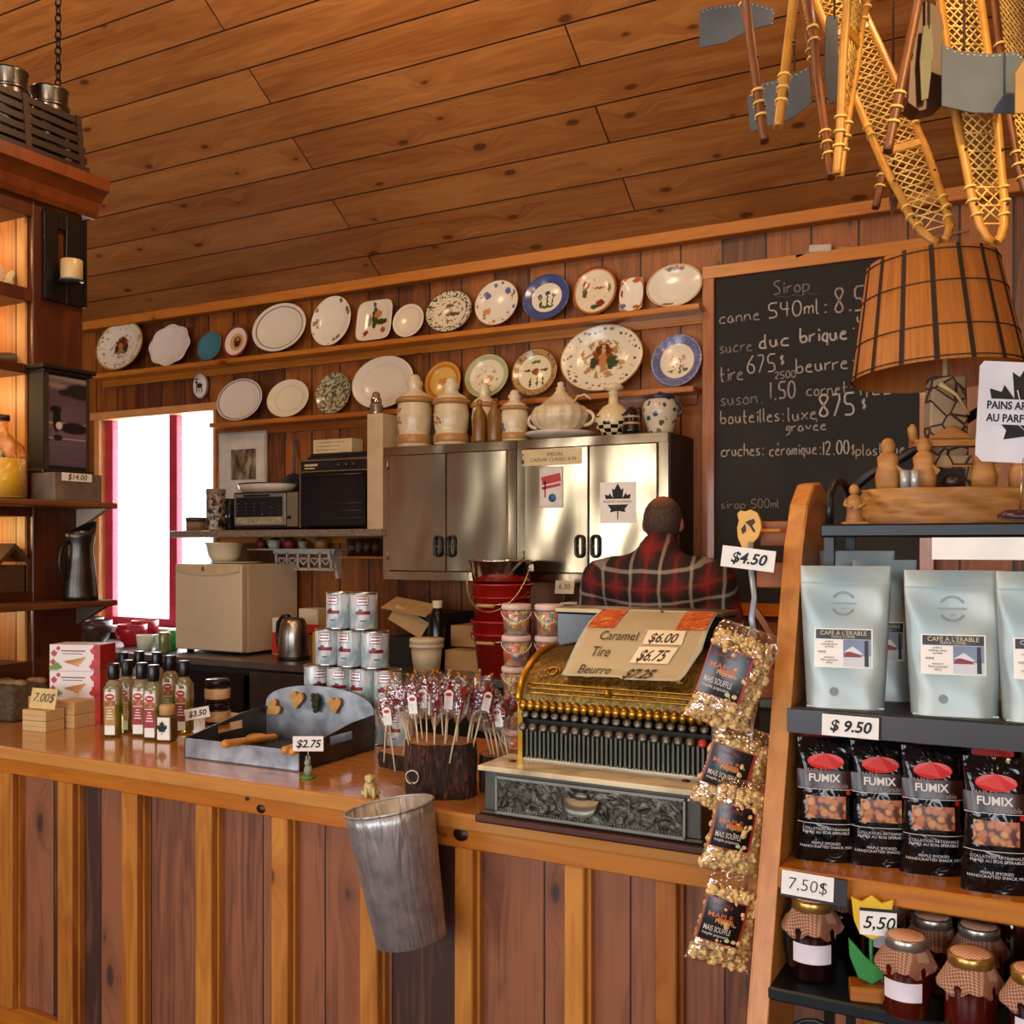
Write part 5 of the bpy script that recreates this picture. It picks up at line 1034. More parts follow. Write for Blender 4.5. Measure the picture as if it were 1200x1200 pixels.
t = thing('cash_register', 'antique embossed brass cash register standing on the counter', 'cash register', (RX, 2.0, CT)); reg = t
b = nb(); wbox(b, -.014, RW+.02, -.022, .44, 0, .018, bev=.005, seg=2); ob('wood_base', b, wood('dark_base', '#2c1208', '#5c2c12', 'x', 'y', knots=0, rough=.35), t)
b = nb(); wbox(b, -.004, RW+.006, -.006, .42, .018, .026, bev=.003); wbox(b, 0, RW, 0, .41, .026, .117, bev=.002); ob('drawer_case', b, PEWP, t)
b = nb(); wbox(b, .035, RW-.035, -.006, .002, .026, .104, bev=.002); d = ob('drawer_front', b, PEW, t)
b = nb()
for z in (.026, .104): wbox(b, .033, RW-.033, -.009, -.004, z-.003, z+.003)
for x in (.034, RW-.034): wbox(b, x-.002, x+.003, -.009, -.004, .026, .104)
for k in range(60): ball(b, (.045+k*(RW-.09)/59, -.0085, .034), .0022, 6)
ob('beaded_border', b, pm('#8c887c', .35, .8), d)
b = nb(); grid(b, lambda u, v: Vector((RW*.48+.045*cos(PI*u)*(1-.1*v), -.008-.022*sin(PI*v*.5+.2)*sin(PI*u)**.5, .08-.035*v*sin(PI*u)**.3)), 16, 6); ball(b, (RW*.48, -.01, .086), (.02, .008, .01), 12); ob('shell_pull', b, pm('#6a675c', .35, .8), d)
mg = G('marble', .2); n = mg.noise(mg.map(mg.obj(), (1.5, 3, 1)), 3, 5, 1.5); mg.col(mg.ramp(n, [(.35, '#a89878'), (.55, '#ddcda6'), (.8, '#e5d8b8')]))
b = nb(); wbox(b, -.008, RW+.01, -.02, .13, .117, .129, bev=.003, seg=2); ob('marble_shelf', b, mg.m, t)
for x in (.045, RW-.05): b = nb(); lathe(b, [(0, .003), (.008, .003), (.009, 0)], 12, c=(x, .05, .129)); ob('screw', b, pm('#3a1a10', .5), t)
# key bank
b = nb(); prism(b, [(.1, .129), (.4, .129), (.4, .3), (.2, .3), (.1, .22)], .05, RW-.004, 'yz'); ob('key_bank', b, pm('#23211a', .5, .6), t)
b = nb(); nf = 40
for k in range(nf): x = .06+k*(RW-.075)/(nf-1); box(b, (x, .096, .166), (.0045, .012, .066))
ob('key_fins', b, pm('#57564a', .4, .7), t)
b = nb()
for k in range(60): ball(b, (.06+k*(RW-.075)/59, .088, .135), .002, 6)
wbox(b, .05, RW, .088, .1, .129, .133); ob('beaded_foot', b, pm('#a8a08c', .35, .8), t)
key0 = None
for row, (y, z, n) in enumerate(((.07, .207, 17), (.085, .233, 18))):
    for k in range(n):
        x = .06+(k+.5*row*0)*(RW-.08)/(n-1)
        if key0 is None:
            b = nb(); tube(b, [(0, .05, .0), (0, .01, -.002), (0, 0, .004)], .0035, 6); lathe(b, [(0, .006), (.0085, .006), (.0095, .003), (.0095, -.004), (0, -.005)], 14, M=Matrix.Rotation(R(60), 4, 'X')); key0 = ob('key', b, pm('#6e675a', .3, .6), t, (x, y, z))
        else: c = key0.copy(); COL.objects.link(c); c.location = (x, y, z)
bpy.data.objects['key.016'].data = bpy.data.objects['key.016'].data.copy(); bpy.data.objects['key.016'].data.materials[0] = pm('#b02a1c', .35); bpy.data.objects['key.016']['label'] = 'red key'
# brass hood: curved quarter barrel with scalloped lower lip
b = nb(); HW = RW-.045; yb, zb_ = .12, .29; ry_, rz_ = .19, .205
def hood(u, v):
    a = PI*.5*v; y = .085+ .2*(1-cos(a)); z = .262+.112*sin(a); x = .045+HW*u
    return Vector((x, y, z))
grid(b, hood, 30, 16)
for v in b.verts: pass
ob('hood', b, BRASS, t, fix=False)
# end plates with rounded top profile
for x, nm in ((.045, 'end_plate'), (RW, 'end_plate')):
    b = nb(); prism(b, [(.085, .129), (.42, .129), (.42, .374)]+[(.085+.2*(1-cos(PI*.5*q)), .262+.112*sin(PI*.5*q)) for q in [1-i/12 for i in range(13)]], x-.006, x+.006, 'yz'); ob(nm, b, BRS if x < .1 else PEWP, t)
b = nb(); tube(b, [(.042, .083+.2*(1-cos(PI*.5*q)), .262+.114*sin(PI*.5*q)) for q in [i/16 for i in range(17)]], .008, 8); ob('end_moulding', b, pm('#c08a20', .3, .8), t)
b = nb(); wbox(b, .045, RW, .285, .42, .2, .37); ob('back_case', b, BRASS, t)
b = nb(); n = 24
for k in range(n):
    x = .045+HW*(k+.5)/n; lathe(b, [(0, .007), (.008, .005), (.0115, -.003), (0, -.006)], 12, c=(x, .081, .256), M=Matrix.Rotation(R(75), 4, 'X') @ Matrix.Scale(1.3, 4, (0, 1, 0)))
ob('scalloped_lip', b, BRS, t)
b = nb(); lathe(b, [(0, .012), (.007, .01), (.009, 0)], 12, c=(RW*.52, .088, .293), M=Matrix.Rotation(R(60), 4, 'X')); ob('lock', b, BRS, t)
b = nb()     # raised scroll mouldings on the hood
def hp(x, v, o=.002): a = PI*.5*v; return (x, .085+.2*(1-cos(a))-o*cos(a), .262+.112*sin(a)+o*sin(a))
for k in range(3): tube(b, [hp(.06+i*(HW-.03)/30, .12+.06*k) for i in range(31)], .0022, 6)
for cx in (.11, .2, .42, .5): 
    for s in (-1, 1): tube(b, [hp(cx+s*.02*(1-a/7)*cos(a), .4+.09*(1-a/7)*sin(a)) for a in [i*.35 for i in range(16)]], .0025, 6)
ob('scroll_ornament', b, BRS, t)
# display case behind the register top + price sheet
Yd = 2.43; zt3 = at(750, 713, Y=2.5).z
t = thing('display_box', 'dark blue tinted display box standing behind the cash register', 'display box', (on(652, Yd)-.0, Yd, CT)); w = W(652, 846, Yd)
hB = at(750, 717, Y=Yd).z-CT-.008
b = nb(); wbox(b, 0, w, 0, .13, 0, hB, bev=.004); ob('box', b, pm('#171d28', .18, var=.6, scale=10), t)
b = nb(); wbox(b, -.004, w+.004, -.004, .134, hB, hB+.012, bev=.002); ob('metal_lid', b, pm('#8c7c5c', .35, .8), t)
# price sheet: hangs from the lid over the hood
pt0 = at(706, 713, Y=2.415); pt1 = at(842, 717, Y=2.415); pb0 = at(657, 794, Y=2.09); pb1 = at(814, 800, Y=2.09)
shx = pb0-pt0
def sheet(u, v):   # v 0 top .. 1 bottom
    T = pt0.lerp(pt1, u); Bt = pb0.lerp(pb1, u); p = T.lerp(Bt, v); n = Vector((0, -.6, .8)); e = max(0, v-.65)/.35
    return p+n*(.035*sin(PI*min(1, v*1.1))*.6)+Vector((0, -.012, -.004))*e*(1 if u > .5 else .2)+Vector((-.03*u, 0, .006))*e
t = thing('price_sheet', 'curled cream price list draped over the cash register', 'price sheet', (0, 0, 0))
SHM = pm('#f0e2ba', .6, var=.03)
b = nb(); grid(b, sheet, 20, 24)
bmesh.ops.solidify(b, geom=list(b.faces), thickness=.0012); o = ob('paper', b, SHM, t)
def S(u, v, off=.0025):
    e = .01; p = sheet(u, v); n = (sheet(u+e, v)-p).cross(sheet(u, v-e)-p); n.normalize()
    if n.y > 0: n = -n
    return p+n*off
def decal(u0, u1, v0, v1, mat, name, off=.002, par=None):
    b = nb(); grid(b, lambda a, c: S(u0+(u1-u0)*a, v0+(v1-v0)*c, off), 8, 8); return ob(name, b, mat, par or t)
OR = G('orange_photo', .5); OR.col(OR.ramp(OR.noise(OR.obj(), 60, 3), [(.3, '#a8380c'), (.5, '#c8561a'), (.7, '#dc9a4c')])); OR = OR.m
decal(.02, .25, .03, .4, OR, 'photo'); decal(.75, .985, .03, .4, OR, 'photo')
def stext(s, u0, v0, hv, hu, shear=0, mat=None, bold=.0):
    o = text(s, 1, mat or pm('#3a3020', .6), t, (0, 0, 0), (0, 0, 0), shear=shear, ax='LEFT', ext=0, bold=bold)
    for q in o.data.vertices: q.co = S(u0+q.co.x*hu, v0-q.co.y*hv, .003)
stext('Caramel', .17, .52, .17, .092); stext('Tire', .165, .72, .17, .092); stext('Beurre', .13, .925, .16, .098)
PPT = pm('#f3e7c8', .6, var=.02); decal(.54, .84, .42, .61, PPT, 'price_patch', .0026); decal(.52, .82, .64, .82, PPT, 'price_patch', .0026)
stext('$6.00', .57, .535, .17, .095, .3, bold=.02); stext('$6.75', .55, .745, .17, .095, .3, bold=.02); stext('$7.25', .53, .945, .16, .1, .3, bold=.02)
b = nb(); q = S(.55, .07, .004); ball(b, q, .004, 8); ob('pin', b, pm('#6a6444', .4, .6), t)

# ================= HANGING METAL BUCKET =================
AL = G('dented_aluminium', .45, .75); o = AL.xyz(AL.obj()); ang = AL.math('ARCTAN2', o[1], o[0]); n = AL.noise(AL.comb(AL.math('MULTIPLY', ang, 2.2), AL.math('MULTIPLY', o[2], 4)), 1.5, 3, .8); n2 = AL.noise(AL.obj(), 30, 3)
AL.col(AL.ramp(n2, [(.3, '#a3a2a2'), (.7, '#cbc8c4')])); AL.bump(n, .5, .02); AL = AL.m
pt = at(456, 945, Y=1.922); pb = at(482, 1100, Y=1.935); ax = (pt-pb); hB_ = ax.length; ax.normalize()
q = Vector((0, 0, 1)).rotation_difference(ax)
t = bpy.data.objects.new('sap_bucket', None); COL.objects.link(t); t.location = pb; t.rotation_mode = 'QUATERNION'; t.rotation_quaternion = q
tag(t, 'dented aluminium sap bucket hanging tilted on the counter front', 'bucket')
ra, rb = .08, .102
b = nb(); lathe(b, [(0, -.004), (ra-.01, -.004), (ra, 0), (rb*.985, hB_-.03), (rb, hB_-.026), (rb, hB_), (rb-.002, hB_), (ra-.003, .004), (0, .004)], 56); ob('pail', b, AL, t)
b = nb(); tube(b, [(rb*cos(a), rb*sin(a), hB_) for a in [2*PI*i/56 for i in range(56)]], .0032, 6, True); ob('rolled_rim', b, AL, t)
b = nb(); a_ = .95; box(b, (0, 0, 0), (.014, .001, .02), bev=.0004); o = ob('nail_hole', b, pm('#140f0c', .8), t, ((rb-.0045)*cos(a_), (rb-.0045)*sin(a_), hB_-.02), (0, 0, a_+PI/2))
b = nb(); tube(b, [(pt.x+.08, CF-.0, CT-.06), (pt.x+.07, CF-.06, CT-.045), (pt.x+.07, CF-.075, CT-.03)], .004, 6); ob('hook', b, STEEL, counter, (0, -CF, 0))
# ================= PERSON =================
PY = 3.84; pc = at(768, 600, Y=PY); PXc = pc.x
t = thing('person', 'person in red and black plaid shirt seen from behind, head bent', 'person', (PXc, PY, 0), R(8))
def caps(b, p, q, r0, r1, n=8, fl=(1, 1)):
    p, q = Vector(p), Vector(q)
    for i in range(n+1):
        f = i/n; r = r0+(r1-r0)*f; ball(b, p.lerp(q, f), (r*fl[0], r*fl[1], r), 12)
SKIN = pm('#b27854', .5, var=.08); 
def remesh(o, v, sm=6):
    m = o.modifiers.new('r', 'REMESH'); m.mode = 'VOXEL'; m.voxel_size = v; m.use_smooth_shade = True
    s = o.modifiers.new('s', 'SMOOTH'); s.iterations = sm; s.factor = .5
# local frame: x right, y forward (away from the viewer), z up ; stands 1.80 m, bends forward a little
b = nb(); Hh = 1.79
ball(b, (0, .15, Hh-.09), (.075, .094, .098), 20); ball(b, (0, .2, Hh-.14), (.058, .06, .07), 16); ball(b, (0, .255, Hh-.12), (.012, .02, .022), 8); ball(b, (0, .235, Hh-.2), (.03, .025, .02), 8)
for s in (-1, 1):
    ball(b, (s*.078, .14, Hh-.105), (.011, .02, .032), 10); ball(b, (s*.03, .228, Hh-.09), (.012, .01, .008), 8)
caps(b, (0, .1, Hh-.18), (0, .05, Hh-.3), .058, .07, 5)
caps(b, (0, .04, 1.3), (0, .0, 1.0), .13, .125, 6, (1.25, .8)); ball(b, (0, 0, .95), (.17, .12, .12))
for s in (-1, 1):
    caps(b, (s*.1, 0, .9), (s*.12, .02, .5), .085, .058); caps(b, (s*.12, .02, .5), (s*.125, 0, .09), .055, .038); caps(b, (s*.125, -.04, .045), (s*.14, .15, .035), .04, .035, 6)
    caps(b, (s*.2, .04, 1.45), (s*.27, .06, 1.12), .06, .046); caps(b, (s*.27, .06, 1.12), (s*.17, .28, 1.05), .043, .03)
    hx, hy, hzz = s*.16, .33, 1.04; caps(b, (s*.17, .28, 1.05), (hx, hy, hzz), .03, .036, 4, (1.1, 1.1))
    for f, ln in ((-.028, .065), (-.009, .075), (.01, .07), (.028, .055)):
        caps(b, (hx+f, hy+.02, hzz), (hx+f*1.2, hy+.02+ln*.6, hzz-.01), .0095, .009, 5); caps(b, (hx+f*1.2, hy+.02+ln*.6, hzz-.01), (hx+f*1.2, hy+.02+ln, hzz-.03), .009, .008, 4)
    caps(b, (hx-s*.03, hy-.01, hzz), (hx-s*.055, hy+.03, hzz-.012), .011, .009, 5)
o = ob('body', b, SKIN, t, fix=False); remesh(o, .009, 5)
b = nb()   # hair: short, thin on the crown
ball(b, (0, .142, Hh-.085), (.081, .096, .1), 20); 
hr = ob('hair', b, None, t, fix=False)
hg = G('short_hair', .8); o2 = hg.xyz(hg.obj()); n = hg.noise(hg.obj(), 120, 3); crown = hg.ell((o2[0], o2[1]), 0, .135, .042, .05, .5); crown = hg.math('MULTIPLY', crown, hg.step(o2[2], Hh-.06, Hh-.02))
hg.col(hg.mix(crown, hg.ramp(n, [(.3, '#2c1d14'), (.7, '#5c4434')]), '#a5633c')); hg.bump(n, .6, .005); hr.data.materials[0] = hg.m
for v in hr.data.vertices:
    c = v.co
    if c.z < Hh-.13: f = (Hh-.13-c.z)/.06; c.x *= 1-.12*f; c.y = .15+(c.y-.15)*(1-.14*f)
    if c.y > .21: c.y -= (c.y-.21)*.5; 
PLD = G('plaid_flannel', .85); o = PLD.xyz(PLD.obj())
def stripes(v, per, ofs, wd):
    f = PLD.math('FRACT', PLD.math('ADD', PLD.math('MULTIPLY', v, 1/per), ofs)); return PLD.math('SUBTRACT', 1, PLD.step(PLD.math('ABSOLUTE', PLD.math('SUBTRACT', f, .5)), wd*.7, wd*1.3))
n = PLD.noise(PLD.obj(), 5, 2); vx = PLD.math('ADD', o[0], PLD.math('MULTIPLY', n, .03)); vz = PLD.math('ADD', PLD.math('MULTIPLY_ADD', o[1], -.4, o[2]), PLD.math('MULTIPLY', n, .03))
c = hexc('#5a0d0e'); P1, P2 = .115, .125
c = PLD.mix(PLD.math('MULTIPLY', stripes(vx, P1, 0, .26), .85), c, '#0d0b0d'); c = PLD.mix(PLD.math('MULTIPLY', stripes(vz, P2, 0, .26), .8), c, '#0d0b0d')
c = PLD.mix(PLD.math('MULTIPLY', stripes(vx, P1, .5, .07), .35), c, '#8a1c18'); c = PLD.mix(PLD.math('MULTIPLY', stripes(vz, P2, .5, .07), .35), c, '#8a1c18')
wx_, wz_ = stripes(vx, P1, 0, .05), stripes(vz, P2, 0, .05)
c = PLD.mix(PLD.math('MULTIPLY', wx_, .5), c, '#a59c90'); c = PLD.mix(PLD.math('MULTIPLY', wz_, .5), c, '#a59c90'); PLD.col(c)
b = nb()
caps(b, (0, .03, 1.42), (0, -.01, .92), .175, .165, 8, (1.35, .85)); ball(b, (0, .0, 1.45), (.28, .14, .13), 20); caps(b, (-.17, .03, 1.475), (.17, .03, 1.475), .09, .09, 8); caps(b, (0, .03, 1.5), (0, .08, 1.58), .12, .085, 4)
for s in (-1, 1):
    caps(b, (s*.225, .03, 1.46), (s*.3, .05, 1.16), .092, .076, 8); caps(b, (s*.3, .05, 1.16), (s*.19, .25, 1.05), .068, .045, 8)
o = ob('plaid_shirt', b, PLD.m, t, fix=False); remesh(o, .014, 8)
b = nb(); 
tube(b, [(.073*cos(a), .085+.06*sin(a), 1.595+.03*sin(a)) for a in [2*PI*i/20 for i in range(20)]], .014, 8, True, flat=1.6); ob('shirt_collar', b, PLD.m, t)
b = nb()
ball(b, (0, 0, .93), (.185, .135, .12))
for s in (-1, 1): caps(b, (s*.1, 0, .88), (s*.12, .02, .5), .1, .075); caps(b, (s*.12, .02, .5), (s*.125, 0, .11), .075, .062)
o = ob('trousers', b, pm('#1a1c26', .8), t, fix=False); remesh(o, .014, 6)
for s in (-1, 1): b = nb(); caps(b, (s*.125, -.05, .05), (s*.14, .16, .04), .05, .045, 6); o = ob('shoe', b, pm('#171210', .5), t, fix=False); remesh(o, .012, 3)
# ================= CHALKBOARD =================
CBY = 4.66
cx0 = at(824, 400, Y=CBY).x; ztb = at(824, 314, Y=CBY).z; cx1 = at(1095, 400, Y=CBY).x; zbb = 1.28
t = thing('chalkboard', 'large wood framed chalkboard with handwritten prices on the back wall', 'chalkboard', (0, CBY, 0))
b = nb(); wbox(b, cx0+.04, cx1-.04, 0, .012, zbb+.04, ztb-.04)
bg = G('slate', .75); n = bg.noise(bg.obj(), 2.5, 4); bg.col(bg.ramp(n, [(.3, '#0d0a08'), (.75, '#17110e')])); ob('slate_panel', b, bg.m, t)
fwd = .058
for x0, x1, z0, z1, nm, m in ((cx0, cx1, ztb-fwd, ztb, 'frame_rail', PINE), (cx0, cx1, zbb, zbb+fwd, 'frame_rail', PINE), (cx0, cx0+fwd, zbb+fwd, ztb-fwd, 'frame_stile', PINEZ), (cx1-fwd, cx1, zbb+fwd, ztb-fwd, 'frame_stile', PINEZ)):
    b = nb(); wbox(b, x0, x1, -.016, .038, z0, z1, bev=.002); ob(nm, b, m, t)
GLY = {'a': '35 15 03 12 32 35 42', 'b': '08 02 32 43 35 04', 'c': '45 15 03 12 42', 'd': '35 15 03 12 32|38 32 42', 'e': '04 34 35 15 03 12 42', 'f': '48 27 22|05 35', 'g': '35 15 03 13 33|35 31 10 00', 'h': '08 02|04 25 35 42', 'i': '15 12|16 17', 'l': '08 02 12', 'm': '05 02|04 15 25 22|24 35 45 42', 'n': '05 02|04 25 35 42', 'o': '15 03 12 32 43 35 15', 'p': '05 00|05 35 44 32 02', 'q': '35 15 03 12 32|35 30', 'r': '05 02|04 25 35', 's': '35 15 04 33 32 02', 't': '18 12 32|05 35', 'u': '05 03 12 32 35|35 42', 'v': '05 22 45', 'x': '05 42|45 02', 'S': '48 18 07 16 35 43 32 02', '0': '18 06 04 12 32 44 46 38 18', '1': '08 02', '2': '07 18 38 46 02 42', '4': '08 05 45|38 32', '5': '48 08 05 35 43 32 02', '6': '38 05 03 12 32 43 35 05', '7': '08 48 12', '8': '25 07 18 38 47 25 03 12 32 43 25', '9': '45 15 07 18 38 47 42', '.': '12 22', ':': '12 22|15 25', ',': '13 11', '$': '37 17 16 34 33 13|28 22', 'y': '05 23|45 20 10', 'E': '04 34 35 15 03 12 42|27 38'}
def ch(p, col): return col
CHK = pm('#b0a89c', .9, var=.3, scale=90); CHF = pm('#7a726a', .9, var=.4, scale=90); CHM = pm('#988f86', .9, var=.35, scale=90)
def chalk(s, px, py, hpx, wpx, mat, lw=.0038):
    p = at(px, py, Y=CBY); m = mpp(p); u = hpx*m/6; p2 = at(px+wpx, py, Y=CBY); total = p2.x-p.x; b = nb()
    ws = [(max(int(q[0]) for st_ in GLY.get(c, '00 20').split('|') for q in st_.split())+1.6) for c in s]; un = total/sum(ws); cur = 0
    for k, c in enumerate(s):
        x0_ = cur; cur += ws[k]*un
        g_ = GLY.get(c)
        if not g_: continue
        jx, jz = rnd.uniform(-.1, .1)*u, rnd.uniform(-.2, .2)*u
        for stv in g_.split('|'):
            pts = [(int(q[0]), int(q[1])-2) for q in stv.split()]
            # smooth by corner cutting
            if len(pts) > 2:
                np_ = [pts[0]]
                for a_, c_ in zip(pts, pts[1:]): np_ += [(a_[0]*.75+c_[0]*.25, a_[1]*.75+c_[1]*.25), (a_[0]*.25+c_[0]*.75, a_[1]*.25+c_[1]*.75)]
                pts = np_+[pts[-1]]
            P3 = [(p.x+x0_+jx+q[0]*un, -.0015, p.z+jz+q[1]*u) for q in pts]
            tube(b, P3, lw, 5)
    for v in b.verts: v.co.y = -.0012+(v.co.y+.0015)*.25
    ob('chalk_lettering', b, mat, t)
chalk('Sirop', 907, 345, 15, 45, CHF, .004); 
b = nb(); q0 = at(910, 349, Y=CBY); tube(b, [(q0.x+.19*i/12, -.0015, q0.z+.004*sin(i*1.6)) for i in range(13)], .003, 5, flat=.3); ob('chalk_underline', b, CHF, t)
chalk('canne', 843, 379, 14, 50, CHM); chalk('540ml:', 901, 373, 17, 72, CHK); chalk('8.50', 978, 366, 28, 54, CHM, .005)
chalk('sucre', 844, 414, 14, 40, CHF); chalk('duc', 890, 408, 16, 38, CHK, .005); chalk('brique', 938, 402, 17, 58, CHK, .0055); chalk('.425', 997, 385, 13, 44, CHK)
chalk('tire', 844, 447, 17, 30, CHM); chalk('675', 876, 438, 20, 36, CHK); chalk('$', 913, 428, 12, 8, CHK); chalk('beurre:', 933, 437, 17, 72, CHK); chalk('2500', 908, 444, 8, 26, CHM, .003)
chalk('suson.', 845, 475, 15, 52, CHF); chalk('1.50', 903, 468, 19, 32, CHM, .005); chalk('cornet:', 945, 464, 14, 56, CHM); chalk('1,25', 1009, 463, 18, 42, CHK)
chalk('bouteilles:', 845, 497, 15, 76, CHM); chalk('luxe', 924, 493, 16, 36, CHM); chalk('875', 960, 488, 25, 46, CHK, .0055); chalk('$', 1009, 480, 13, 8, CHK)
chalk('gravEe', 921, 506, 12, 50, CHM)
chalk('cruches:', 845, 535, 14, 52, CHM); chalk('cEramique:', 902, 534, 14, 62, CHM); chalk('12.00', 965, 533, 15, 32, CHK); chalk('$plastique', 997, 534, 13, 66, CHM, .0035); chalk('sirop 500ml', 845, 596, 10, 70, CHF, .0025)
# little tag box and cord above the chalkboard
p = at(962, 292, Y=4.66); t = thing('small_connector', 'small white and grey electrical connector above the chalkboard', 'connector', (p.x, 4.66, p.z)); b = nb(); box(b, (0, -.005, 0), (.1, .03, .035), bev=.004, rot=(0, .1, 0)); ob('housing', b, pm('#b8a898', .5), t); b = nb(); box(b, (-.07, -.005, -.012), (.08, .022, .018), bev=.003, rot=(0, -.3, 0)); ob('plug', b, pm('#7c6a58', .5), t)
b = nb(); tube(b, [(p.x+.05, 4.672, p.z+.0), (p.x+.25, 4.68, p.z-.02), (p.x+.6, 4.68, p.z-.0)], .004, 6); ob('cable', b, pm('#b08a60', .5), t).matrix_parent_inverse = Matrix.Translation((-p.x, -4.66, -p.z))

# ================= LEANING DISPLAY RACK (right foreground) =================
rk = thing('display_rack', 'wooden and black metal display rack at the right, leaning back', 'display rack', (0, 0, 0))
RKX = -.437
def ly(z): return 1.56+(z-.88)*(1.83-1.56)/(1.72-.88)      # lean of the side post
postm = wood('post_pine', '#a45a1c', '#cc8a3c', 'z', 'y', knots=.35, rough=.4, kc='#4a200c', contrast=.8)
b = nb(); yo = lambda z: ly(z)
tp = [(ly(z)-.0, z) for z in (0, 1.60)]+[(ly(1.66)+.02, 1.675), (ly(1.7)+.06, 1.712), (ly(1.72)+.11, 1.718), (ly(1.72)+.16, 1.70), (ly(1.66)+.19, 1.66), (ly(1.3)+.19, 1.3), (ly(0)+.19, 0)]
prism(b, [(y, max(z, 0)) for y, z in tp], RKX, RKX+.032, 'yz', bev=.003)
ob('side_board', b, postm, rk)
RX1 = .42
b = nb(); wbox(b, RX1, RX1+.03, 1.55, 1.95, 0, 1.7); ob('side_board', b, postm, rk)
BM = pm('#12171b', .38, .3, var=.2); DKW = pm('#262126', .45)
for z, d, m, nm, th in ((1.336, .24, DKW, 'upper_shelf', .034), (1.094, .24, PINE, 'middle_shelf', .034)):
    y0 = ly(z); b = nb(); wbox(b, RKX+.032, RX1, y0-.012, y0+d, z-th, z, bev=.003); ob(nm, b, m, rk)
b = nb(); wbox(b, RKX+.03, RX1, ly(1.336)-.02, ly(1.336)-.012, 1.336-.04, 1.336-.002); ob('price_rail', b, pm('#2a2528', .35), rk)
zT = 1.637; y0 = 1.77
b = nb(); wbox(b, -.372, RX1+.05, y0, y0+.25, zT-.022, zT, bev=.003); ob('metal_top_shelf', b, BM, rk)
zB = .925; b = nb(); wbox(b, RKX+.03, RX1, ly(zB)-.01, ly(zB)+.3, zB-.02, zB, bev=.003); ob('metal_bottom_shelf', b, BM, rk)
b = nb(); q = ly(zB)-.002
tube(b, [(RKX+.1+.05*cos(a), q, zB-.1+.06*sin(a)) for a in [PI*i/10 for i in range(11)]], .004, 6); tube(b, [(RKX+.3+.12*cos(a), q, zB-.14+.1*sin(a)) for a in [PI*i/10 for i in range(11)]], .004, 6); ob('scroll', b, BM, rk)
b = nb(); tube(b, [(RKX+.068-.022*sin(a), ly(.95)+.05, .985-.06*cos(a)) for a in [PI*i/10 for i in range(11)]], .008, 8); ob('side_scroll', b, BM, rk)
for x in (-.362, .4):
    for y in (y0+.032, y0+.225): b = nb(); wbox(b, x-.008, x+.008, y-.008, y+.008, 0, zT-.02); ob('metal_upright', b, BM, rk)
# arch above the top shelf and diagonal arm
b = nb(); tube(b, [(-.362, y0+.03, zT)]+[(-.362, y0+.13-.1*cos(a), zT+.03+.05*sin(a)) for a in [PI*i/12 for i in range(13)]]+[(-.362, y0+.23, zT)], .007, 8); ob('arch', b, BM, rk)
b = nb(); pts = [at(1000, 578, Y=y0+.235), at(1003, 570, Y=y0+.235), at(1020, 556, Y=y0+.235), at(1060, 535, Y=y0+.235), at(1120, 500, Y=y0+.235), at(1150, 480, Y=y0+.235), at(1210, 455, Y=y0+.235), at(1290, 430, Y=y0+.235)]
tube(b, [(p.x, p.y, p.z) for p in pts]+[(RX1, y0+.235, 1.86), (RX1+.02, y0+.235, zT)], .0085, 8); tube(b, [(pts[0].x, pts[0].y, pts[0].z), (pts[0].x-.004, pts[0].y, zT)], .0085, 8); ob('curved_back_rail', b, BM, rk)
PINEX = wood('shaded_pine', '#6a3006', '#945212', 'x', 'z', knots=.1, rough=.6)  # pine darkened, the shade on the slats is put into its colour
# wooden back slats seen left of the post
b = nb()
for z in (1.645, 1.57, 1.38): wbox(b, RKX-.06, RKX, ly(z)+.05, ly(z)+.12, z-.045, z, bev=.002)
prism(b, [(RKX-.055, 1.5), (RKX, 1.42), (RKX, 1.40), (RKX-.06, 1.49)], ly(1.45)+.05, ly(1.45)+.06); ob('cross_cleat', b, PINEX, rk)
# ---- yellow wooden apple cut-out and hanging strip of snack bags ----
p = at(880, 622, Y=1.84); t = thing('wooden_cutout', 'yellow wooden apple shaped cut-out fixed to the rack post', 'cutout', (p.x, 1.84, p.z)); m = mpp(p)
ol = [(-16, 20), (-12, 24), (-6, 22), (0, 25), (8, 21), (12, 12), (13, 2), (9, -8), (3, -14), (-4, -22), (-10, -20), (-15, -8), (-16, 4), (-13, 12)]
b = nb(); prism(b, [(x*m, z*m) for x, z in ol], -.004, .004, bev=.001); ob('panel', b, pm('#cf9a34', .45), t)
b = nb(); prism(b, [(x*m, z*m) for x, z in ((-11, 2), (-6, 8), (-5, 0), (-9, -4))], -.0055, -.004); prism(b, [(x*m, z*m) for x, z in ((-2, 12), (4, 14), (6, 10), (2, 6), (6, 0), (4, -2), (-1, 6), (-6, 10))], -.0055, -.004); ob('inlay', b, pm('#2c1808', .6), t)
b = nb(); tube(b, [(.01, .004, 0), (.06, -.02, -.0)], .004, 6); ob('peg', b, PINE, t)
SX_ = at(882, 700, Y=1.70).x
t = thing('clip_strip', 'grey plastic clip strip hanging from the post above the snack bags', 'clip strip', (0, 0, 0)); b = nb()
tube(b, [at(880, 636, Y=1.79), at(880, 665, Y=1.74), at(884, 700, Y=1.71), at(881, 725, Y=1.7), at(884, 748, Y=1.7)], [.005, .005, .0045, .0055, .005], 6, flat=.4); wbox(b, 0, 0, 0, 0, 0, 0); tube(b, [at(884, 745, Y=1.705), at(880, 900, Y=1.70), at(874, 1060, Y=1.67)], .003, 5); ob('strip', b, pm('#9aa4b4', .3, .3), t)
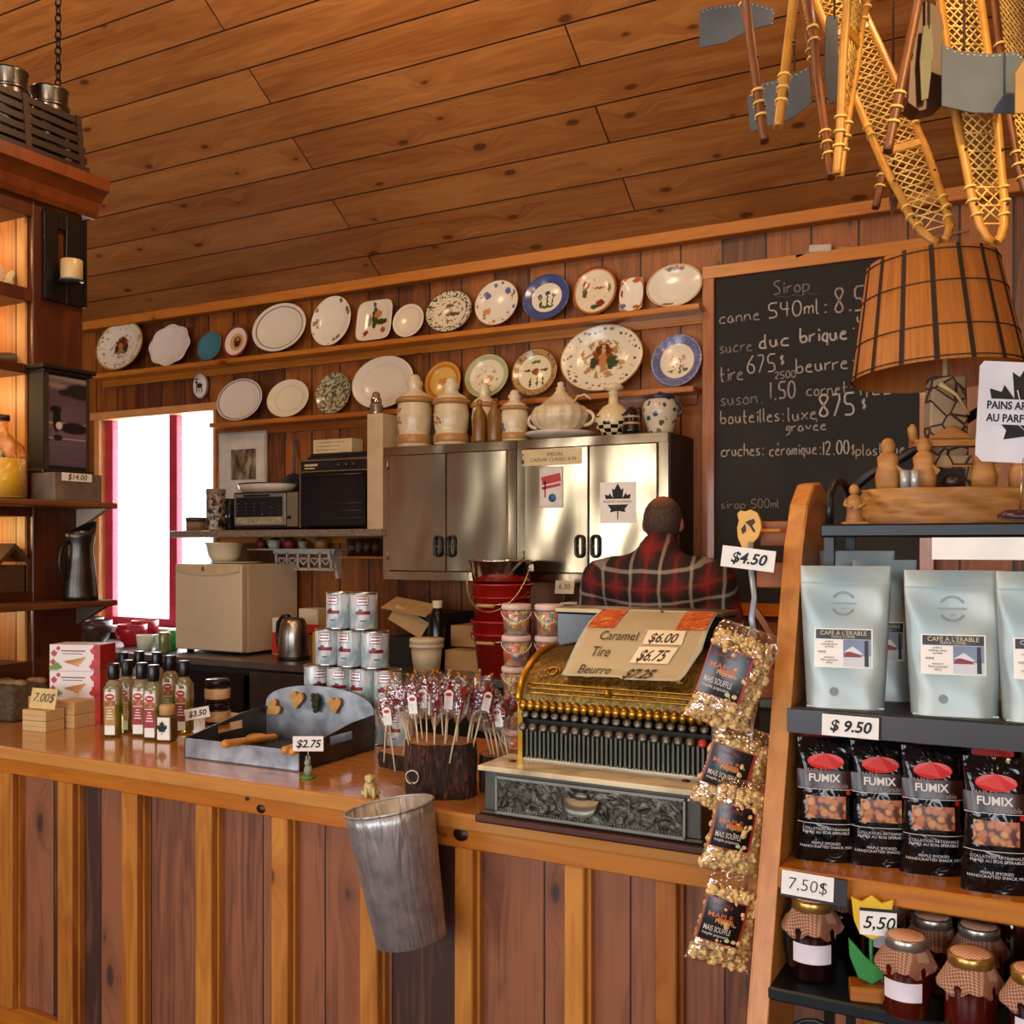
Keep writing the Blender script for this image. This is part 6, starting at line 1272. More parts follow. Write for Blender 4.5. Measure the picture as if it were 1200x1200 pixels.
p = at(877, 656, Y=1.73); t = tagcard('price_tag', '$4.50', '$4.50 price tag clipped above the popcorn bags', (p.x, 1.72, p.z-.016), .089, .036, rz=.25, roll=R(7)); b = nb(); wbox(b, -.01, .01, .0012, .008, .01, .034); ob('clip', b, pm('#9aa4b4', .3, .3), t)
# popcorn bags
POP = pm('#d6b070', .7, var=.3, scale=55); LBK = pm('#140c0a', .25); ORG = pm('#c05a14', .4); RDE = pm('#a0261c', .4)
LTX = pm('#c8b8a8', .5)
BAGF = film('bag_film', fac=.55, rough=.06)
pop0 = None; POPL = []
for k in range(4):
    b = nb()
    for q in range(12):
        a = rnd.uniform(0, 6.28); c = rnd.uniform(-1, 1); s_ = math.sqrt(1-c*c); r = .0055; ball(b, (r*s_*cos(a), r*s_*sin(a), r*c), rnd.uniform(.003, .0052), 6)
    POPL.append(b)
def popbag(lab, px0, py0, px1, py1, Yb, wpx, tilt=0):
    """axis from top (px0,py0) to bottom (px1,py1)"""
    a = at(px0, py0, Y=Yb+.01); c = at(px1, py1, Y=Yb-.012); d = a-c; h = d.length; w = wpx*mpp(c)*1.0
    t = thing('popcorn_bag', lab, 'snack bag', c, group='popcorn bags on the clip strip')
    z = d.normalized(); x = Vector((ct, st, 0)); x = (Matrix.Rotation(tilt, 3, 'Z') @ x); y = z.cross(x).normalized(); x = y.cross(z)
    t.rotation_mode = 'QUATERNION'; t.rotation_quaternion = Matrix((x, y, z)).transposed().to_quaternion()
    def depth(v): return .024*sin(PI*min(1, max(0, v*1.0)))**.45*(1 if v < .8 else 1-(v-.8)*2.2)
    def fn(u, v):
        a_ = 2*PI*u; wv = w/2*(1-.16*sin(PI*v))*(1 if v < .86 else 1-(v-.86)*1.6); dd = max(.0012, depth(v)); e = abs(cos(a_))**.8*(1 if cos(a_) > 0 else -1); s = sin(a_)
        cr = .0015*sin(a_*9+v*25)*(1 if .03 < v < .97 else 0)
        return Vector((wv*e, (dd+cr)*s, h*v))
    b = nb(); grid(b, fn, 36, 24); ob('film', b, BAGF, t)
    # popcorn pieces packed inside
    b = nb(); n = 0; step = .0135; zz = .012
    while zz < h*.86:
        v = zz/h; ww = w/2*(1-.16*sin(PI*v))*.86; xx = -ww+.003
        while xx < ww:
            dd = max(.004, depth(v)*math.sqrt(max(.05, 1-(xx/(ww*1.1))**2)))-.006
            for sy in (-1, 1):
                if dd > 0 or sy < 0:
                    src = POPL[(n*7+int(xx*1e3)) % 4]; cpy = src.copy(); R_ = Euler((rnd.uniform(0, 6), rnd.uniform(0, 6), 0)).to_matrix().to_4x4()
                    add(b, cpy, Matrix.Translation((xx+rnd.uniform(-.003, .003), sy*max(0, dd)+rnd.uniform(-.002, .002), zz+rnd.uniform(-.003, .003))) @ R_ @ Matrix.Scale(rnd.uniform(.8, 1.25), 4)); n += 1
            xx += step
        zz += step*.9
    ob('popcorn', b, POP, t, fix=False)['kind'] = 'stuff'
    # label on the front (front is -y)
    lw, lh = w*.62, h*.46; lx = -w*.14; lz = h*.28
    def lf(off): return lambda u, v: Vector((lx-lw/2+lw*u, -depth((lz+lh*v)/h)*math.sqrt(max(.1, 1-((lx-lw/2+lw*u)/(w*.55))**2))-off, lz+lh*v))
    b = nb(); grid(b, lf(.003), 10, 10); l = ob('label_panel', b, RDE, t)
    def sub(u0, u1, v0, v1, m, nm, off): f_ = lf(off); b = nb(); grid(b, lambda u, v: f_(u0+(u1-u0)*u, v0+(v1-v0)*v), 8, 8); return ob(nm, b, m, l)
    sub(.03, .94, .02, .98, LBK, 'black_field', .0034)
    sub(.35, .7, .5, .58, ORG, 'orange_patch', .0038)
    def tx(s, u0, v0, su, sv, m): 
        o = text(s, 1, m, l, (0, 0, 0), (0, 0, 0), ax='LEFT', ext=0, bold=.01); f_ = lf(.0042)
        for q in o.data.vertices: q.co = f_(u0+q.co.x*su, v0+q.co.y*sv)
    tx('MAPLE', .1, .62, .2, .16, ORG); tx('soufflé', .12, .86, .2, .14, pm('#7c1c14', .4)); tx('Popcorn', .3, .5, .13, .13, pm('#e0a040', .4)); tx('MAIS SOUFFLE', .08, .3, .1, .18, LTX); tx('maple popcorn', .08, .18, .1, .1, LTX)
    for cx_ in (.68, .84): 
        f_ = lf(.004); b = nb(); vs = [b.verts.new(f_(cx_+.06*cos(q), .12+.045*sin(q))) for q in [2*PI*i/14 for i in range(14)]]; b.faces.new(vs); ob('seal', b, pm('#b9c890' if cx_ < .7 else '#d8b890', .5), l)
    b = nb(); tube(b, [(-w*.3, 0, h*.985), (w*.3, 0, h*.985)], .003, 6, flat=.5); ob('crimp', b, FILM, t)
    return t
popbag('popcorn bag at the top of the hanging strip', 880, 735, 840, 852, 1.655, 84, -.15)
popbag('popcorn bag second from the top, tilted left', 878, 852, 845, 952, 1.69, 84, 0)
popbag('popcorn bag third from the top', 876, 915, 853, 1024, 1.66, 76, .1)
popbag('popcorn bag at the bottom of the hanging strip', 868, 1025, 839, 1132, 1.63, 80, .05)
# ---- coffee bags on the upper shelf ----
CB = G('pale_foil', .38, .25); o = CB.obj(); n = CB.noise(o, 7, 2, .5); CB.col(CB.ramp(n, [(.3, '#8b9fa2'), (.7, '#b3b5a8')])); CB = CB.m
NAVY = pm('#14161f', .4)
def coffee(lab, px0, px1, py0, py1, Yf, rz=0, full=True):
    p = at((px0+px1)/2, py1, Y=Yf); m = mpp(p); w = (px1-px0)*m; h = (py1-py0)*m; z0 = 1.336
    t = thing('coffee_bag', lab, 'coffee bag', (p.x, Yf, z0), TH*.35+rz, 'coffee bags on the upper shelf')
    def dp_(v): return .036*(1-v)**.75+.0012
    wd = lambda v: w/2*(.86+.14*min(1, v*1.15))
    def fn(u, v):
        a = 2*PI*u; c, s = cos(a), sin(a); e = abs(c)**.55*(1 if c > 0 else -1); f_ = abs(s)**.7*(1 if s > 0 else -1)
        return Vector((wd(v)*e, dp_(v)*f_+.0012*sin(v*16+u*20)*(1 if v < .9 else 0), h*v))
    b = nb(); grid(b, fn, 40, 30); b.faces.new([b.verts[i] for i in range(40)][::-1]) if False else None
    box(b, (0, 0, .002), (w*.84, .06, .003)); ob('pouch', b, CB, t)
    F_ = lambda x, z, off=.0022: Vector((x, -dp_(z/h)*max(.05, 1-(abs(x)/(wd(z/h)))**3.2)**.35-off, z))
    def patch(x0, x1, zz0, zz1, mat, nm, off, par): b = nb(); grid(b, lambda u, v: F_(x0+(x1-x0)*u, zz0+(zz1-zz0)*v, off), 12, 8); return ob(nm, b, mat, par)
    patch(-w*.49, w*.49, h*.875, h*.885, pm('#8fa5a8', .4), 'zip_seam', .001, t)
    lx0, lx1, lz0, lz1 = -w*.34, w*.3, h*.285, h*.56
    l = patch(lx0, lx1, lz0, lz1, PAPER, 'label_panel', .0026, t); LW = lx1-lx0; LH = lz1-lz0
    patch(lx0+LW*.03, lx1-LW*.03, lz1-LH*.27, lz1-LH*.03, NAVY, 'navy_band', .0032, l)
    sk = pm('#7c8ca4', .5, var=.2); patch(lx0+LW*.5, lx1-LW*.03, lz0+LH*.3, lz1-LH*.28, sk, 'winter_photo', .0032, l); patch(lx0+LW*.5, lx1-LW*.03, lz0+LH*.04, lz0+LH*.32, pm('#cfd0d4', .5), 'snow_photo', .0032, l)
    def poly(pts, m_, nm, off=.0036): b = nb(); b.faces.new([b.verts.new(F_(lx0+LW*a, lz0+LH*c, off)) for a, c in pts]); ob(nm, b, m_, l)
    poly([(.5, .28), (.56, .42), (.7, .45), (.82, .28)], pm('#8c1a1c', .5), 'red_cabin'); poly([(.5, .4), (.66, .56), (.84, .36), (.76, .36), (.62, .42)], pm('#dcdce2', .5), 'snowy_roof', .004); poly([(.86, .05), (.86, .7), (.92, .7), (.93, .05)], pm('#2c2230', .5), 'tree_trunk', .004)
    def tx(s, x, z, sz, m_, par, bold=0, ax='CENTER'):
        o = text(s, sz, m_, par, (0, 0, 0), (0, 0, 0), ax=ax, ext=0, bold=bold)
        for q in o.data.vertices: q.co = F_(x+q.co.x, z+q.co.y, .0045)
    tx("CAFÉ À L'ÉRABLE", (lx0+lx1)/2, lz1-LH*.12, LW*.105, pm('#d8c8a0', .5), l); tx('MAPLE COFFEE', (lx0+lx1)/2, lz1-LH*.215, LW*.06, pm('#d8c8a0', .5), l)
    tx('arabica\nmélange doux\ntorréfié', lx0+LW*.26, lz0+LH*.6, LW*.05, INK, l); tx('***', lx0+LW*.14, lz0+LH*.37, LW*.11, INK, l); tx('mouture\nfiltre universel\n300 g', lx0+LW*.26, lz0+LH*.2, LW*.05, INK, l)
    GY = pm('#7f9094', .5); cx_, cz = 0-w*.02, h*.735
    b = nb()
    for r in (.135*w, .12*w):
        pts = [F_(cx_+r*cos(a), cz+r*sin(a), .002) for a in [2*PI*i/24 for i in range(24)] if abs(sin(a)) > .42]
        hb_ = len(pts)//2; tube(b, pts[:hb_], .0005, 4); tube(b, pts[hb_:], .0005, 4)
    ob('round_emblem', b, GY, t); patch(cx_-w*.14, cx_+w*.14, cz-.0014, cz+.0014, GY, 'emblem_band', .002, t); patch(cx_-w*.03, cx_+w*.03, cz-w*.07, cz-w*.055, GY, 'emblem_band', .002, t)
    b = nb(); b.faces.new([b.verts.new(F_(.0+.007*cos(a)-w*.12, h*.12+.007*sin(a), .002)) for a in [2*PI*i/20 for i in range(20)]]); ob('valve', b, pm('#6c7878', .4), t)
    return t
coffee('front pale blue coffee bag at the left end of the upper shelf', 940, 1041, 662, 826, 1.75)
coffee('second pale blue coffee bag standing right of the leftmost one', 1063, 1172, 664, 832, 1.75)
coffee('pale blue coffee bag partly hidden between the two front ones', 1000, 1072, 664, 826, 1.87)
coffee('pale blue coffee bag cut off by the right edge of the photo', 1172, 1275, 664, 838, 1.75)
coffee('pale blue coffee bag behind the leftmost one', 962, 1046, 659, 824, 1.93, .05)
p = at(997, 838, Y=ly(1.33)-.022); tagcard('price_tag', '$ 9.50', '$ 9.50 price tag on the dark upper shelf edge', (p.x, ly(1.33)-.03, 1.298), .086, .034, rz=R(3), shear=.2, roll=R(1))
# ---- black snack pouches ----
FB = G('glossy_black_foil', .16); n = FB.noise(FB.obj(), 26, 2, .8); FB.col('#08070a'); FB.bump(n, .5, .02); FB = FB.m
NUT = G('nuts', .4); v = NUT.n('TexVoronoi', Vector=NUT.obj(), Scale=95); NUT.col(NUT.mix(NUT.step(v.outputs['Distance'], .5, .75), NUT.ramp(NUT.xyz(v.outputs['Color'])[0], [(0, '#a5542c'), (1, '#c88a4c')]), '#4a1e10')); NUT = NUT.m
WT = pm('#cfc8c2', .4); RO = pm('#c01e14', .3)
sn0 = None
def snack(lab, px, py, Yf, s=1, rz=0):
    global sn0
    if sn0 is None:
        p = at(px, py, Y=Yf); t = thing('snack_pouch', lab, 'snack bag', (p.x, Yf, 1.094), TH*.5+rz, 'black snack pouches on the middle shelf'); w, h = .094, .196
        dp_ = lambda v: .028*sin(PI*min(1, .22+v*.78))**.8+.0012
        def fn(u, v):
            a = 2*PI*u; c, s_ = cos(a), sin(a); e = abs(c)**.6*(1 if c > 0 else -1); f_ = abs(s_)**.75*(1 if s_ > 0 else -1); ww = w/2*(.93+.07*cos(v*5)); 
            return Vector((ww*e, dp_(v)*f_+.001*sin(u*30+v*14)*(1 if v < .9 else 0), h*v))
        b = nb(); grid(b, fn, 36, 26); box(b, (0, 0, .002), (w*.85, .03, .003)); ob('pouch', b, FB, t)
        F_ = lambda x, z, off=.002: Vector((x, -dp_(z/h)*max(.05, 1-(abs(x)/(w/2))**3)**.35-off, z))
        def patch(x0, x1, z0, z1, m, nm, off=.002): b = nb(); grid(b, lambda u, v: F_(x0+(x1-x0)*u, z0+(z1-z0)*v, off), 12, 6); return ob(nm, b, m, t)
        patch(-w*.33, w*.32, h*.37, h*.55, NUT, 'window'); patch(-w*.47, w*.47, h*.61, h*.75, pm('#2e120a', .3), 'brown_band', .0018)
        for z in (.6, .325): patch(-w*.46, w*.46, h*z, h*z+.0009, WT, 'thin_line', .0024)
        b = nb(); b.faces.new([b.verts.new(F_(w*.3*cos(a), h*.82+.012*sin(a), .003)) for a in [2*PI*i/28 for i in range(28)]]); ro = ob('red_oval', b, RO, t)
        def tx(st_, x, z, sz, m=WT, bold=0, sh=0, par=None):
            o = text(st_, sz, m, par or t, (0, 0, 0), (0, 0, 0), ext=0, bold=bold, shear=sh)
            for q in o.data.vertices: q.co = F_(x+q.co.x, z+q.co.y, .0036)
        tx('MAPLE', -w*.2, h*.745, .0095, pm('#8a7468', .5)); tx('FUMIX', -w*.03, h*.69, .0165, bold=.0004); tx("à l'érable", w*.15, h*.632, .0105, pm('#9a8474', .5), sh=.3)
        tx('COLLATION ARTISANALE\nFUMEE AU BOIS D\'ERABLE', 0, h*.27, .0062); tx('MAPLE SMOKED\nHANDCRAFTED SNACK MIX', 0, h*.15, .0062)
        b = nb(); b.faces.new([b.verts.new(F_(w*.36+.0035*cos(a), h*.58+.0035*sin(a), .003)) for a in [2*PI*i/12 for i in range(12)]]); ob('red_dot', b, RO, t)
        sn0 = t; return t
    p = at(px, py, Y=Yf); return dup(sn0, lab, (p.x, Yf, 1.094), TH*.5+rz, scale=(s, s, s))
snack('black snack pouch with red oval, leftmost in the front row', 967, 1000, 1.70)
snack('black snack pouch with red oval, second in the front row', 1030, 1000, 1.715, rz=.05)
snack('black snack pouch with red oval, third in the front row', 1091, 1000, 1.71)
snack('black snack pouch with red oval, standing forward at the right', 1166, 1010, 1.665, 1.0, rz=-.1)
for k, px in enumerate((958, 1024, 1092, 1160)): snack('black snack pouch in the back row, %s from the left' % ordn[k], px, 990, 1.80, 1.12, rz=rnd.uniform(-.1, .1))
p = at(947, 1022, Y=1.6); t = tagcard('price_tag', '7,50$', 'handwritten 7,50 price tag on the middle shelf edge', (p.x, ly(1.07)-.03, 1.062), .078, .037, rz=R(3), shear=.1, bold=-.0004, roll=R(2)); b = nb(); wbox(b, -.04, .058, .0012, .006, -.004, .036); ob('tag_holder', b, DKW, t)
# ---- jam jars ----
GH = G('gingham_cloth', .85); o = GH.obj(); ck = GH.xyz(GH.map(o, (1, 1, 1), rot=(.3, .2, .7))); sxx = GH.math('GREATER_THAN', GH.math('FRACT', GH.math('MULTIPLY', ck[0], 190)), .5); szz = GH.math('GREATER_THAN', GH.math('FRACT', GH.math('MULTIPLY', GH.math('ADD', ck[1], ck[2]), 190)), .5)
GH.col(GH.mix(GH.math('MULTIPLY', GH.math('ADD', sxx, szz), .5), '#e6c49e', '#b05a40')); GH = GH.m
GLD = pm('#b8934c', .3, .85); SIL = pm('#a8a49a', .3, .85)
def jamm(c1, nm): g = G(nm, .08); g.col(g.ramp(g.noise(g.obj(), 30), [(.3, c1), (.8, c1)])); g.b.inputs['Transmission Weight'].default_value = .15; g.b.inputs['Coat Weight'].default_value = 1; return g.m
DJ, RJ = jamm('#1e0408', 'dark_jam'), jamm('#4a0a06', 'red_jam')
def jar(lab, px, Yc, s=1, jm=DJ, ring=GLD, cloth=GH, label=True, grp='jam jars on the bottom shelf', lr=-.25, zb=zB):
    p = at(px, 1100, Y=Yc); t = thing('jam_jar', lab, 'jar', (p.x, Yc, zb), TH+lr, grp); t.scale = (s*.84, s*.84, s)
    ob('glass', lb([(0, 0), (.034, 0), (.039, .005), (.04, .07), (.036, .086), (.031, .092), (.031, .1), (0, .1)], 32), jm, t)
    ob('screw_ring', lb([(.0315, .094), (.034, .095), (.034, .1), (.0345, .101), (.0345, .11), (.0325, .112), (.03, .1115)], 32), ring, t)
    ob('lid_insert', lb([(0, .1125), (.029, .1125), (.0305, .1105)], 28), cloth if cloth is GH else pm('#1c2230', .3, .4), t)
    if cloth is GH:
        def fn(u, v): a = 2*PI*u; r = .033+.013*v+(.007*sin(4*a+1))*v*v; return Vector((r*cos(a), r*sin(a), .098-.03*v**1.3+.006*cos(4*a)*v-.004*abs(sin(7*a))*v))
        b = nb(); grid(b, fn, 64, 8); bmesh.ops.solidify(b, geom=list(b.faces), thickness=.0006); ob('cloth_frill', b, GH, t)
    if label:
        b = nb(); grid(b, lambda u, v: Vector((.0406*sin(-.9+1.7*u), -.0406*cos(-.9+1.7*u), .028+.027*v)), 14, 2); ob('label_band', b, pm('#ddd0d4', .6), t)
    return t
jar('dark jam jar with checked cloth, leftmost on the bottom shelf', 952, 1.64, 1.1)
jar('jam jar with a tilted white label right of the yellow tulip', 1062, 1.575, 1.0, RJ, SIL, lr=-.5)
jar('red jam jar without label at the front right', 1137, 1.545, 1.02, RJ, GLD, label=False)
jar('jam jar with checked cloth cut off at the right edge', 1212, 1.53, 1.0, DJ, GLD, lr=-.3)
jar('jam jar behind the tilted label one', 1092, 1.68, 1.0, RJ, SIL, label=False); jar('jam jar behind the red one at the right', 1147, 1.67, 1.0, RJ, SIL, label=False)
jar('dark jam jar with plain silver lid behind the leftmost one', 984, 1.77, 1.1, DJ, SIL, label=False); jar('dark jam jar behind the yellow tulip', 1040, 1.76, 1.08, DJ, SIL)
jar('dark lidded jar without cloth at the back of the bottom shelf', 1112, 1.80, 1.3, DJ, pm('#30343c', .3, .6), None, label=False); jar('dark lidded jar without cloth at the far right back', 1180, 1.79, 1.2, DJ, pm('#30343c', .3, .6), None, label=False)
# ---- tulip price holder ----
p = at(1022, 1160, Y=1.60); t = thing('tulip_card_holder', 'wooden yellow tulip price holder with a green leaf', 'card holder', (p.x, 1.60, zB), TH*.5)
b = nb(); box(b, (0, 0, .011), (.065, .04, .022), bev=.002); ob('base', b, PINE, t)
b = nb(); tube(b, [(0, 0, .02), (-.002, 0, .1)], .003, 6); ob('stem', b, pm('#2f7a34', .5), t)
b = nb(); prism(b, [(.0, .022), (-.02, .03), (-.032, .06), (-.034, .088), (-.026, .08), (-.01, .06), (.004, .05), (.018, .07), (.026, .088), (.026, .06), (.018, .035)], -.004, .002, bev=.001); ob('leaf', b, pm('#2a8036', .45), t)
b = nb(); prism(b, [(0, .088), (-.018, .096), (-.026, .115), (-.03, .15), (-.014, .142), (0, .154), (.014, .142), (.03, .15), (.026, .115), (.018, .096)], -.003, .003, bev=.001); ob('tulip_head', b, pm('#e0b41e', .45), t)
b = nb(); box(b, (.008, -.005, .114), (.052, .001, .036)); cd = ob('price_card', b, PAPER, t); b = nb(); box(b, (.008, -.0052, .1335), (.052, .002, .004)); ob('card_clip', b, INK, t); text('5,50', .026, INK, cd, (.008, -.006, .114), shear=.25, bold=.0003)
# white sheet strip under the metal top shelf
p = at(1148, 641, Y=1.765); b = nb(); wbox(b, -.07, .2, 0, .0015, -.035, 0); tag(ob('white_card_strip', b, PAPER, None, (p.x, 1.766, at(1100, 630, Y=1.766).z)), 'white card strip hanging under the black metal top shelf', 'card')
# ---- lamp with carved sugar shack base ----
LY = 1.93; lp = at(1112, 612, Y=LY); LX, LZ = lp.x, zT
t = thing('carved_lamp', 'carved wooden fireplace table lamp with a wood veneer shade', 'lamp', (LX, LY, LZ), TH*.8)
CW = G('carved_wood', .6); n = CW.noise(CW.map(CW.obj(), (1, 1, 5)), 12, 3, .6); CW.col(CW.ramp(n, [(.3, '#8a5524'), (.7, '#b8803c')])); CW = CW.m
SG = G('stone_masonry', .8); o = SG.obj(); v = SG.n('TexVoronoi', Vector=SG.map(o, (1, .3, 1)), Scale=34, p_feature='DISTANCE_TO_EDGE'); v2 = SG.n('TexVoronoi', Vector=SG.map(o, (1, .3, 1)), Scale=34); SG.col(SG.mix(SG.math('LESS_THAN', v.outputs['Distance'], .05), SG.ramp(SG.xyz(v2.outputs['Color'])[0], [(0, '#8a6c4a'), (1, '#a88c68')]), '#3c2616')); SG.bump(SG.step(v.outputs['Distance'], 0, .1), .5, .004); SG = SG.m
b = nb()
def basef(u, v):
    a = 2*PI*u; e = 1+.04*sin(9*a+v*8)+.03*sin(v*28+3*sin(a*2)); rx, ry = .155*(1-.08*v), .085*(1-.08*v); return Vector((rx*e*cos(a)*1.0, ry*e*sin(a), .062*v))
grid(b, basef, 64, 12); bmesh.ops.contextual_create(b, geom=[]) if False else None
lathe(b, [(0, .06), (.93, .06)], 48, M=Matrix.Diagonal((.15, .08, 1, 1))); lathe(b, [(0, .0), (.98, .0)], 48, M=Matrix.Diagonal((.15, .085, 1, 1))); ob('carved_base', b, CW, t)
b = nb(); prism(b, [(-.036, .06), (.036, .06), (.03, .26), (-.028, .26)], .0, .04, bev=.003); wbox(b, -.04, .04, -.01, .04, .06, .12); ob('stone_chimney', b, SG, t)
b = nb(); prism(b, [(-.04, .148), (.04, .148), (0, .172)], -.02, .01, bev=.002); wbox(b, -.062, .062, -.02, .02, .136, .147); wbox(b, -.03, .035, -.016, -.011, .1, .103); ob('mantel', b, CW, t)
b = nb(); wbox(b, -.024, .024, -.012, -.009, .063, .098); ob('hearth_opening', b, pm('#241208', .8), t)
b = nb(); ball(b, (0, -.022, .074), (.017, .014, .013), 14); ob('cauldron', b, pm('#2c1a12', .4), t)
for x, h_, s in ((-.048, .085, 1), (.052, .085, 1.05), (-.108, .085, 1), (.115, .055, 1.1)):
    b = nb(); lathe(b, [(0, 0), (.02*s, 0), (.022*s, .024), (.017*s, .042), (.019*s, .056), (.01*s, .066), (0, .067)], 14, c=(x, -.02, .06), wob=lambda a: 1+.08*sin(4*a)); ball(b, (x, -.02, .06+.076), (.0125*s, .0125*s, .0145*s), 12); box(b, (x+.012, -.03, .095), (.02, .01, .01), rot=(0, .6, 0)); ob('carved_figure', b, CW, t)
for x in (-.088, -.072): b = nb(); lathe(b, [(0, 0), (.0075, 0), (.0085, .032), (0, .032)], 14, c=(x, -.05, .06)); ob('tin_pail', b, pm('#b8b6b0', .4, .5), t)
for x in (-.06, .06): b = nb(); tube(b, [(x, -.005, .145), (x-.004, -.005, .168), (x-.002, -.005, .175)], [.008, .008, .003], 8); ob('carved_candle', b, CW, t)
b = nb(); tube(b, [(-.02, -.012, .245), (.008, -.014, .225), (.03, -.012, .19)], [.005, .003, .002], 6); ob('axe', b, pm('#c8a868', .5), t)
b = nb(); tube(b, [(0, .02, .25), (0, .02, .38)], .005, 8); ball(b, (0, .02, .34), (.02, .02, .03), 12); ob('bulb_stem', b, pm('#b09a70', .4), t)
for k in range(3): a = 2*PI*k/3; b = nb(); tube(b, [(0, .02, .345), (.1*cos(a), .02+.1*sin(a), .35)], .002, 5); ob('shade_spider', b, STEEL, t)
VN = G('veneer', .6); o = VN.xyz(VN.obj()); n = VN.noise(VN.comb(VN.math('MULTIPLY', VN.math('ARCTAN2', o[1], o[0]), 14), VN.math('MULTIPLY', o[2], 3)), 2, 3); VN.col(VN.ramp(n, [(.3, '#8e501a'), (.7, '#ac6a26')])); VN.b.inputs['Subsurface Weight'].default_value = .0; VN = VN.m
s_ = at(1010, 452, Y=LY); m = mpp(lp); RB, RT = 98*m, 74*m; z0s = at(1112, 437, Y=LY).z-LZ; z1s = at(1112, 300, Y=LY).z-LZ
sh = None
wv = lambda a: 1
b = nb(); lathe(b, [(RB, z0s), (RB-.001, z0s+.002), (RT, z1s), (RT-.002, z1s), (RB-.003, z0s)], 80); sh = ob('lamp_shade', b, VN, t, (.0, .02, 0), (R(-3), R(-2), 0))
b = nb()
for k in range(16):
    a = 2*PI*k/16+.1; c_, s2 = cos(a), sin(a); tv = Vector((-s2, c_, 0)); r_ = Vector((c_, s2, 0))
    for wd_ in (.0042,):
        p0_, p1_ = r_*(RB+.0008)+Vector((0, 0, z0s)), r_*(RT+.0008)+Vector((0, 0, z1s)); vs = [b.verts.new(q) for q in (p0_-tv*wd_, p0_+tv*wd_, p1_+tv*wd_*.9, p1_-tv*wd_*.9)]; b.faces.new(vs)
bmesh.ops.solidify(b, geom=list(b.faces), thickness=.001); ob('bark_strip', b, pm('#3a2a1c', .7), sh)
b = nb()
for f_ in (.03, .3, .68, .96): r_ = RB+(RT-RB)*f_+.001; tube(b, [(r_*cos(a), r_*sin(a), z0s+(z1s-z0s)*f_) for a in [2*PI*i/72 for i in range(72)]], .0011, 5, True)
ob('lacing', b, pm('#2c180a', .6), sh)
# small figurine at the left of the lamp base
p = at(1001, 610, Y=1.80); t = thing('carved_man', 'small carved wooden figure left of the lamp base', 'figurine', (p.x, 1.80, zT), .3)
b = nb(); lathe(b, [(0, 0), (.013, 0), (.014, .005), (.012, .02), (.014, .034), (.012, .044), (.006, .05), (0, .051)], 14); ball(b, (0, 0, .058), (.0085, .0085, .01), 12); ob('body', b, CW, t)
for s2 in (-1, 1): tube_b = nb(); tube(tube_b, [(s2*.012, 0, .043), (s2*.016, -.006, .033), (s2*.004, -.013, .028)], .0035, 6); ob('arm', tube_b, CW, t)
b = nb(); box(b, (0, 0, .002), (.04, .03, .004)); ob('base', b, CW, t)
# ---- white leaf sign on a wire ----
SGY = 1.72; p = at(1205, 484, Y=SGY); m = mpp(p); t = thing('leaf_sign', 'white sign with black maple leaf and lettering at the right edge', 'sign', (p.x, SGY, p.z), rot=(0, R(3), TH*.9)); w, h = 116*m, 118*m
b = nb(); prism(b, [(-w/2+.01, -h/2), (w/2-.01, -h/2), (w/2, -h/2+.01), (w/2, h/2-.01), (w/2-.01, h/2), (-w/2+.006, h/2), (-w/2, h/2-.008), (-w/2, -h/2+.01)], 0, .002); ob('card', b, pm('#d6d4da', .45), t)
b = nb(); leaf(b, 0, .004, h*.5, -.0012, 0); ob('maple_leaf', b, INK, t)
b = nb(); wbox(b, -w*.47, w*.47, -.0018, -.001, -.019, .019); ob('banner', b, pm('#d6d4da', .45), t)
text('PAINS ARTISANAUX', .0165, INK, t, (.001, -.0024, .009), bold=.0004, xs=.85); text('AU PARFUM ERABLE', .0165, INK, t, (.001, -.0024, -.010), bold=.0004, xs=.85)
b = nb()
for x1_, z1_ in ((.6, .0), (-.6, 0), (.3, .55), (-.3, .55), (0, .7)): tube(b, [(0, -.0015, -h*.2), (x1_*h*.4, -.0015, z1_*h*.4-.0)], .0008, 4)
for o in (ob('leaf_veins', b, pm('#d6d4da', .45), t),): pass
b = nb(); tube(b, [(-.004, .001, -h*.45), (-.004, .001, -(p.z-zT)+.012)], .0012, 6); ob('wire_stem', b, STEEL, t)
b = nb(); lathe(b, [(0, 0), (.03, 0), (.032, .006), (.02, .014), (0, .016)], 20, c=(-.004, .001, -(p.z-zT)+.002)); ob('base', b, pm('#3a1c22', .3), t)
